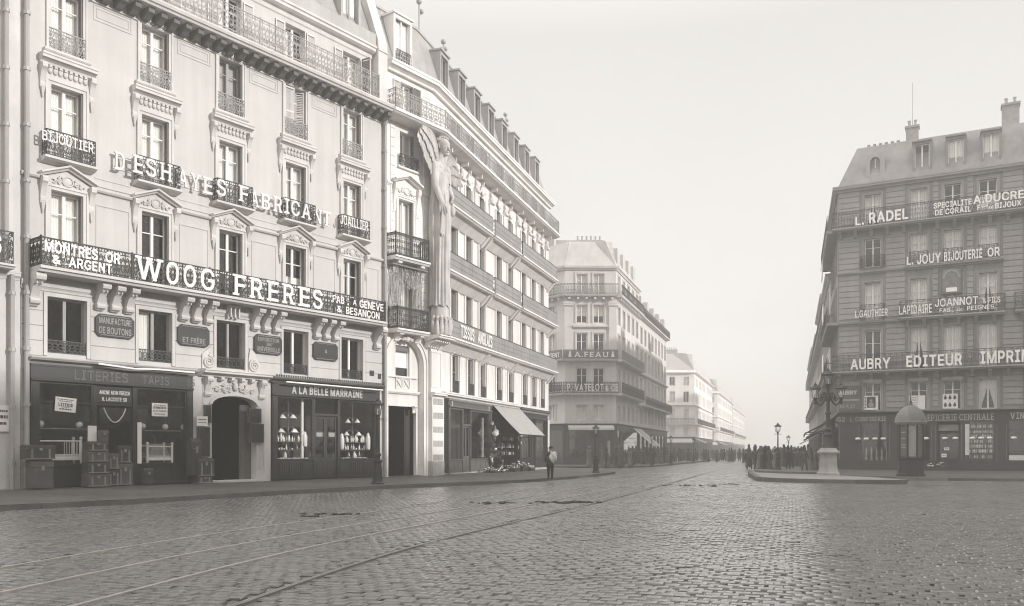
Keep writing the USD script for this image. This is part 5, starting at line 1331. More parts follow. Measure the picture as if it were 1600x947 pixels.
part(AN, "wing", wing([(-0.3, 16.75), (-0.3, 18.75), (-1.75, 18.3)], [(-0.5, 15.9), (-1.2, 16.0), (-2.1, 17.7)], 17, 0.11, 41), "stone_statue", smooth=50)
part(AN, "wing", wing([(0.38, 16.7), (0.7, 18.3), (1.5, 17.2)], [(0.7, 16.1), (1.7, 15.9), (2.4, 16.3)], 14, 0.115, 42), "stone_statue", smooth=50)

L = thing("panel_lettering", "white letters TISSUS ANGLAIS on the lowest grey balcony panels", "sign lettering", FB)
lettering(L, "TISSUS", FB.S(720, .92), FB.S(741, .92), 7.72, 8.38, 0.9, "letter", 2, depth=0.03); lettering(L, "ANGLAIS", FB.S(747, .92), FB.S(769, .92), 7.72, 8.38, 0.9, "letter", 2, depth=0.03)

# ground floor of the long face
part(B2, "plinth", G().box(0.95, BL, -0.2, 0.06, -0.6, 0.03), "stone_dull")
part(B2, "ground_cornice", G().prof(cornice_prof(4.3, 4.6, 0.4), 1.0, 15.2), "stone2"); part(B2, "ground_cornice", G().prof(cornice_prof(4.18, 4.45, 0.3), 15.3, 22.9), "wood_mid")
part(B2, "pier", G().box(1.05, 2.05, -0.3, 0.02, 0.03, 4.25), "wood_dark"); part(B2, "pier", G().box(22.65, BL, -0.3, 0.05, 0.03, 4.2), "stone_dull")
SH3 = shopfront(FB, 2.1, 9.35, "long grey draper's shopfront with a tall pale framed fascia", fascia=(3.82, 4.2), top=4.3, m="wood_mid", bays=((2.36, 4.4), (5.75, 9.09)), door=(4.4, 5.75, 2.8), head=3.7, cor=0.16)
lettering(SH3, "I", 2.55, 2.68, 3.88, 4.14, 0.1, "letter", 2, depth=0.02); lettering(SH3, "I", 8.75, 8.88, 3.88, 4.14, 0.1, "letter", 2, depth=0.02)
part(SH3, "measure_column", G().tube([(8.1, -0.1, 0.9), (8.1, -0.1, 3.4)], 0.1, 10), "letter_grey")
SH4 = shopfront(FB, 15.3, 22.6, "dark closed shopfront of tall narrow panels at the street corner", fascia=(3.72, 4.12), top=4.19, m="wood_dark", bays=((15.56, 18.0), (19.4, 22.34)), door=(18.0, 19.4, 2.8), head=3.6, cor=0.1)
for k in range(12):
    x = 15.8 + k * 0.55
    part(SH4, "shutter_board", G().box(x, x + 0.5, -0.3, -0.26, 0.8, 3.5), "wood_mid")
P = thing("vertical_sign", "tall narrow white sign on the corner shop's end pilaster", "sign", FB)
part(P, "sign_panel", G().box(22.28, 22.62, 0.18, 0.24, 1.55, 3.75), "paper"); part(P, "bracket", G().box(22.4, 22.5, 0.12, 0.18, 1.8, 3.5), "iron")
# grocer under the awning
AW = thing("grocery_shop", "open grocery with a big sloping canvas awning over heaped produce", "shop", FB)
n, m = 13, 9; v = []
for i in range(m):
    b = i / (m - 1)
    for k in range(n):
        x = 9.4 + 5.75 * k / (n - 1); v.append((x, 0.2 + 1.85 * b, 4.27 - 1.9 * b - 0.05 * math.sin(b * math.pi) * (1 + 0.6 * math.sin(k * 1.9))))
i = np.arange(m - 1)[:, None] * n + np.arange(n - 1)[None]; f = np.stack([i, i + 1, i + n + 1, i + n], -1).reshape(-1, 4)
v = np.array(v); part(AW, "awning", G().add(v, f).add(v - [0, 0.01, 0.012], f[:, ::-1]), "awning", smooth=True)
part(AW, "awning_bar", G().tube([(9.35, 2.05, 2.36), (15.2, 2.05, 2.36)], 0.03, 6), "iron")
for s in (9.5, 15.1):
    part(AW, "awning_arm", G().tube([(s, 2.05, 2.36), (s, 0.1, 2.2)], 0.025, 5), "iron")
g = G(); g.box(9.4, 15.25, -2.3, -2.2, -0.3, 4.2); g.box(9.4, 9.5, -2.2, 0, -0.3, 4.2); g.box(15.15, 15.25, -2.2, 0, -0.3, 4.2); g.box(9.5, 15.15, -2.2, 0.05, 4.2, 4.28)
part(AW, "shop_room", g, "interior")
g = G()
for z in (1.0, 1.5, 2.0, 2.5):
    g.box(11.2, 15.1, -0.5, -0.15, z, z + 0.03)
for x in (11.2, 13.1, 15.07):
    g.box(x, x + 0.05, -0.5, -0.15, 0, 2.9)
part(AW, "shelf_unit", g, "wood_dark")
r_ = np.random.default_rng(21)
def produce(fr, label, n, w, d, h, m1="fruit", size=0.07, kind="produce pile"):
    P = thing("produce_heap", label, kind, fr)
    part(P, "crate", G().box(-w / 2, w / 2, -d / 2, d / 2, 0, h * 0.4).box(-w / 2 - 0.02, w / 2 + 0.02, d / 2, d / 2 + 0.02, h * 0.3, h * 0.42), "wood_dark")
    for k in range(n):
        x, y = r_.uniform(-w / 2, w / 2), r_.uniform(-d / 2, d / 2); q = size * r_.uniform(0.45, 1.15)
        part(P, "fruit", G().ell((x, y, h * 0.42 + h * 0.58 * r_.uniform(0, 1) * (1 - abs(x) / w) * (1 - abs(y) / d)), (q * r_.uniform(0.7, 1.4), q, q * 0.8), 1), ("enamel", "fruit", "fruit_dark", "fruit_dark", "fruit", "vine")[r_.integers(6)], smooth=True)
for px, d, w, dd, h, lab in ((768, 0.9, 1.0, 0.8, 0.5, "low crate of mixed pale produce below the left hanging string"), (783, 1.1, 0.9, 0.7, 0.45, "second low produce crate, toward the kerb"), (800, 0.9, 1.1, 0.8, 0.75, "middle tall heap of dark produce with pale pieces"), (812, 0.8, 1.1, 0.8, 0.95, "highest stepped heap of produce at the grocery"), (824, 0.9, 1.0, 0.8, 0.6, "right hand produce crate at the awning's end")):
    produce(FB.moved(FB.S(px, d), d, -0.16), lab, 48, w, dd, h)
def string_of(fr, label, z0, z1, n, sz):
    P = thing("hanging_wares", label, "hanging goods", fr)
    part(P, "cord", G().tube([(0, 0, z0), (0, 0, z1 + 0.1)], 0.02, 5), "iron")
    for k in range(n):
        z = z0 + (z1 - z0) * k / (n - 1); a = r_.uniform(0, 6); kd = ("vase", "bottle", "bowl", "cup")[r_.integers(4)]; sc = sz * r_.uniform(7, 10.5) * (1.0 if kd in ("vase", "bottle") else 1.5)
        v, f = G().lathe(np.array(KIND[kd]) * sc, (0, 0, 0), 8).get(); t = r_.uniform(-0.9, 0.9); c, w = math.cos(t), math.sin(t)
        v = np.c_[v[:, 0] * c - v[:, 2] * w, v[:, 1], v[:, 0] * w + v[:, 2] * c] + [0.12 * math.cos(a), 0.12 * math.sin(a), z - 0.1]
        part(P, "ware", G().add(v, f), ("enamel", "fruit", "fruit_dark", "brass", "fruit_dark", "cloth_pale")[r_.integers(6)], smooth=40)
string_of(FB.moved(FB.S(771.5, 0.35), 0.35), "tall string of hanging pots and bottles at the grocery's left jamb", 0.5, 3.1, 15, 0.16)
string_of(FB.moved(FB.S(782, 0.5), 0.5), "shorter string of hanging jugs inside the grocery's left jamb", 0.3, 1.9, 9, 0.11)
string_of(FB.moved(FB.S(812, 1.9), 1.9), "thin string of small wares under the awning's front bar", 1.5, 2.3, 6, 0.08)
for z in (1.03, 1.53, 2.03):
    for k in range(9):
        x = 11.5 + k * 0.4; part(AW, "packet", G().box(x, x + r_.uniform(.15, .3), -0.4, -0.2, z, z + r_.uniform(.18, .38)), ("fruit_dark", "cloth_mid", "fruit", "paper")[r_.integers(4)])
# ------------------------------------------------------------------ other street fronts
def xf(g, a, b):
    """Facade coordinates of front a turned into those of front b."""
    v, f = g.get() if isinstance(g, G) else g
    if a is b:
        return v, f
    w = a.o + v[:, :1] * a.u + v[:, 1:2] * a.n - b.o
    return np.c_[w @ b.u, w @ b.n, v[:, 2] + a.z - b.z], f

def front(P, base, fr, s0, s1, cols, levels, m="stone_far", trim="stone_far", detail=2, z0=-0.4, z1=21.0, ground=4.2, courses=False, frame="frame_white", cur=None, seed=0, shopfront_m="wood_dark", sign_z=None, m0=None, m1=None, back=True):
    """A street front with window columns and floors; levels are (z0, z1, width)."""
    T = lambda name, g, mm, parent=P, **k: part(parent, name, xf(g, fr, base), mm, **k)
    r = np.random.default_rng(seed)
    T("wall", G().poly(holed(s0, s1, ground, z1, [(c - w / 2, a, c + w / 2, b) for a, b, w in levels for c in cols]), -0.4, 0.0), m)
    if back:
        g = G().box(s0 + 0.3, s1 - 0.3, -2.0, -1.9, z0, z1)
        for a, b, w in levels:
            g.box(s0 + 0.3, s1 - 0.3, -1.9, -0.42, a - 0.45, a - 0.35)
        T("room", g, "interior")
    for li, (a, b, w) in enumerate(levels):
        for ci, c in enumerate(cols):
            mode = cur(li, ci) if cur else ("full" if r.random() < 0.55 else "none")
            dw = -0.22; x0, x1 = c - w / 2, c + w / 2
            g = G()
            for p, q in ((x0, x0 + 0.06), (c - 0.05, c + 0.05), (x1 - 0.06, x1)):
                g.box(p, q, dw - 0.04, dw + 0.04, a, b)
            g.box(x0 + 0.06, x1 - 0.06, dw - 0.035, dw + 0.035, b - 0.08, b); g.box(x0 + 0.06, x1 - 0.06, dw - 0.035, dw + 0.035, a, a + 0.07)
            if detail > 1:
                z = a + (b - a) * 0.68; g.box(x0 + 0.06, x1 - 0.06, dw - 0.02, dw + 0.02, z - 0.02, z + 0.02)
            W = T("window", g, frame)
            T("pane", G().box(x0 + 0.06, x1 - 0.06, dw - 0.034, dw - 0.03, a + 0.07, b - 0.08), "glass", W)
            if mode != "none":
                if mode == "tied":
                    v1 = drape(x0, c, a, b, dw - 0.13, -1); v2 = drape(c, x1, a, b, dw - 0.13, 1); g = G().add(*v1.get()).add(*v2.get())
                elif mode == "blind":
                    g = G().box(x0, x1, dw - 0.13, dw - 0.12, a + 0.4 * (b - a), b)
                elif mode == "low":
                    g = G().box(x0, x1, dw - 0.13, dw - 0.12, a, a + 0.62 * (b - a))
                else:
                    g = drape(x0, x1, a, b, dw - 0.13, folds=9)
                T("curtain", g, "curtain", W, smooth=True)
            if detail > 1:
                g = surround(G(), c, w, a, b, 0.16, 0.05)
                T("window_surround", g, trim)
    if courses:
        ed = [s0] + [x for c in cols for x in (c - 0.85, c + 0.85)] + [s1]
        for k in range(0, len(ed), 2):
            if ed[k + 1] - ed[k] < 0.25:
                continue
            for z in np.arange(ground + 0.3, z1 - 0.5, 0.42):
                if any(abs(z + 0.2 - q) < 0.35 for q in (7.3, 11.05, 18.0)):
                    continue
                T("stone", G().cbox(ed[k] + 0.06, ed[k + 1] - 0.06, 0.001, 0.045, z + 0.02, z + 0.4, 0.015), trim)

def shop_wall(P, base, fr, s0, s1, bays, m="wood_dark", fascia=(3.4, 4.1), z0=-0.35, text=(), sign_m="letter_gilt"):
    T = lambda name, g, mm, parent=P, **k: part(parent, name, xf(g, fr, base), mm, **k)
    T("fascia", G().box(s0, s1, -0.1, 0.14, *fascia).prof([(0.14, fascia[1] - 0.06), (0.3, fascia[1]), (0.34, fascia[1] + 0.1), (0.0, fascia[1] + 0.12), (0.0, fascia[1] - 0.06)], s0, s1), m)
    g = G().box(s0, s1, -1.6, -1.5, z0, fascia[0]).box(s0, s1, -1.5, -0.1, fascia[0], fascia[0] + 0.08).box(s0, s0 + 0.05, -1.5, -0.1, z0, fascia[0]).box(s1 - 0.05, s1, -1.5, -0.1, z0, fascia[0])
    T("shop_room", g, "interior")
    last = s0
    for kind, a, b in list(bays) + [("", s1, s1)]:
        if a - last > 0.05:
            T("pilaster", G().box(last, a, -0.12, 0.1, z0, fascia[0]).box(last + 0.04, a - 0.04, 0.1, 0.13, z0, 0.35).box(last + 0.08, a - 0.08, 0.1, 0.12, 0.6, fascia[0] - 0.2), m)
            for x in (last + 0.1, a - 0.13) if a - last > 0.3 else ():
                T("moulding", G().box(x, x + 0.03, 0.12, 0.14, 0.65, fascia[0] - 0.25), "wood_light")
        last = b
        if kind == "w":
            W = T("shop_window", G().box(a, b, -0.1, 0.04, z0, 0.55).box(a + 0.1, b - 0.1, 0.04, 0.06, 0.0, 0.45).box(a, a + 0.05, -0.08, 0.04, 0.55, fascia[0]).box(b - 0.05, b, -0.08, 0.04, 0.55, fascia[0]).box(a, b, -0.06, 0.03, 2.75, 2.8), m)
            T("pane", G().box(a + 0.05, b - 0.05, -0.03, -0.024, 0.55, fascia[0]), "glass", W)
        elif kind == "d":
            W = T("door", G().box(a, a + 0.08, -0.5, -0.42, z0, 2.6).box(b - 0.08, b, -0.5, -0.42, z0, 2.6).box(a, b, -0.5, -0.42, 2.55, 2.68).box(a + 0.08, b - 0.08, -0.5, -0.43, z0, 0.75), m)
            T("pane", G().box(a + 0.08, b - 0.08, -0.46, -0.455, 0.75, 2.55), "glass", W)
    return T

# --- the grey corner building across the street
FR = Front(500 / 1320 * 64.5, 64.5, 2450, -1320)
_c = FR.p(0.45)
RS = Front(_c[0], _c[1], -438, -1320)                     # its side along the street: s runs back towards us
RC = [2.87, 5.98, 8.17, 10.38, 13.4, 15.6]
R1 = thing("corner_apartment_building", "grey stone corner building facing the square with six rows of trade lettering", "building", FR)
LV = [(4.28, 6.38, 1.1), (7.3, 10.31, 1.1), (11.05, 13.88, 1.1), (15.05, 17.17, 1.1), (18.0, 20.46, 1.1)]
CURR = {(0, 0): "none", (0, 1): "none", (0, 2): "none", (0, 3): "tied", (1, 0): "none", (1, 1): "tied", (1, 2): "full", (1, 3): "full", (2, 0): "full", (2, 1): "full", (2, 2): "full", (2, 3): "tied", (3, 0): "none", (3, 1): "full", (3, 2): "full", (3, 3): "full", (4, 0): "tied", (4, 1): "full", (4, 2): "none", (4, 3): "low"}
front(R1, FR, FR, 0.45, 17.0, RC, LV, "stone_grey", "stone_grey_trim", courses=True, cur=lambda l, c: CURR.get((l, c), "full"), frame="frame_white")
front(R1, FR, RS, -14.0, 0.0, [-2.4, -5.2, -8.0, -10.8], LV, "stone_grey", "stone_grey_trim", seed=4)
for z, d, a, b, nm in ((7.25, 0.85, 0.1, 17, "s"), (18.0, 0.85, 0.1, 17, "s"), (11.03, 0.7, 4.75, 11.4, "m"), (11.03, 0.7, 12.0, 17, "m")):
    part(R1, "balcony_slab", G().prof([(0, z - 0.22), (d * 0.9, z - 0.2), (d, z - 0.1), (d + 0.06, z - 0.09), (d + 0.06, z), (0, z)], a, b), "stone_grey_trim")
    part(R1, "railing", railing(G(), ([(a, 0.02)] if nm == "m" else []) + [(a, d - 0.05), (b, d - 0.05)] + ([(b, 0.02)] if nm == "m" else []), z, z + 1.2, "scroll" if z < 12 else "baluster", 0.4 if z < 12 else 0.22, 0.013), "iron_grey")
    for s in np.arange(a + 0.5, b, 1.1):
        g = G(); pr = console(0.3, 0.5, d * 0.75); pr[:, 1] += z - 0.21; g.prof(pr, s - 0.12, s + 0.12); part(R1, "bracket", g, "stone_grey_trim")
for z in (7.25, 11.03, 18.0):
    d = 0.85
    part(R1, "balcony_slab", xf(G().prof([(0, z - 0.22), (d * 0.9, z - 0.2), (d, z - 0.1), (d, z), (0, z)], -14, 0.35), RS, FR), "stone_grey_trim")
    part(R1, "railing", xf(railing(G(), [(-14, d - 0.05), (0.3, d - 0.05)], z, z + 1.15, "scroll", 0.5, 0.013), RS, FR), "iron_grey")
part(R1, "string_course", G().prof(cornice_prof(10.75, 11.03, 0.3), 0.4, 4.7).prof(cornice_prof(10.9, 11.03, 0.35), 0.4, 0.5), "stone_grey_trim"); part(R1, "string_course", G().prof(cornice_prof(14.55, 14.8, 0.25), 0.4, 5.0), "stone_grey_trim"); part(R1, "string_course", G().prof(cornice_prof(14.55, 14.85, 0.4), 5.0, 11.3), "stone_grey_trim")
for c in (RC[0],):
    part(R1, "balconet", railing(G(), [(c - 0.8, 0.05), (c - 0.8, 0.4), (c + 0.8, 0.4), (c + 0.8, 0.05)], 15.0, 15.85, "scroll", 0.3, 0.012), "iron_grey")
    part(R1, "balconet", railing(G(), [(c - 0.8, 0.05), (c - 0.8, 0.35), (c + 0.8, 0.35), (c + 0.8, 0.05)], 11.04, 12.2, "scroll", 0.3, 0.012), "iron_grey")
for c in RC[1:4]:
    part(R1, "balconet", railing(G(), [(c - 0.62, 0.08), (c + 0.62, 0.08)], 15.0, 15.85, "scroll", 0.3, 0.012), "iron_grey")
for k, c in enumerate(RC[:3]):
    g = G().box(c - 0.66, c + 0.66, 0.02, 0.3, 6.42, 6.6)
    for x in np.arange(c - 0.64, c + 0.62, 0.16):
        g.poly(Polygon([(x, 6.42), (x + 0.15, 6.42), (x + 0.075, 6.25)]), 0.26, 0.29)
    part(R1, "window_valance", g, "stone_grey_trim")
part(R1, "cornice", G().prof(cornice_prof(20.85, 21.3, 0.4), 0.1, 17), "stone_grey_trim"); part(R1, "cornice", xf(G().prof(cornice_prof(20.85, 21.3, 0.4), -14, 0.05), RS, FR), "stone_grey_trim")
# roof with two slopes meeting at the hip
pa = [FR.p(0.4, 0.0), FR.p(17, 0.0), FR.p(17, -9), RS.p(-14, -9), RS.p(-14, 0)]
pb = [FR.p(1.65, -1.3), FR.p(17, -1.3), FR.p(17, -9), RS.p(-14, -9), RS.p(-14, -1.2)]
loc = lambda q: ((q - FR.o) @ FR.u, (q - FR.o) @ FR.n)
lo = [(*loc(q), 21.3) for q in pa]; hi = [(*loc(q), 24.5) for q in pb]
g = G().add(lo + hi, [[0, 1, 6, 5], [1, 2, 7, 6], [2, 3, 8, 7], [3, 4, 9, 8], [4, 0, 5, 9]]).add(hi, [[0, 1, 2], [0, 2, 3], [0, 3, 4]])
part(R1, "roof", g, "slate")
for c, cu in zip(RC[1:], ("none", "full", "full", "full", "none")):
    dormer(R1, c + 0.2, 0.98, 21.45, 23.72, d=-0.2, m="stone_grey", frame="frame_white", curtain=cu)
g = G(); t = np.linspace(0, math.pi, 13)
oc = Polygon([(2.45, 21.9), (3.55, 21.9)] + [(3.0 + 0.55 * math.cos(x), 23.0 + 0.6 * math.sin(x)) for x in t]); ic = Polygon([(2.66, 22.1), (3.34, 22.1)] + [(3.0 + 0.34 * math.cos(x), 22.95 + 0.4 * math.sin(x)) for x in t])
g.poly(oc.buffer(0.12).difference(ic), -0.75, -0.3); D = part(R1, "round_dormer", g, "zinc"); part(D, "pane", G().poly(ic, -0.6, -0.59), "glass"); part(D, "dormer_back", G().poly(ic.buffer(0.1), -0.9, -0.88), "curtain"); part(D, "sash", G().box(2.97, 3.03, -0.58, -0.52, 22.1, 23.3), "frame_white")
chimney(R1, 5.3, -5.0, 24.2, 26.6, 0.9, 0.7, 2, "brick"); chimney(R1, 3.2, -5.0, 24.2, 25.2, 2.6, 0.6, 6, "stone_grey"); chimney(R1, 11.9, -4.0, 24.2, 26.7, 1.1, 0.9, 2, "brick")
part(R1, "lightning_rod", G().tube([(5.3, -5.0, 26.7), (5.3, -5.0, 30.2)], 0.025, 5), "iron_light"); part(R1, "mast", G().tube([(1.0, 0.3, 17.8), (1.0, 0.3, 18.2)], 0.02, 4), "iron_grey")
# ground floor of the grey building
BAYS = [("w", 2.05, 3.9), ("w", 4.75, 6.7), ("d", 7.2, 8.62), ("w", 9.15, 10.8), ("w", 11.6, 13.4), ("w", 14.2, 16.2)]
S5 = thing("shopfront", "long dark shopfront lettered CONFISERIE and EPICERIE CENTRALE under the grey building", "shopfront", FR)
shop_wall(S5, FR, FR, 0.45, 17, BAYS)
for txt, a, b, z0_, z1_ in (("52", FR.S(1309), FR.S(1321), 3.52, 3.85), ("L", FR.S(1329), FR.S(1332), 3.52, 3.8), ("CONFISERIE", FR.S(1337), FR.S(1385), 3.52, 3.84), ("EPICERIE CENTRALE", FR.S(1449), FR.S(1553), 3.48, 3.92), ("VINS", FR.S(1578), FR.S(1608), 3.52, 3.95)):
    lettering(S5, txt, a, b, z0_, z1_, 0.14, "letter_gilt", 0 if txt[0] in "EC5" else 1, serif=txt not in ("52",), depth=0.02)
GL = ["first globe from the left over the CONFISERIE window", "second globe from the left over the CONFISERIE window", "third globe from the left over the CONFISERIE window", "fourth globe, last over the CONFISERIE window", "single globe just right of the domed kiosk", "left globe over the grocery doorway", "right globe over the grocery doorway",
      "left globe before the shelves of jars", "middle globe before the shelves of jars", "right globe before the shelves of jars", "single globe under the word VINS"]
for px, lab in zip((1341, 1354, 1367.5, 1380.5, 1447.5, 1476.5, 1493, 1519.5, 1533, 1546.5, 1584), GL):
    s = FR.S(px, 0.15)
    P = thing("shop_globe", "white " + lab, "lamp", FR.moved(s, 0.28, 2.2), "row of white globes along the right hand shopfront")
    part(P, "globe", G().ell((0, 0, 0), (0.2, 0.2, 0.11), 2), "enamel", smooth=True); part(P, "bracket", G().tube([(0, -0.28, 0.2), (0, -0.1, 0.24), (0, 0, 0.1)], 0.015, 4), "iron")
part(S5, "name_bar", G().box(7.25, 8.55, -0.3, -0.26, 2.75, 3.2), "letter_grey")
r_ = np.random.default_rng(33)
for a, b, lab in ((9.2, 10.75, "r"),):
    g = G()
    for z in (0.75, 1.15, 1.5, 1.85, 2.2, 2.55, 2.9):
        part(S5, "shelf", G().box(a, b, -0.45, -0.1, z, z + 0.03), "wood_mid")
        for k in range(15):
            x = a + 0.06 + (b - a - 0.1) * k / 15
            part(S5, "jar", G().lathe([(0.035, z + 0.03), (0.04, z + 0.2), (0.02, z + 0.24), (0.02, z + 0.28), (0, z + 0.28)], (x, -0.2, 0), 6), ("enamel", "fruit_dark", "lead_glass", "letter_gilt")[r_.integers(4)])
for k in range(5):
    x = 2.4 + 0.36 * k
    part(S5, "sweet_jar", G().lathe([(0.09, 0.6), (0.11, 0.75), (0.06, 0.95), (0.09, 1.1), (0.05, 1.4), (0.02, 1.6), (0, 1.6)], (x, -0.25, 0), 8), "letter_grey", smooth=True)
part(S5, "striped_valance", G().box(11.65, 13.35, 0.05, 0.09, 0.65, 1.0), "shutter_pale")
P = thing("tall_price_board", "tall pale board standing left of the bottle shelves on the right", "sign", FR); part(P, "board_panel", G().box(8.95, 9.22, 0.14, 0.18, 1.0, 3.2), "cloth_pale")
for x0, x1, z0_, z1_, m_, lab in ((7.62, 7.95, 1.35, 1.55, "paper", "upper little price card in the grocery doorway"), (7.45, 7.78, 0.85, 1.1, "paper", "lower little price card in the grocery doorway")):
    P = thing("price_card", lab, "sign", FR); part(P, "card", G().box(x0, x1, 0.0, 0.02, z0_, z1_), m_); part(P, "printed_line", G().box(x0 + 0.06, x1 - 0.06, 0.02, 0.024, (z0_ + z1_) / 2 - 0.02, (z0_ + z1_) / 2 + 0.02), "ink")
produce(FR.moved(7.4, 0.7, -0.1), "tilted crate of pale goods before the right hand grocery door", 20, 0.8, 0.7, 0.75)
produce(FR.moved(6.75, 0.8, -0.1), "small round basket of goods left of the grocery door", 9, 0.45, 0.45, 0.6)
P = thing("leaning_plank", "pale plank leaning by the kiosk's foot", "plank", FR.moved(6.2, 3.0, -0.12)); part(P, "board_panel", G().hexa([(0, 0, 0), (0.18, 0, 0), (0.18, 0.05, 0), (0, 0.05, 0), (-0.35, -0.3, 0.5), (-0.17, -0.3, 0.5), (-0.17, -0.25, 0.5), (-0.35, -0.25, 0.5)]), "wood_light")
# signs of the grey building
def rsign(label, lines, d=0.9, serif=False, m="letter", w=2):
    L = thing("balcony_lettering", label, "sign lettering", FR)
    for txt, p0, p1, y0, y1 in lines:
        lettering(L, txt, FR.S(p0, d), FR.S(p1, d), y0, y1, d - 0.04, m, w, serif, 0.035)
rsign("white letters L. RADEL on the top balcony of the grey building", [("L.", 1336.5, 1350, 18.1, 18.68), ("RADEL", 1358, 1419, 18.14, 18.85)])
rsign("white letters A. DUCRE and SPECIALITE DE CORAIL on the top balcony at the right", [("SPECIALITE", 1459, 1518, 18.62, 19.0), ("DE CORAIL", 1461, 1517, 18.12, 18.5), ("A.DUCRE", 1521, 1600, 18.62, 19.15), ("F", 1527, 1532, 18.15, 18.5), ("QUE", 1533, 1544, 18.3, 18.5), ("DE", 1546, 1552, 18.14, 18.32), ("BIJOUX", 1555, 1596, 18.12, 18.48)])
rsign("white letters L. JOUY BIJOUTERIE OR across the third floor of the grey building", [("L.", 1417, 1427, 14.88, 15.42), ("JOUY", 1433, 1470, 14.86, 15.5), ("BIJOUTERIE", 1475, 1535, 14.9, 15.5), ("OR", 1543, 1562, 14.92, 15.5)], d=0.45)
rsign("white letters L. GAUTHIER LAPIDAIRE on the second floor rail left of JOANNOT", [("L.GAUTHIER", 1336, 1387, 11.25, 11.75), ("LAPIDAIRE", 1405, 1456, 11.25, 11.85)], d=0.72, w=1)
rsign("white letters JOANNOT FILS FAB DE PEIGNES on the second floor balcony", [("JOANNOT", 1461, 1528, 11.62, 12.15), ("& FILS", 1536, 1563, 11.62, 12.0), ("FAB", 1468, 1485, 11.2, 11.46), ("DE", 1496, 1504, 11.22, 11.38), ("PEIGNES", 1511, 1553, 11.22, 11.5)], d=0.72, w=1)
rsign("big white letters AUBRY EDITEUR IMPRIN on the first floor balcony at the right", [("AUBRY", 1329, 1391, 7.38, 8.1), ("EDITEUR", 1416, 1503, 7.4, 8.15), ("IMPRIM", 1532, 1612, 7.42, 8.2)])
P = thing("comb_emblem", "framed shop emblem of a giant fan shaped comb on the second floor", "sign", FR)
part(P, "emblem_board", G().box(7.42, 8.78, 0.06, 0.16, 12.55, 14.5), "stone_grey"); part(P, "emblem_frame", panel_frame(G(), 7.42, 8.78, 12.55, 14.5, 0.09, 0.22).box(7.5, 7.51, 0.16, 0.17, 13, 13.1), "wood_mid")
t = np.linspace(0.05, math.pi - 0.05, 19); cx = 8.1
part(P, "comb_back", G().poly(Polygon([(cx + 0.58 * math.cos(x), 13.6 + 0.7 * math.sin(x)) for x in t] + [(cx + 0.46 * math.cos(x), 13.6 + 0.56 * math.sin(x)) for x in t[::-1]]), 0.16, 0.2), "stone_grey_trim")
g = G()
for x in np.linspace(0.25, math.pi - 0.25, 17):
    g.tube([(cx + 0.46 * math.cos(x), 0.18, 13.6 + 0.56 * math.sin(x)), (cx + 0.3 * math.cos(x), 0.18, 13.05 + 0.2 * math.sin(x))], 0.013, 4)
part(P, "comb_teeth", g, "letter_grey"); part(P, "caption_strip", G().box(7.75, 8.45, 0.16, 0.2, 12.7, 13.0), "letter")
def window_sign(s0, s1, z0, z1, label, mode):
    P = thing("window_display", label, "sign", FR)
    part(P, "card", G().box(s0, s1, 0.02, 0.06, z0, z1), "paper")
    w, h = s1 - s0, z1 - z0
    if mode == "portrait":
        part(P, "picture_ground", G().box(s0 + 0.18 * w, s1 - 0.18 * w, 0.06, 0.07, z0 + 0.16 * h, z1 - 0.08 * h), "cloth_mid")
        part(P, "figure_silhouette", G().ell(((s0 + s1) / 2, 0.07, z0 + 0.66 * h), (0.12 * w, 0.02, 0.1 * h), 1).ell(((s0 + s1) / 2, 0.07, z0 + 0.36 * h), (0.22 * w, 0.02, 0.2 * h), 1), "letter_grey", smooth=True)
        for k in range(4):
            part(P, "ornament", G().box(s0 + 0.03, s0 + 0.13 * w, 0.06, 0.068, z0 + h * (0.12 + 0.22 * k), z0 + h * (0.24 + 0.22 * k)), "cloth_mid")
    elif mode == "six":
        for k in range(3):
            for j in range(2):
                x, z = s0 + w * (0.2 + 0.3 * k), z0 + h * (0.25 + 0.5 * j)
                part(P, "printed_figure", G().ell((x, 0.06, z - 0.03), (0.1 * w, 0.012, 0.11 * h), 1).ell((x, 0.06, z + 0.1 * h), (0.06 * w, 0.012, 0.06 * h), 1), "ink", smooth=True)
    else:
        for k in range(7):
            part(P, "printed_line", G().box(s0 + 0.06, s0 + w * 0.45, 0.06, 0.064, z0 + h * (0.12 + 0.12 * k), z0 + h * (0.15 + 0.12 * k)), "cloth_mid")
        part(P, "fold_line", G().box(s0 + w * 0.5 - 0.01, s0 + w * 0.5 + 0.01, 0.06, 0.065, z0, z1), "cloth_mid")
window_sign(2.3, 3.25, 4.36, 5.42, "framed picture of a seated figure shown in a mezzanine window", "portrait")
window_sign(5.33, 6.4, 4.34, 5.35, "white two-page sheet of print in the window above the kiosk", "lines")
window_sign(7.5, 8.5, 4.34, 5.4, "white sheet with six small printed figures in a mezzanine window", "six")
P = thing("wall_notice_board", "dark board lettered AUBRY on the corner behind the big lamp", "sign", FR)
part(P, "board_panel", G().box(0.5, 2.1, 0.06, 0.12, 4.35, 6.2), "wood_mid")
lettering(P, "AUBRY", FR.S(1311, .12), FR.S(1339, .12), 5.55, 5.85, 0.12, "letter", 1, depth=0.015); part(P, "printed_line", G().box(0.8, 1.95, 0.12, 0.13, 5.08, 5.2), "letter_grey"); lettering(P, "10 A 17", FR.S(1312, .12), FR.S(1336, .12), 4.55, 4.8, 0.12, "letter_gilt", 0, depth=0.015)
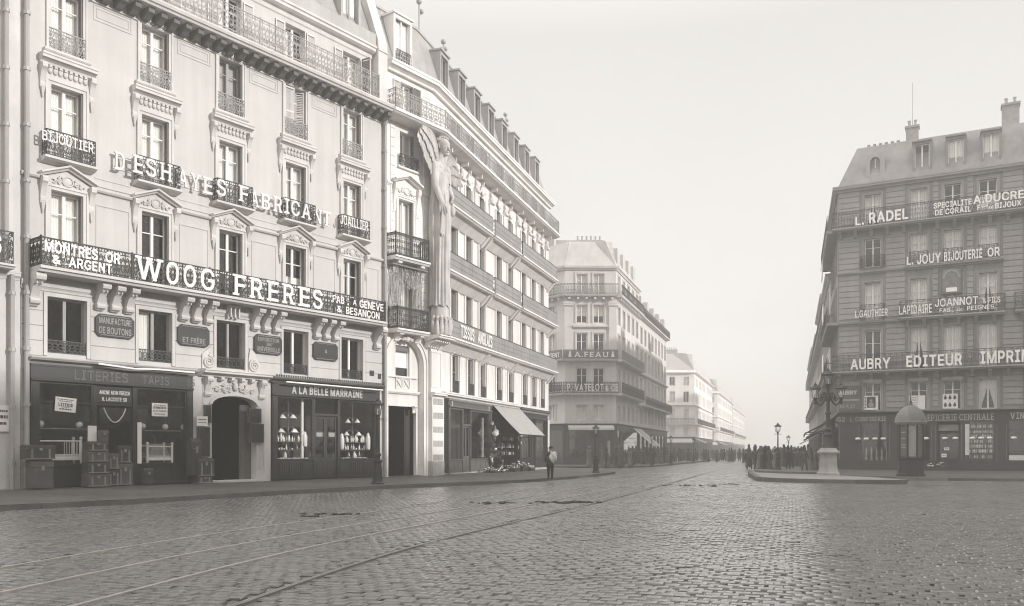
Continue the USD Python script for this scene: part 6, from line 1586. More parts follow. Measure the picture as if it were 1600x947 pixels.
# awnings and hoardings on its street side
def side_awning(s0, s1, z, out, drop, lab, base=RS):
    P = thing("side_awning", lab, "awning", base)
    pr = np.array([(0.1, z), (out, z - drop), (out, z - drop - 0.25), (out - 0.02, z - drop - 0.25), (out - 0.02, z - drop - 0.02), (0.1, z - 0.03)])
    part(P, "awning_cloth", G().prof(pr, s0, s1), "cloth_mid"); part(P, "awning_arm", G().tube([(s1, 0.1, z - 1.0), (s1, out, z - drop)], 0.03, 5).tube([(s0, 0.1, z - 1.0), (s0, out, z - drop)], 0.03, 5), "iron")
side_awning(-9, -1.0, 3.9, 2.4, 1.2, "long dark awning let down on the grey building's street side")
for k, (s, z0_, z1_, lab) in enumerate(((-6, 8.5, 11.0, "lowest pale board set edge-on on the grey building's street side"), (-6, 12.5, 15.0, "second pale board up, edge-on to us on the street side"), (-8, 16.5, 18.2, "highest pale board on the grey building's street side"))):
    P = thing("projecting_board", lab, "sign", RS); part(P, "board_panel", G().box(s, s + 2.4, 0.92, 0.98, z0_ - 0.8, z0_ + 0.6), "letter"); part(P, "bracket", G().box(s + 0.3, s + 0.36, 0.1, 0.92, z0_, z0_ + 0.05), "iron")

# --- the houses beyond it on the right
prev = -14.0
for k, (L_, hgt, lab) in enumerate(((16, 20.0, "first narrow house beyond the grey corner building"), (22, 21.0, "second house down the right side, with bare balconies"), (24, 19.5, "third house down the right side, half lost in mist"), (40, 20.5, "last visible house on the right, a grey ghost in mist"))):
    f = RS; s0, s1 = prev - L_, prev - 0.02
    P = thing("street_house", lab, "building", f, "houses down the right side of the street")
    cols = list(np.arange(s0 + 1.6, s1 - 1.0, 2.7))
    lv = [(4.5, 6.4, 1.1), (7.4, 9.9, 1.1), (10.9, 13.2, 1.1), (14.2, 16.3, 1.1)]
    front(P, f, f, s0, s1, cols, lv, "stone_side", "stone_side", 2 if k < 2 else 1, z1=hgt - 2.5, seed=50 + k)
    part(P, "end_wall", G().box(s0, s0 + 0.3, -8, -0.42, -0.4, hgt - 2.5).box(s1 - 0.3, s1, -8, -0.42, -0.4, hgt - 2.5), "stone_side")
    for z in (7.2, 13.9):
        part(P, "balcony_slab", G().prof([(0, z - 0.2), (0.7, z - 0.12), (0.75, z), (0, z)], s0 + 0.1, s1 - 0.1), "stone_side"); part(P, "railing", railing(G(), [(s0 + 0.1, 0.7), (s1 - 0.1, 0.7)], z, z + 1.0, "baluster", 0.6, 0.015), "iron_grey")
    part(P, "cornice", G().prof(cornice_prof(hgt - 2.9, hgt - 2.4, 0.45), s0, s1), "stone_side")
    part(P, "roof", G().prof([(0, hgt - 2.4), (-1.4, hgt + 0.6), (-8, hgt + 1.2), (-8, hgt - 2.4)], s0, s1), "slate")
    chimney(P, (s0 + s1) / 2, -3, hgt + 0.4, hgt + 2.2, 2.2, 0.7, 4)
    shop_wall(P, f, f, s0, s1, [("w", a, a + 2.6) for a in np.arange(s0 + 0.4, s1 - 2.8, 3.2)])
    g = G(); x = s0 + L_ * 0.4
    if k != 2:
        g.prof([(0.1, 3.6), (2.0, 2.7), (2.0, 2.5), (0.1, 3.5)], x, x + 5); part(P, "awning", g, "cloth_mid")
    prev -= L_

# --- the mist-softened corner building down the street on the left
C1 = np.array([11.05, 89.8]); C0 = np.array([5.6, 89.6])
FC = Front(C0[0], C0[1], *(C1 - C0)); FCL = float(np.linalg.norm(C1 - C0))
FSD = Front(C1[0], C1[1], 438, 1320); FLF = Front(C0[0], C0[1], 1200, -1320)
B3 = thing("corner_apartment_building", "tall corner building with cut corner lettered A. FEAU and P. VATELOT", "building", FC)
LV3 = [(4.6, 6.2, 1.15), (7.6, 10.1, 1.1), (11.1, 13.8, 1.1), (14.9, 16.8, 1.1), (18.0, 20.1, 1.1)]
cc = [FC.S(909), FC.S(935.5)]
e3 = FSD.S(998); e3b = FSD.S(1041)
sc = list(np.linspace(1.6, e3 - 1.3, 5))
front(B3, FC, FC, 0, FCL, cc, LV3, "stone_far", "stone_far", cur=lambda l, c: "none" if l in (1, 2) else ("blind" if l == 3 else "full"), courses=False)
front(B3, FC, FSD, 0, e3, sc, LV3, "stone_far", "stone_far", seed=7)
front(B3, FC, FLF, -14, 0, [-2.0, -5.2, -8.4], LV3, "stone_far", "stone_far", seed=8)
for fr_, s0, s1, M0, M1 in ((FC, 0, FCL, -0.35, 0.2), (FSD, 0, e3, -0.2, None), (FLF, -14, 0, None, 0.35)):
    T3 = lambda nm, g, m_, **k: part(B3, nm, xf(g, fr_, FC), m_, **k)
    for z, d in ((7.4, 0.75), (11.0, 0.75), (17.85, 0.7)):
        T3("balcony_slab", G().prof([(0, z - 0.25), (d * 0.9, z - 0.2), (d, z - 0.1), (d + 0.05, z), (0, z)], s0, s1, M0, M1), "stone_far")
    a, b = s0 + (M0 or 0) * 0.7, s1 + (M1 or 0) * 0.7
    T3("railing", railing(G(), [(a, 0.7), (b, 0.7)], 7.4, 8.55, "scroll", 0.36, 0.022), "iron"); T3("railing", railing(G(), [(a, 0.65), (b, 0.65)], 17.85, 18.95, "baluster", 0.3, 0.014), "iron_grey")
    T3("balcony_panel", G().box(a, b, 0.68, 0.72, 11.05, 11.98), "shutter_grey")
    T3("cornice", G().prof(cornice_prof(20.5, 20.95, 0.4), s0, s1, M0, M1), "stone_far")
    T3("roof", G().prof([(0, 20.95), (-1.2, 23.8), (-7, 24.6), (-7, 20.95)], s0, s1, M0, M1), "roof_hazed")
    n = max(2, int((s1 - s0) / 0.9))
    for k in range(n):
        x = s0 + (s1 - s0) * (k + 0.5) / n
        T3("modillion", G().box(x - 0.12, x + 0.12, 0, 0.5, 17.35, 17.6), "stone_far")
    sb_ = [("w", s0 + 0.4, s0 + 2.3), ("d", s0 + 2.6, s0 + 3.6)] + ([("w", s0 + 3.8, s1 - 0.3)] if s1 - s0 > 5 else [])
    S_ = thing("shopfront", {0: "dark cafe shopfront across the cut corner below P. VATELOT", 1: "dark shopfronts along the street side of the A. FEAU building", 2: "dark shopfront on the side street flank of the A. FEAU building"}[[FC, FSD, FLF].index(fr_)], "shopfront", FC)
    shop_wall(S_, FC, fr_, s0, s1, sb_, "wood_dark", (3.5, 4.1))
for s in (0.35, FCL - 0.35):
    part(B3, "giant_pilaster", G().box(s - 0.4, s + 0.4, 0, 0.15, 11.1, 17.2).prof(cornice_prof(16.4, 17.1, 0.3), s - 0.5, s + 0.5), "stone_far")
part(B3, "window_ledge", G().prof(cornice_prof(14.3, 14.6, 0.3), cc[0] - 1.0, cc[1] + 1.0), "stone_far")
chimney(B3, 3.2, -5, 23.6, 24.7, 3.0, 0.7, 6); chimney(B3, -1.5, -4, 23.8, 25.2, 1.4, 0.7, 3); None
for k in range(4):
    f2 = FSD.moved(2.5 + 3.2 * k, -0.2)
    dv = xf(G().box(-0.7, 0.7, -1.6, 0, 21.1, 23.3), f2, FC); part(B3, "dormer", dv, "roof_hazed")
L = thing("balcony_lettering", "white letters A. FEAU with two bells on the cut corner's dark band", "sign lettering", FC)
S_ = lambda px: FC.S(px, 0.75)
lettering(L, "A.FEAU", S_(897), S_(951), 11.2, 11.72, 0.72, "letter", 1, True, 0.05)
for px in (890.5, 957.5):
    c = S_(px); part(L, "bell", G().poly(Polygon([(c - 0.18, 11.2), (c + 0.18, 11.2), (c + 0.1, 11.55), (c + 0.07, 11.75), (c, 11.85), (c - 0.07, 11.75), (c - 0.1, 11.55)]), 0.72, 0.78), "letter")
lettering(L, "ARGENT", *[((q - FLF.o) @ FLF.u) for q in (FLF.p(FLF.S(852, .75)), FLF.p(FLF.S(874, .75)))], 11.2, 11.65, 0.72, "letter", 1) if False else None
L = thing("balcony_lettering", "white letters P. VATELOT & Cie on the cut corner's first balcony", "sign lettering", FC)
lettering(L, "P.", S_(886), S_(893), 7.65, 8.35, 0.72, "letter", 1, depth=0.05); lettering(L, "VATELOT", S_(898), S_(943), 7.65, 8.35, 0.72, "letter", 1, depth=0.05); lettering(L, "&", S_(946), S_(951), 7.65, 8.2, 0.72, "letter", 1, depth=0.05); lettering(L, "CIE", S_(955), S_(966), 7.65, 8.3, 0.72, "letter", 1, depth=0.05)
L = thing("balcony_lettering", "white letters ARGENT turning down the side street from A. FEAU", "sign lettering", FLF)
lettering(L, "ARGENT", FLF.S(851, .75), FLF.S(874, .75), 11.2, 11.68, 0.72, "letter", 1, depth=0.05)
P = thing("cafe_awning", "short scalloped pale awning over the cut corner shop", "awning", FC)
g = G().prof([(0.15, 4.05), (0.9, 3.75), (0.9, 3.5), (0.88, 3.5), (0.86, 3.72), (0.15, 4.0)], 0.3, FCL - 0.3); part(P, "awning_cloth", g, "cloth_pale")
P = thing("cafe_sign", "upright pale board on the cut corner shop's right jamb", "sign", FC); part(P, "sign_panel", G().box(FC.S(949, .2), FC.S(953.5, .2), 0.2, 0.26, 0.7, 2.4), "letter_grey"); part(P, "bracket", G().box(FC.S(951, .2) - 0.05, FC.S(951, .2) + 0.05, 0.1, 0.2, 1.0, 2.0), "iron")

B3b = thing("street_house", "pale house with an awning next to the A. FEAU building", "building", FSD)
L2 = [(4.7, 6.5, 1.1), (7.7, 10.2, 1.1), (11.3, 13.6, 1.1), (14.6, 16.6, 1.1)]
front(B3b, FSD, FSD, e3 + 0.02, e3b, list(np.linspace(e3 + 1.8, e3b - 1.6, 8)), L2, "stone_far", "stone_far", z1=18.3, seed=9)
for z, d in ((6.9, 0.9), (17.8, 0.6)):
    part(B3b, "balcony_slab", G().prof([(0, z - 0.25), (d, z - 0.12), (d, z), (0, z)], e3 + 0.1, e3b), "stone_far"); part(B3b, "railing", railing(G(), [(e3 + 0.1, d - 0.05), (e3b, d - 0.05), (e3b, 0.05)], z, z + 1.05, "scroll", 0.6, 0.018), "iron_grey")
part(B3b, "string_course", G().prof(cornice_prof(10.6, 10.9, 0.3), e3 + 0.1, e3b), "stone_far")
part(B3b, "end_wall", G().box(e3b - 0.3, e3b - 0.01, -10, -0.42, -0.4, 18.3), "stone_far")
part(B3b, "roof", G().prof([(0, 18.3), (-1.4, 21.8), (-8, 22.5), (-8, 18.3)], e3 + 0.05, e3b), "roof_hazed")
for k in range(5):
    s = e3 + 2.5 + k * (e3b - e3 - 4) / 4; part(B3b, "dormer", G().box(s - 0.6, s + 0.6, -1.6, -0.05, 18.5, 20.6), "roof_hazed")
chimney(B3b, (e3 + e3b) / 2, -4, 21.8, 23.6, 2.5, 0.7, 5)
shop_wall(B3b, FSD, FSD, e3 + 0.05, e3b, [("w", a, a + 2.5) for a in np.arange(e3 + 0.5, e3b - 2.8, 3.1)])
P = thing("cafe_awning", "striped pale awning let down over the pavement by the A. FEAU flank", "awning", FSD)
s = FSD.S(993, .5)
part(P, "awning_cloth", G().prof([(0.2, 4.0), (2.6, 1.9), (2.6, 1.85), (0.2, 3.95)], s, s + 5.5), "cloth_pale"); part(P, "awning_arm", G().tube([(s, 0.2, 2.3), (s, 2.6, 1.9)], 0.03, 5), "iron")
part(P, "stripe", G().prof([(0.2, 4.005), (2.6, 1.905), (2.6, 1.9), (0.2, 4.0)], s + 1.5, s + 2.2).prof([(0.2, 4.005), (2.6, 1.905), (2.6, 1.9), (0.2, 4.0)], s + 3.3, s + 4.0), "cloth_mid")

# --- the far white building and the ones behind
def far_block(px, Z, wfront, Lside, label, seed, awn=True):
    c = np.array([(px - CX) / F * Z, Z]); f = Front(c[0] - wfront, Z, 1, 0.03); fs = Front(c[0], Z + 0.03 * wfront, 438, 1320)
    P = thing("street_house", label, "building", f)
    lv = [(4.4, 6.2, 1.15), (7.6, 10.0, 1.15), (11.4, 13.6, 1.15), (14.8, 16.6, 1.15)]
    front(P, f, f, 0, wfront, list(np.arange(wfront - 1.6, 0.8, -2.9)), lv, "plaster_hazed", "plaster_hazed", 1, z1=18.0, seed=seed)
    front(P, f, fs, 0, Lside, list(np.arange(1.6, Lside - 1, 3.0)), lv, "plaster_hazed", "plaster_hazed", 1, z1=18.0, seed=seed + 1)
    for fr_, a, b in ((f, 0, wfront), (fs, 0, Lside)):
        for z, d in ((6.95, 0.8), (10.9, 0.4), (17.6, 0.7)):
            part(P, "balcony_slab", xf(G().prof([(0, z - 0.3), (d, z - 0.15), (d, z), (0, z)], a, b), fr_, f), "plaster_hazed")
        part(P, "railing", xf(railing(G(), [(a, 0.75), (b, 0.75)], 6.95, 8.0, "baluster", 0.7, 0.025), fr_, f), "iron_grey")
        part(P, "roof", xf(G().prof([(0, 18), (-1.5, 21.5), (-9, 22.3), (-9, 18)], a, b), fr_, f), "roof_hazed")
        shop_wall(P, f, fr_, a, b, [("w", x, x + 2.8) for x in np.arange(a + 0.4, b - 3, 3.4)])
    if awn:
        part(P, "awning", G().prof([(0.2, 3.9), (2.2, 3.2), (2.2, 2.95), (2.17, 3.15), (0.2, 3.8)], wfront - 7.5, wfront - 0.5), "cloth_pale")
        part(P, "awning", xf(G().prof([(0.2, 3.9), (2.2, 3.0), (2.2, 2.95), (0.2, 3.8)], 0.5, 6.5), fs, f), "cloth_pale")
    chimney(P, wfront * 0.4, -4, 21.6, 23.5, 2.4, 0.8, 5); chimney(P, wfront - 2, -12, 21.6, 23.5, 2.4, 0.8, 5)
far_block(1085, 174, 14, 42, "white house with flat pale awnings closing the left row", 71)
far_block(1122, 236, 12, 60, "second last house of the left row, nearly lost in mist", 73, True)
far_block(1146, 320, 12, 80, "faintest house at the end of the left row", 75, False)
# --- the square continues to our right: the houses there keep the paving in shade
def off_house(p, q, h, label):
    f = Front(p[0], p[1], q[0] - p[0], q[1] - p[1]); L_ = math.hypot(q[0] - p[0], q[1] - p[1])
    P = thing("street_house", label, "building", f)
    cols = list(np.arange(2, L_ - 1, 3.2)); lv = [(4.6, 6.5, 1.1), (7.7, 10.2, 1.1), (11.3, 13.6, 1.1), (14.6, 16.6, 1.1)]
    front(P, f, f, 0, L_, cols, lv, "stone_grey", "stone_grey_trim", 1, z1=h - 3, seed=90)
    part(P, "end_wall", G().box(0, 0.3, -9, -0.42, -0.4, h - 3).box(L_ - 0.3, L_, -9, -0.42, -0.4, h - 3), "stone_grey")
    part(P, "roof", G().prof([(0.1, h - 3), (-1.4, h), (-9, h + 0.6), (-9, h - 3)], 0, L_), "slate")
    shop_wall(P, f, f, 0, L_, [("w", x, x + 2.6) for x in np.arange(0.4, L_ - 3, 3.2)])
# ------------------------------------------------------------------ ground
RZ, KZ = -0.28, -0.14
KERB = [(-24, 14.0), (-17.5, 18.6), (-13.44, 22.18), (-11.5, 24.6), (-10.0, 27.2), (-8.4, 30.0), (-6.7, 32.8), (-4.9, 35.6), (-2.3, 38.6), (0.8, 42.3), (3.64, 48.06), (6.1, 54.6), (7.2, 58.5), (7.1, 61.5), (5.9, 65.0), (3.2, 70.0), (-1, 76)]
W0 = Front(0, 0, 1, 0)
def pavement(label_name, kerb, inner, inner_z, stone_step=1.1, stones=True, name="pavement", m="pavement", z=KZ):
    pts = [(x, y, z) for x, y in kerb] + [(x, y, q) for (x, y), q in zip(inner, inner_z)]
    from mapbox_earcut import triangulate_float64
    a = np.array([p[:2] for p in pts], float); t = triangulate_float64(a, np.array([len(a)], np.uint32)).reshape(-1, 3).astype(int)
    v = np.array(pts); v[:, 1] *= -1
    P = single(name, None, None, W0, G().add(v, t[:, ::-1]), m, kind="structure")
    if stones:
        k = np.array(kerb, float); L = np.r_[0, np.cumsum(np.linalg.norm(np.diff(k, axis=0), axis=1))]
        n = int(L[-1] / stone_step); q = np.linspace(0, L[-1], n + 1)
        X = np.c_[np.interp(q, L, k[:, 0]), np.interp(q, L, k[:, 1])]; r = np.random.default_rng(8)
        for i in range(n):
            a, b = X[i], X[i + 1]; u = (b - a) / np.linalg.norm(b - a); w = np.array([-u[1], u[0]]) * 0.3
            if w @ (np.mean(inner, 0) - a) < 0:
                w = -w
            o = -w * 0.05; e = u * 0.006; h = z + 0.004 + r.uniform(0, 0.006)
            p = [a + e + o, b - e + o, b - e + w, a + e + w]; p2 = [a + e + o * 0, b - e + o * 0, b - e + w, a + e + w]
            g = G().hexa([(x, -y, -0.4) for x, y in p] + [(x, -y, h) for x, y in p2])
            part(P, "kerb_stone", g, "kerb")
    return P
inn = [FB.p(BL + 6), FB.p(BL), FB.p(12), FB.p(0), F1.p(0), F1.p(-17), F1.p(-26)]
pavement("", KERB, [tuple(p + np.array([-0.3, 0.1])) for p in inn], [-0.16, -0.14, -0.08, -0.01, -0.01, -0.03, -0.03])
K2 = [(-6, 86), (2.0, 80.0), (6.5, 78.2), (9.5, 78.3), (12.6, 81.2), (16.2, 89.3), (23.6, 110.3), (33, 138.6), (43.5, 170), (44, 173), (42, 176), (30, 182)]
pavement("", K2, [(25, 186), tuple(FSD.p(e3b)), tuple(FSD.p(0)), tuple(FC.p(0)), tuple(FLF.p(-12))], [-0.14] * 5, 2.2)
pavement("", [(34, 184), (45, 177), (47, 176.5), (49.5, 180), (130, 424)], [(124, 430), (44, 186), (36, 190)], [-0.14] * 3, 6.0)
KR = [(122, 417), (62, 190), (31.5, 98), (22.6, 71), (19.9, 62.0), (19.6, 55.0), (20.6, 47.2), (21.6, 44.9), (23.0, 44.2), (34, 42.2), (60, 37)]
pavement("", KR, [(66, 40), (62, 60), tuple(FR.p(17, -0.2)), tuple(FR.p(0.45, -0.2)), tuple(RS.p(-50, -0.2)), tuple(RS.p(-120, -0.2)), (128, 415)], [-0.14, -0.1] + [-0.1] * 5, 1.4)
# refuge in the middle of the crossing
I1 = [(12.9, 44.6), (13.3, 42.9), (14.6, 41.2), (16.4, 40.3), (18.6, 40.0), (19.3, 41.2), (19.2, 44.5), (18.9, 49.0), (18.6, 54.5), (17.6, 59.5), (16.8, 59.8), (15.2, 54.5)]
isl = Polygon(I1)
def slab_of(poly, z0, z1, m, name, parent=None):
    t = trimesh.creation.extrude_polygon(poly, z1 - z0, engine="earcut"); v = np.array(t.vertices); v[:, 2] += z0; v[:, 1] *= -1
    g = G().add(v, t.faces[:, ::-1])
    return single(name, None, None, W0, g, m, kind="structure") if parent is None else part(parent, name, g, m)
IS = slab_of(isl.buffer(-0.28), -0.4, -0.095, "island", "refuge_paving")
k = np.array(I1 + I1[:1]); r_ = np.random.default_rng(5)
for a, b in zip(k[:-1], k[1:]):
    n = max(1, round(np.linalg.norm(b - a) / 1.3))
    for i in range(n):
        p, q = a + (b - a) * i / n, a + (b - a) * (i + 1) / n
        quad = Polygon([p, q, *[]] + [q, p]) if False else LineString([p, q]).buffer(0.3, cap_style=2).intersection(isl)
        if quad.area > 0.02:
            slab_of(quad.buffer(-0.004), -0.42, -0.088 + r_.uniform(0, 0.006), "kerb", "kerb_stone", IS)
slab_of(Polygon([(15.9, 55.2), (16.4, 52.6), (17.0, 51.2), (18.5, 50.6), (18.3, 54.5), (17.5, 58.8), (16.9, 59.0)]), -0.094, 0.03, "kerb", "upper_step", IS)

# road sheet, rails, setts
road_mat = usdkit.material(stage, "/World/Looks/road_setts", {
    "tc": ("texture_coordinate", {}), "map": ("mapping", {"rotation": (0, 0, math.atan2(0.3149, 0.949))}),
    "br": ("brick_texture", {"scale": 1.0, "brick_width": 0.24, "row_height": 0.19, "mortar_size": 0.018, "mortar_smooth": 0.4, "color1": gray(0.1), "color2": gray(0.15), "mortar": gray(0.07)}),
    "n": ("noise_texture", {"scale": 0.35, "detail": 5.0}), "nr": ("rgb_ramp", {"ramp": [(0.3, (0.7,) * 3), (0.7, (1.0,) * 3)]}), "mx": ("mix", {"mix_type": "multiply", "fac": 1.0}),
    "bp": ("bump", {"strength": 0.6, "distance": 0.02, "invert": True}), "p": ("principled_bsdf", {"roughness": 0.3, "specular_ior_level": 0.7})},
    [("tc.object", "map.vector"), ("map.vector", "br.vector"), ("tc.object", "n.vector"), ("n.fac", "nr.fac"), ("br.color", "mx.color1"), ("nr.color", "mx.color2"), ("mx.color", "p.base_color"), ("br.fac", "bp.height"), ("bp.normal", "p.normal")], surface="p.BSDF")
M["setts"] = usdkit.material(stage, "/World/Looks/granite_setts", {
    "geo": ("geometry", {}), "tc": ("texture_coordinate", {}),
    "isl": ("rgb_ramp", {"ramp": [(0.0, gray(0.075)), (0.5, gray(0.125)), (0.85, gray(0.165)), (1.0, gray(0.21))]}),
    "n1": ("noise_texture", {"scale": 0.22, "detail": 6.0, "roughness": 0.6}), "r1": ("rgb_ramp", {"ramp": [(0.32, (0.66,) * 3), (0.6, (1.0,) * 3)]}),
    "n2": ("noise_texture", {"scale": 45.0, "detail": 4.0, "roughness": 0.7}), "r2": ("rgb_ramp", {"ramp": [(0.25, (0.6,) * 3), (0.75, (1.0,) * 3)]}),
    "m1": ("mix", {"mix_type": "multiply", "fac": 1.0}), "m2": ("mix", {"mix_type": "multiply", "fac": 1.0}),
    "rr": ("map_range", {"from_min": 0.3, "from_max": 0.7, "to_min": 0.12, "to_max": 0.28}),
    "bp": ("bump", {"strength": 0.2, "distance": 0.004}), "p": ("principled_bsdf", {"specular_ior_level": 0.75, "coat_weight": 0.5, "coat_roughness": 0.2})},
    [("geo.random_per_island", "isl.fac"), ("tc.object", "n1.vector"), ("tc.object", "n2.vector"), ("n1.fac", "r1.fac"), ("n2.fac", "r2.fac"), ("isl.color", "m1.color1"), ("r1.color", "m1.color2"),
     ("m1.color", "m2.color1"), ("r2.color", "m2.color2"), ("m2.color", "p.base_color"), ("n1.fac", "rr.value"), ("rr.result", "p.roughness"), ("n2.fac", "bp.height"), ("bp.normal", "p.normal")], surface="p.BSDF")
M["setts_pale"] = mat("pale_worn_setts", 0.34, 0.5, 0.2, 2.0, 40, 0.3, 0.006, spec=0.5)
g = G().add([(-60, 40, -0.303), (80, 40, -0.303), (80, -58.4, -0.303), (-60, -58.4, -0.303)], [[0, 1, 2, 3]])
g.add([(-2500, -58.4, -0.284), (2500, -58.4, -0.284), (2500, -3000, -0.284), (-2500, -3000, -0.284)], [[0, 1, 2, 3]])
g.add([(-2500, 2500, -0.331), (-60, 2500, -0.331), (-60, -58.4, -0.331), (-2500, -58.4, -0.331)], [[0, 1, 2, 3]]).add([(80, 2500, -0.331), (2500, 2500, -0.331), (2500, -58.4, -0.331), (80, -58.4, -0.331)], [[0, 1, 2, 3]]).add([(-60, 2500, -0.331), (80, 2500, -0.331), (80, 40, -0.331), (-60, 40, -0.331)], [[0, 1, 2, 3]])
ROAD = single("road", None, None, W0, g, road_mat, kind="structure")
from scipy.interpolate import CubicSpline
ry = [-2, 3.5, 8.5, 13.3, 18.2, 24.2, 33.2, 45, 58.8, 89.5, 140, 230]; rx_ = [-4.0, -3.55, -2.8, -1.75, -0.1, 2.05, 5.1, 9.0, 13.45, 23.7, 40.5, 70.4]
cs = CubicSpline(ry, rx_); yy = np.r_[np.arange(-1, 60, 0.5), np.arange(60, 230, 3.0)]; base_line = np.c_[cs(yy), yy]
tg = np.gradient(base_line, axis=0); tg /= np.linalg.norm(tg, axis=1, keepdims=True); nn = np.c_[-tg[:, 1], tg[:, 0]]
RAILS = []
for off, lab in ((0.0, "nearest tram rail, dark grooved line crossing the whole square"), (1.6, "second tram rail counted from the refuge"), (2.95, "third tram rail, inner rail of the far track"), (4.5, "farthest tram rail, closest to the shops")):
    l = base_line + nn * off; RAILS.append(l)
    P = thing("tram_rail", lab, "tram rail", W0, "tram rails laid in the setts")
    for a0_, b0_, m_, zz in ((-0.02, 0.015, "rail", RZ + 0.006), (0.045, 0.055, "rail", RZ + 0.002)):
        A_ = l + nn * a0_; B_ = l + nn * b0_; n = len(l)
        v = np.vstack([np.c_[A_[:, 0], -A_[:, 1], np.full(n, zz)], np.c_[B_[:, 0], -B_[:, 1], np.full(n, zz)], np.c_[A_[:, 0], -A_[:, 1], np.full(n, zz - 0.06)], np.c_[B_[:, 0], -B_[:, 1], np.full(n, zz - 0.06)]])
        i = np.arange(n - 1); f = np.vstack([np.c_[i, i + 1, i + 1 + n, i + n], np.c_[i + 2 * n, i, i + n * 0, i + 1 + 2 * n][:, [0, 1, 3, 3]] * 0 + np.c_[i, i + 2 * n, i + 1 + 2 * n, i + 1], np.c_[i + n, i + 1 + n, i + 1 + 3 * n, i + 3 * n]])
        part(P, "rail_head" if a0_ < 0 else "guard_lip", G().add(v, f), "rail_dark" if off == 0.0 and a0_ < 0 else m_)
# setts
import shapely
u = np.array([0.3149, 0.9491]); w = np.array([0.9491, -0.3149])
PR, PW = 0.17, 0.205
ri = np.arange(-60, 470); ci = np.arange(-230, 230)
R_, C_ = np.meshgrid(ri, ci, indexing="ij"); rg = np.random.default_rng(99)
a = R_ * PR; b = (C_ + 0.5 * (R_ % 2) + rg.uniform(-0.12, 0.12, R_.shape)) * PW
X = a[..., None] * u + b[..., None] * w + np.array([0, 0.0])
X = X.reshape(-1, 2)
X = X + np.c_[np.zeros(len(X)), 0.0 * X[:, 0]]
keep = (X[:, 1] > 7.6) & (X[:, 1] < 58.5) & (np.abs(X[:, 0]) < 0.617 * X[:, 1] + 0.6)
X = X[keep]
kp = Polygon(KERB + [(-40, 90), (-60, 10)]).buffer(0.16); kr = Polygon(KR + [(80, 40), (140, 420)]).buffer(0.16); ib = isl.buffer(0.14)
inside = shapely.contains_xy(kp, X[:, 0], X[:, 1]) | shapely.contains_xy(kr, X[:, 0], X[:, 1]) | shapely.contains_xy(ib, X[:, 0], X[:, 1])
X = X[~inside]
dist = np.min([np.abs(X[:, 0] - np.interp(X[:, 1], l[:, 1], l[:, 0])) for l in RAILS], axis=0)
X, dist = X[dist > 0.15], dist[dist > 0.15]
side = np.min([np.where(np.interp(X[:, 1], l[:, 1], l[:, 0]) - X[:, 0] > 0, np.interp(X[:, 1], l[:, 1], l[:, 0]) - X[:, 0], 9) for l in RAILS], axis=0)
pale = (side < 0.22) & (rg.random(len(X)) < 0.0)
TPL = []
for s_, z in ((1.0, -0.06), (1.0, -0.02), (0.84, -0.003)):
    TPL += [(-s_, -s_, z), (s_, -s_, z), (s_, s_, z), (-s_, s_, z)]
TPL += [(0, 0, 0.003)]
TPL = np.array(TPL); TF = [[8, 9, 12], [9, 10, 12], [10, 11, 12], [11, 8, 12]]
for L0 in (0, 4):
    for q in range(4):
        TF += [[L0 + q, L0 + (q + 1) % 4, L0 + (q + 1) % 4 + 4], [L0 + q, L0 + (q + 1) % 4 + 4, L0 + q + 4]]
TF = np.array(TF)
def sett_mesh(X, rg):
    n = len(X); hw = PW / 2 * rg.uniform(0.9, 0.985, n); hl = PR / 2 * rg.uniform(0.88, 0.97, n); yaw = rg.normal(0, 0.05, n)
    V = np.repeat(TPL[None], n, 0).copy()
    V[:, :12, :2] *= 1 + rg.uniform(-0.07, 0.07, (n, 12, 2))
    V[:, :, 0] *= hw[:, None]; V[:, :, 1] *= hl[:, None]
    tx, ty = rg.normal(0, 0.014, n), rg.normal(0, 0.022, n)
    V[:, :, 2] += np.where(TPL[None, :, 2] > -0.05, V[:, :, 0] * tx[:, None] + V[:, :, 1] * ty[:, None] + rg.normal(0, 0.004, n)[:, None], 0)
    c, s = np.cos(yaw)[:, None], np.sin(yaw)[:, None]
    lx, ly = V[:, :, 0] * c - V[:, :, 1] * s, V[:, :, 0] * s + V[:, :, 1] * c
    x = X[:, :1] + lx * w[0] + ly * u[0]; y = X[:, 1:] + lx * w[1] + ly * u[1]
    z = RZ + V[:, :, 2] + 0.012 * np.sin(X[:, :1] * 0.9 + X[:, 1:] * 0.4) * np.cos(X[:, 1:] * 0.7)
    v = np.stack([x, -y, z], -1).reshape(-1, 3)
    f = (TF[None] + (np.arange(n) * 13)[:, None, None]).reshape(-1, 3)
    return v, f[:, ::-1]
order = np.argsort(X[:, 1]); X, pale = X[order], pale[order]
inview = np.abs(X[:, 0]) < 0.606 * X[:, 1] - 0.2
near = np.where(inview & (X[:, 1] > 8.5) & ~pale)[0][:296]
msk = np.ones(len(X), bool); msk[near] = False
part(ROAD, "cobbles", sett_mesh(X[msk], rg), "setts", kind="stuff")
for i in near:
    part(ROAD, "cobble", sett_mesh(X[i:i + 1], rg), "setts")
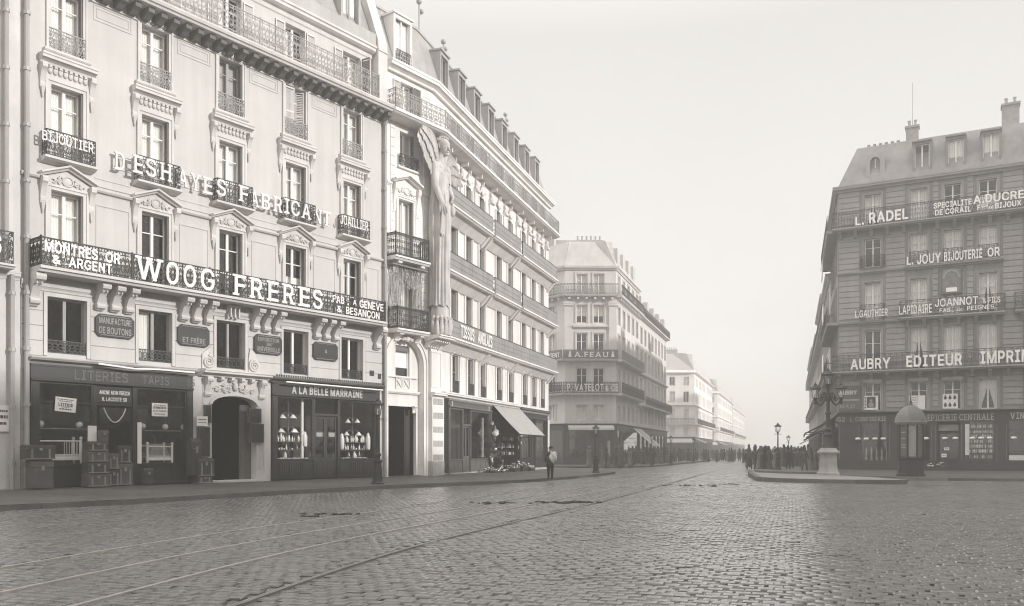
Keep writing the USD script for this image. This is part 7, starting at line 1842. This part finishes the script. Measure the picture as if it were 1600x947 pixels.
for px, py, n, sp, lab in ((520, 804, 4, 0.3, "row of dark droppings on the setts near the first street lamp"), (895, 785, 9, 0.4, "flattened dark dung heap between the tram tracks"), (470, 807, 1, 0.2, "single dark dropping left of the row"), (780, 786, 5, 0.4, "dark dung patch by the second tram rail"), (1125, 757, 4, 0.4, "small dark droppings far out before the refuge"), (1078, 759, 5, 0.9, "scattered dark specks on the pale setts before the refuge")):
    t = (HC - RZ) * F / (py - HY); c = np.array([(px - CX) * t / F, t]); g = G(); r_ = np.random.default_rng(px)
    for k in range(n * 4):
        q = c + r_.normal(0, sp, 2) * [1.1, 0.45]; h = r_.uniform(0.012, 0.04); g.ell((q[0], -q[1], RZ + 0.008), (r_.uniform(0.03, 0.13), r_.uniform(0.03, 0.09), h), 1)
    single("dung_heap", lab, "dung", W0, g, "mud", smooth=True)

# ------------------------------------------------------------------ lamps
def lantern(P, c, h, w):
    x, y, z = c
    g = G()
    for sx in (-1, 1):
        for sy in (-1, 1):
            g.tube([(x + sx * w * 0.34, y + sy * w * 0.34, z), (x + sx * w * 0.5, y + sy * w * 0.5, z + h * 0.62)], w * 0.045, 4)
    g.box(x - w * 0.37, x + w * 0.37, y - w * 0.37, y + w * 0.37, z - h * 0.04, z)
    g.lathe([(w * 0.16, z - h * 0.14), (w * 0.3, z - h * 0.04)], (x, y, 0), 8)
    L = part(P, "lantern", g, "iron")
    q = [(-1, -1), (1, -1), (1, 1), (-1, 1)]
    lo = [(x + a * w * 0.33, y + b * w * 0.33, z + 0.002) for a, b in q]; hi = [(x + a * w * 0.48, y + b * w * 0.48, z + h * 0.62) for a, b in q]
    part(L, "lamp_glass", G().add(lo + hi, [[0, 1, 5, 4], [1, 2, 6, 5], [2, 3, 7, 6], [3, 0, 4, 7]]), "glass")
    part(L, "burner", G().tube([(x, y, z), (x, y, z + h * 0.25)], w * 0.05, 6).ell((x, y, z + h * 0.32), (w * 0.07, w * 0.07, h * 0.08), 1), "lead_glass")
    pr = [(w * 0.78, z + h * 0.6), (w * 0.8, z + h * 0.66), (w * 0.62, z + h * 0.72), (w * 0.36, z + h * 0.86), (w * 0.22, z + h * 0.88), (w * 0.24, z + h * 0.96), (w * 0.12, z + h), (w * 0.05, z + h * 1.08), (0, z + h * 1.14)]
    v = G().lathe(pr, (x, y, 0), 8)
    for k in range(8):
        a = k * math.pi / 4 + math.pi / 8; v.tube([(x + w * 0.74 * math.cos(a), y + w * 0.74 * math.sin(a), z + h * 0.64), (x + w * 0.74 * math.cos(a), y + w * 0.74 * math.sin(a), z + h * 0.76)], w * 0.05, 4)
    part(L, "lamp_crown", v, "iron")
def street_lamp(fr, label, k=1.0):
    P = thing("street_lamp", label, "street lamp", fr, "cast iron gas lamps along the kerbs")
    part(P, "base", G().lathe(np.array([(0.29, 0), (0.29, 0.07), (0.24, 0.11), (0.22, 0.2), (0.17, 0.9), (0.19, 0.94), (0.21, 0.97), (0.21, 1.03), (0.12, 1.07)]) * k, (0, 0, 0), 8), "iron")
    part(P, "collar", G().lathe(np.array([(0.12, 1.07), (0.11, 1.17), (0.15, 1.24), (0.15, 1.3), (0.09, 1.38), (0.1, 1.44), (0.065, 1.5)]) * k, (0, 0, 0), 12), "iron", smooth=40)
    n = 16; a = np.linspace(0, 2 * math.pi, n, endpoint=False)
    g = G().lathe(np.array([(0.062, 1.5), (0.045, 2.78), (0.07, 2.82), (0.05, 2.88), (0.06, 2.95)]) * k, (0, 0, 0), 12)
    part(P, "shaft", g, "iron", smooth=40); part(P, "ladder_bar", G().tube([(-0.28 * k, 0, 2.8 * k), (0.28 * k, 0, 2.8 * k)], 0.018 * k, 6), "iron")
    lantern(P, (0, 0, 2.98 * k), 0.66 * k, 0.34 * k)
    return P
def at_ground(px, py, z=KZ):
    t = (HC - z) * F / (py - HY); return (px - CX) * t / F, t
x, y = at_ground(590, 757)
street_lamp(Front(x, y, 1, 0.2, KZ), "nearest gas lamp, standing at the kerb before the lamp shop", 1.0)
for x, y, lab in ((5.5, 55.4, "gas lamp at the pavement corner by the man with the sack"), (13.6, 82.2, "gas lamp at the kerb below the A. FEAU building's flank"), (17.4, 92.5, "gas lamp further down the left kerb, second past A. FEAU"), (24.2, 112.5, "thin far gas lamp before the white house with flat awnings")):
    street_lamp(Front(x, y, 1, 0.1, KZ), lab, 0.86)
street_lamp(Front(18.0, 57.2, 1, 0, 0.03), "slim gas lamp at the back of the refuge, against the sky", 0.86)
street_lamp(Front(30.1, 92.0, 1, 0, KZ), "far gas lamp on the right kerb, just behind the refuge lamp", 0.86)

CA = thing("candelabra_lamp", "big three-lantern gas candelabra on a stone pedestal standing on the refuge", "street lamp", Front(18.3, 48.9, 1, -0.36, -0.094))
part(CA, "pedestal", G().lathe(np.array([(0.88, 0), (0.88, 0.12), (0.8, 0.16), (0.72, 0.3), (0.68, 0.5), (0.66, 1.15), (0.7, 1.2)]), (0, 0, 0), 4), "stone_dull", smooth=30)
part(CA, "pedestal_cap", G().lathe([(0.7, 1.2), (0.86, 1.28), (0.86, 1.36), (0.68, 1.44), (0.62, 1.56), (0, 1.56)], (0, 0, 0), 4), "stone_dull")
part(CA, "iron_base", G().lathe([(0.36, 1.56), (0.35, 1.66), (0.29, 1.75), (0.22, 2.2), (0.26, 2.26), (0.26, 2.34), (0.18, 2.42), (0.17, 2.52), (0.22, 2.58), (0.22, 2.64), (0.14, 2.72), (0.13, 2.8)], (0, 0, 0), 16), "iron", smooth=40)
part(CA, "column", G().lathe([(0.13, 2.8), (0.11, 3.48), (0.17, 3.52), (0.17, 3.6), (0.11, 3.66), (0.09, 4.2), (0.15, 4.3), (0.18, 4.55), (0.1, 4.75), (0.08, 4.95), (0.13, 5.05), (0.05, 5.15)], (0, 0, 0), 14), "iron", smooth=40)
for sg in (-1, 1):
    q = np.linspace(0, 1, 15)
    g = G().tube(np.c_[sg * (0.1 + 0.6 * q), np.full(15, 0.0), 4.5 - 0.42 * np.sin(q * math.pi * 0.95) ** 1.2 - 0.06 * q], np.linspace(0.055, 0.04, 15), 6)
    for cx_, cz_, r0 in ((0.26, 4.6, 0.17), (0.42, 4.38, 0.13)):
        sp = spiral((sg * cx_, cz_), r0, 0.03, math.pi / 2, 1.5 * sg, 16); g.tube(np.c_[sp[:, 0], np.zeros(16), sp[:, 1]], 0.03, 5)
    g.lathe([(0.04, 4.1), (0.09, 4.16), (0.06, 4.25), (0.08, 4.36)], (sg * 0.69, 0, 0), 10)
    part(CA, "arm", g, "iron", smooth=50)
    lantern(CA, (sg * 0.69, 0, 4.47), 0.82, 0.42)
lantern(CA, (0, 0, 5.25), 0.86, 0.46)
KI = thing("domed_kiosk", "small eight sided newspaper kiosk with a domed roof and finial on the right pavement", "kiosk", Front(22.6, 47.9, 1, -0.3, KZ))
part(KI, "kiosk_base", G().lathe([(0.78, 0), (0.78, 0.12), (0.7, 0.16), (0.68, 0.95), (0.74, 0.98), (0.74, 1.05), (0.66, 1.07), (0, 1.07)], (0, 0, 0), 8), "wood_dark")
ang = np.linspace(0, 2 * math.pi, 8, endpoint=False) + math.pi / 8
for k in range(8):
    a, b = ang[k], ang[(k + 1) % 8]; p, q = np.array([math.cos(a), math.sin(a)]) * 0.66, np.array([math.cos(b), math.sin(b)]) * 0.66
    part(KI, "corner_post", G().tube([(p[0], p[1], 1.05), (p[0], p[1], 2.95)], 0.045, 6), "wood_dark")
    e = (q - p) * 0.12; z1 = 2.85
    part(KI, "poster_panel", G().hexa([(*(p + e), 1.12), (*(q - e), 1.12), (*((q - e) * 0.97), 1.12), (*((p + e) * 0.97), 1.12), (*(p + e), z1), (*(q - e), z1), (*((q - e) * 0.97), z1), (*((p + e) * 0.97), z1)]), "letter_grey" if k == 1 else "wood_mid")
    g = G()
    for z in (2.1, 1.75, 1.6, 2.45):
        o = np.array([math.cos((a + b) / 2), math.sin((a + b) / 2)]) * 0.006
        if k in (2,):
            g.hexa([(*(p + e * 2 + o), z), (*(q - e * 2 + o), z), (*(q - e * 2), z), (*(p + e * 2), z), (*(p + e * 2 + o), z + 0.06), (*(q - e * 2 + o), z + 0.06), (*(q - e * 2), z + 0.06), (*(p + e * 2), z + 0.06)])
    if g.v:
        part(KI, "printed_line", g, "letter_grey")
part(KI, "kiosk_cornice", G().lathe([(0.66, 2.9), (0.72, 2.95), (0.8, 3.02), (0.86, 3.05), (0.86, 3.12), (0.0, 3.13)], (0, 0, 0), 8), "zinc")
part(KI, "dome", G().lathe([(0.83, 3.12), (0.8, 3.3), (0.7, 3.55), (0.54, 3.76), (0.34, 3.92), (0.14, 4.0), (0.1, 4.06), (0.12, 4.1)], (0, 0, 0), 16), "shutter_grey", smooth=30)
part(KI, "finial", G().lathe([(0.12, 4.1), (0.05, 4.16), (0.07, 4.24), (0.03, 4.3), (0.015, 4.7), (0, 4.75)], (0, 0, 0), 8), "iron")

# ------------------------------------------------------------------ people
def person(fr, label, k=1.0, sack=True):
    P = thing("person", label, "person", fr)
    S = lambda *q: tuple(x * k for x in q)
    H = head_bones((0.02 * k, 0.07 * k, 1.55 * k), 0.225 * k, (0.3, -1, -0.15))
    arms = [(S(-0.2, 0.02, 1.36, 0.05), S(-0.27, 0.02, 1.08, 0.04)), (S(-0.27, 0.02, 1.08, 0.04), S(-0.22, -0.16, 0.9, 0.028)), (S(0.2, 0.02, 1.36, 0.05), S(0.28, 0.08, 1.12, 0.04)), (S(0.28, 0.08, 1.12, 0.04), S(0.16, 0.16, 1.3, 0.028))]
    legs = [(S(-0.09, 0, 0.88, 0.085), S(-0.1, -0.03, 0.48, 0.06)), (S(-0.1, -0.03, 0.48, 0.06), S(-0.11, 0.06, 0.08, 0.04)), (S(0.09, 0, 0.88, 0.085), S(0.1, -0.1, 0.48, 0.06)), (S(0.1, -0.1, 0.48, 0.06), S(0.1, -0.06, 0.08, 0.04))]
    torso = [(S(0, 0, 0.9, 0.13), S(0, 0.0, 1.2, 0.14)), (S(-0.13, 0.02, 1.32, 0.085), S(0.13, 0.02, 1.32, 0.085)), (S(0, 0.02, 1.2, 0.13), S(0, 0.03, 1.34, 0.1)), (S(0, 0.04, 1.36, 0.06), S(0.01, 0.06, 1.5, 0.05))]
    feet = [(S(-0.11, 0.07, 0.04, 0.04), S(-0.12, -0.1, 0.03, 0.035)), (S(0.1, -0.05, 0.04, 0.04), S(0.11, -0.22, 0.03, 0.035))]
    hands = hand(np.array(S(-0.22, -0.16, 0.9)), None, (0.1, -0.3, -1), (0.3, -1, 0), 1, 0.17 * k, 0.4) + hand(np.array(S(0.16, 0.16, 1.3)), None, (-0.6, 0.2, 0.5), (0, -1, 0.3), -1, 0.17 * k, 0.8)
    part(P, "body", flesh(H + arms + legs + torso + feet + hands, 0.03, 5, 12), "skin", smooth=True)
    grow = lambda B, q: [tuple((*p[:3], p[3] * q + 0.012 * k) for p in b) for b in B]
    part(P, "trousers", flesh(grow(legs, 1.12) + [(S(-0.06, 0, 0.9, 0.13), S(0.06, 0, 0.9, 0.13))], 0.03, 4, 12), "cloth_dark", smooth=True)
    part(P, "jacket", flesh(grow(torso[:3] + arms, 1.12) + [(S(-0.07, 0.0, 0.82, 0.13), S(0.07, 0.0, 0.82, 0.13))], 0.03, 4, 12), "cloth_mid", smooth=True)
    part(P, "shoes", flesh(grow(feet, 1.1), 0.02, 3, 10), "leather", smooth=True)
    part(P, "cap", G().ell(S(0.01, 0.06, 1.635), S(0.118, 0.125, 0.07), 2).ell(S(0.04, -0.04, 1.605), S(0.09, 0.09, 0.018), 1), "cloth_dark", smooth=True)
    return P
x, y = at_ground(860, 748.5)
FP = Front(x, y, 1, 0.15, KZ)
person(FP, "person in dark clothes seen from behind, walking away with a pale sack on the back", 0.98)
g = G(); r_ = np.random.default_rng(2)
t_ = trimesh.creation.icosphere(subdivisions=3); v = t_.vertices * [0.2, 0.15, 0.3]; v *= (1 + 0.12 * np.sin(v[:, :1] * 25 + v[:, 2:] * 17)); 
single("carried_sack", "pale lumpy sack carried on the walking person's shoulder", "sack", FP.moved(0.1, 0.22, 1.12), G().add(v, t_.faces), "cloth_pale", smooth=True)
# the far crowd
protos = []
cr = UsdGeom.PointInstancer.Define(stage, "/World/crowd"); data(cr.GetPrim(), None, None, None, "stuff")
rr = np.random.default_rng(17)
for k in range(4):
    hh = 1.0 + 0.04 * k; st = 0.1 + 0.05 * k
    B = [((-0.08, 0, 0.9, 0.11), (-0.1, st, 0.08, 0.06)), ((0.08, 0, 0.9, 0.11), (0.1, -st, 0.08, 0.06)), ((0, 0, 0.9, 0.15), (0, 0, 1.25, 0.15)), ((-0.15, 0, 1.34, 0.07), (0.15, 0, 1.34, 0.07)), ((-0.2, 0, 1.34, 0.06), (-0.27, 0.08, 0.85, 0.045)), ((0.2, 0, 1.34, 0.06), (0.27, -0.1, 0.9, 0.045)), ((0, 0, 1.35, 0.06), (0, 0.02, 1.5, 0.055)), ((0, 0.02, 1.57, 0.1), (0, 0.03, 1.63, 0.1))]
    if k % 2:
        B += [((0, 0, 0.95, 0.14), (0, 0, 0.12, 0.27)), ((-0.08, 0.02, 1.7, 0.05), (0.08, 0.02, 1.7, 0.05))]
    else:
        B += [((0, 0.02, 1.7, 0.1), (0, 0.02, 1.82, 0.09)), ((-0.13, 0.02, 1.69, 0.03), (0.13, 0.02, 1.69, 0.03))]
    B = [tuple(tuple(q * hh for q in p) for p in b) for b in B]
    v, f = flesh(B, 0.12, 0, 9).get()
    pth = f"/World/crowd/figure_{k:03d}"; usdkit.mesh(stage, pth, (v * [1, -1, 1], f[:, ::-1]), M[("cloth_dark", "cloth_mid", "leather", "wood_mid")[k]], smooth=True); protos.append(pth)
pos, idx, rot = [], [], []
def scatter(n, z0, z1, off0, off1, zz):
    for _ in range(n):
        Z = z0 + (z1 - z0) * rr.random() ** 1.4; o = rr.uniform(off0, off1); q = FB.o + FB.u * ((Z - FB.o[1]) / FB.u[1]) + FB.n * o
        pos.append((q[0], q[1], zz)); idx.append(int(rr.integers(4))); a = rr.uniform(0, math.pi); rot.append(Gf.Quath(math.cos(a), 0, 0, math.sin(a)))
scatter(260, 125, 380, 0.5, 20.5, -0.24); scatter(60, 76, 140, 0.4, 4.6, -0.13); scatter(40, 100, 150, 16.9, 20.4, -0.13); scatter(45, 68, 110, 14.5, 20.4, -0.2); scatter(30, 110, 200, 1, 20, -0.24)
cr.CreatePrototypesRel().SetTargets([Sdf.Path(p) for p in protos]); cr.CreatePositionsAttr(Vt.Vec3fArray([Gf.Vec3f(*p) for p in pos])); cr.CreateProtoIndicesAttr(Vt.IntArray(idx)); cr.CreateOrientationsAttr(Vt.QuathArray(rot)); cr.CreateScalesAttr(Vt.Vec3fArray([Gf.Vec3f(*(float(rr.uniform(0.9, 1.15)),) * 2, float(rr.uniform(0.85, 1.04))) for _ in pos]))
# ------------------------------------------------------------------ houses off to the right of the square, and the misty air
off_house((76, 52), (62, 27), 22.0, "grey house on the far right of the square, outside the picture")
off_house((60, 26), (50, 14), 22.5, "second grey house right of the square, outside the picture")
off_house((49.5, 13.4), (40, 2), 25.0, "third grey house right of the square, outside the picture")
off_house((38, 0), (24, -26), 24.0, "fourth grey house right of the square, outside the picture")
haze = usdkit.material(stage, "/World/Looks/mist", {"v": ("principled_volume", {"color": (0.985, 0.95, 0.915), "density": 0.0027, "anisotropy": 0.0})}, volume="v.volume")
hx = G().box(-260, 260, -560, 120, -1.4, 31.2)
single("haze", None, None, W0, hx, haze, kind="stuff")
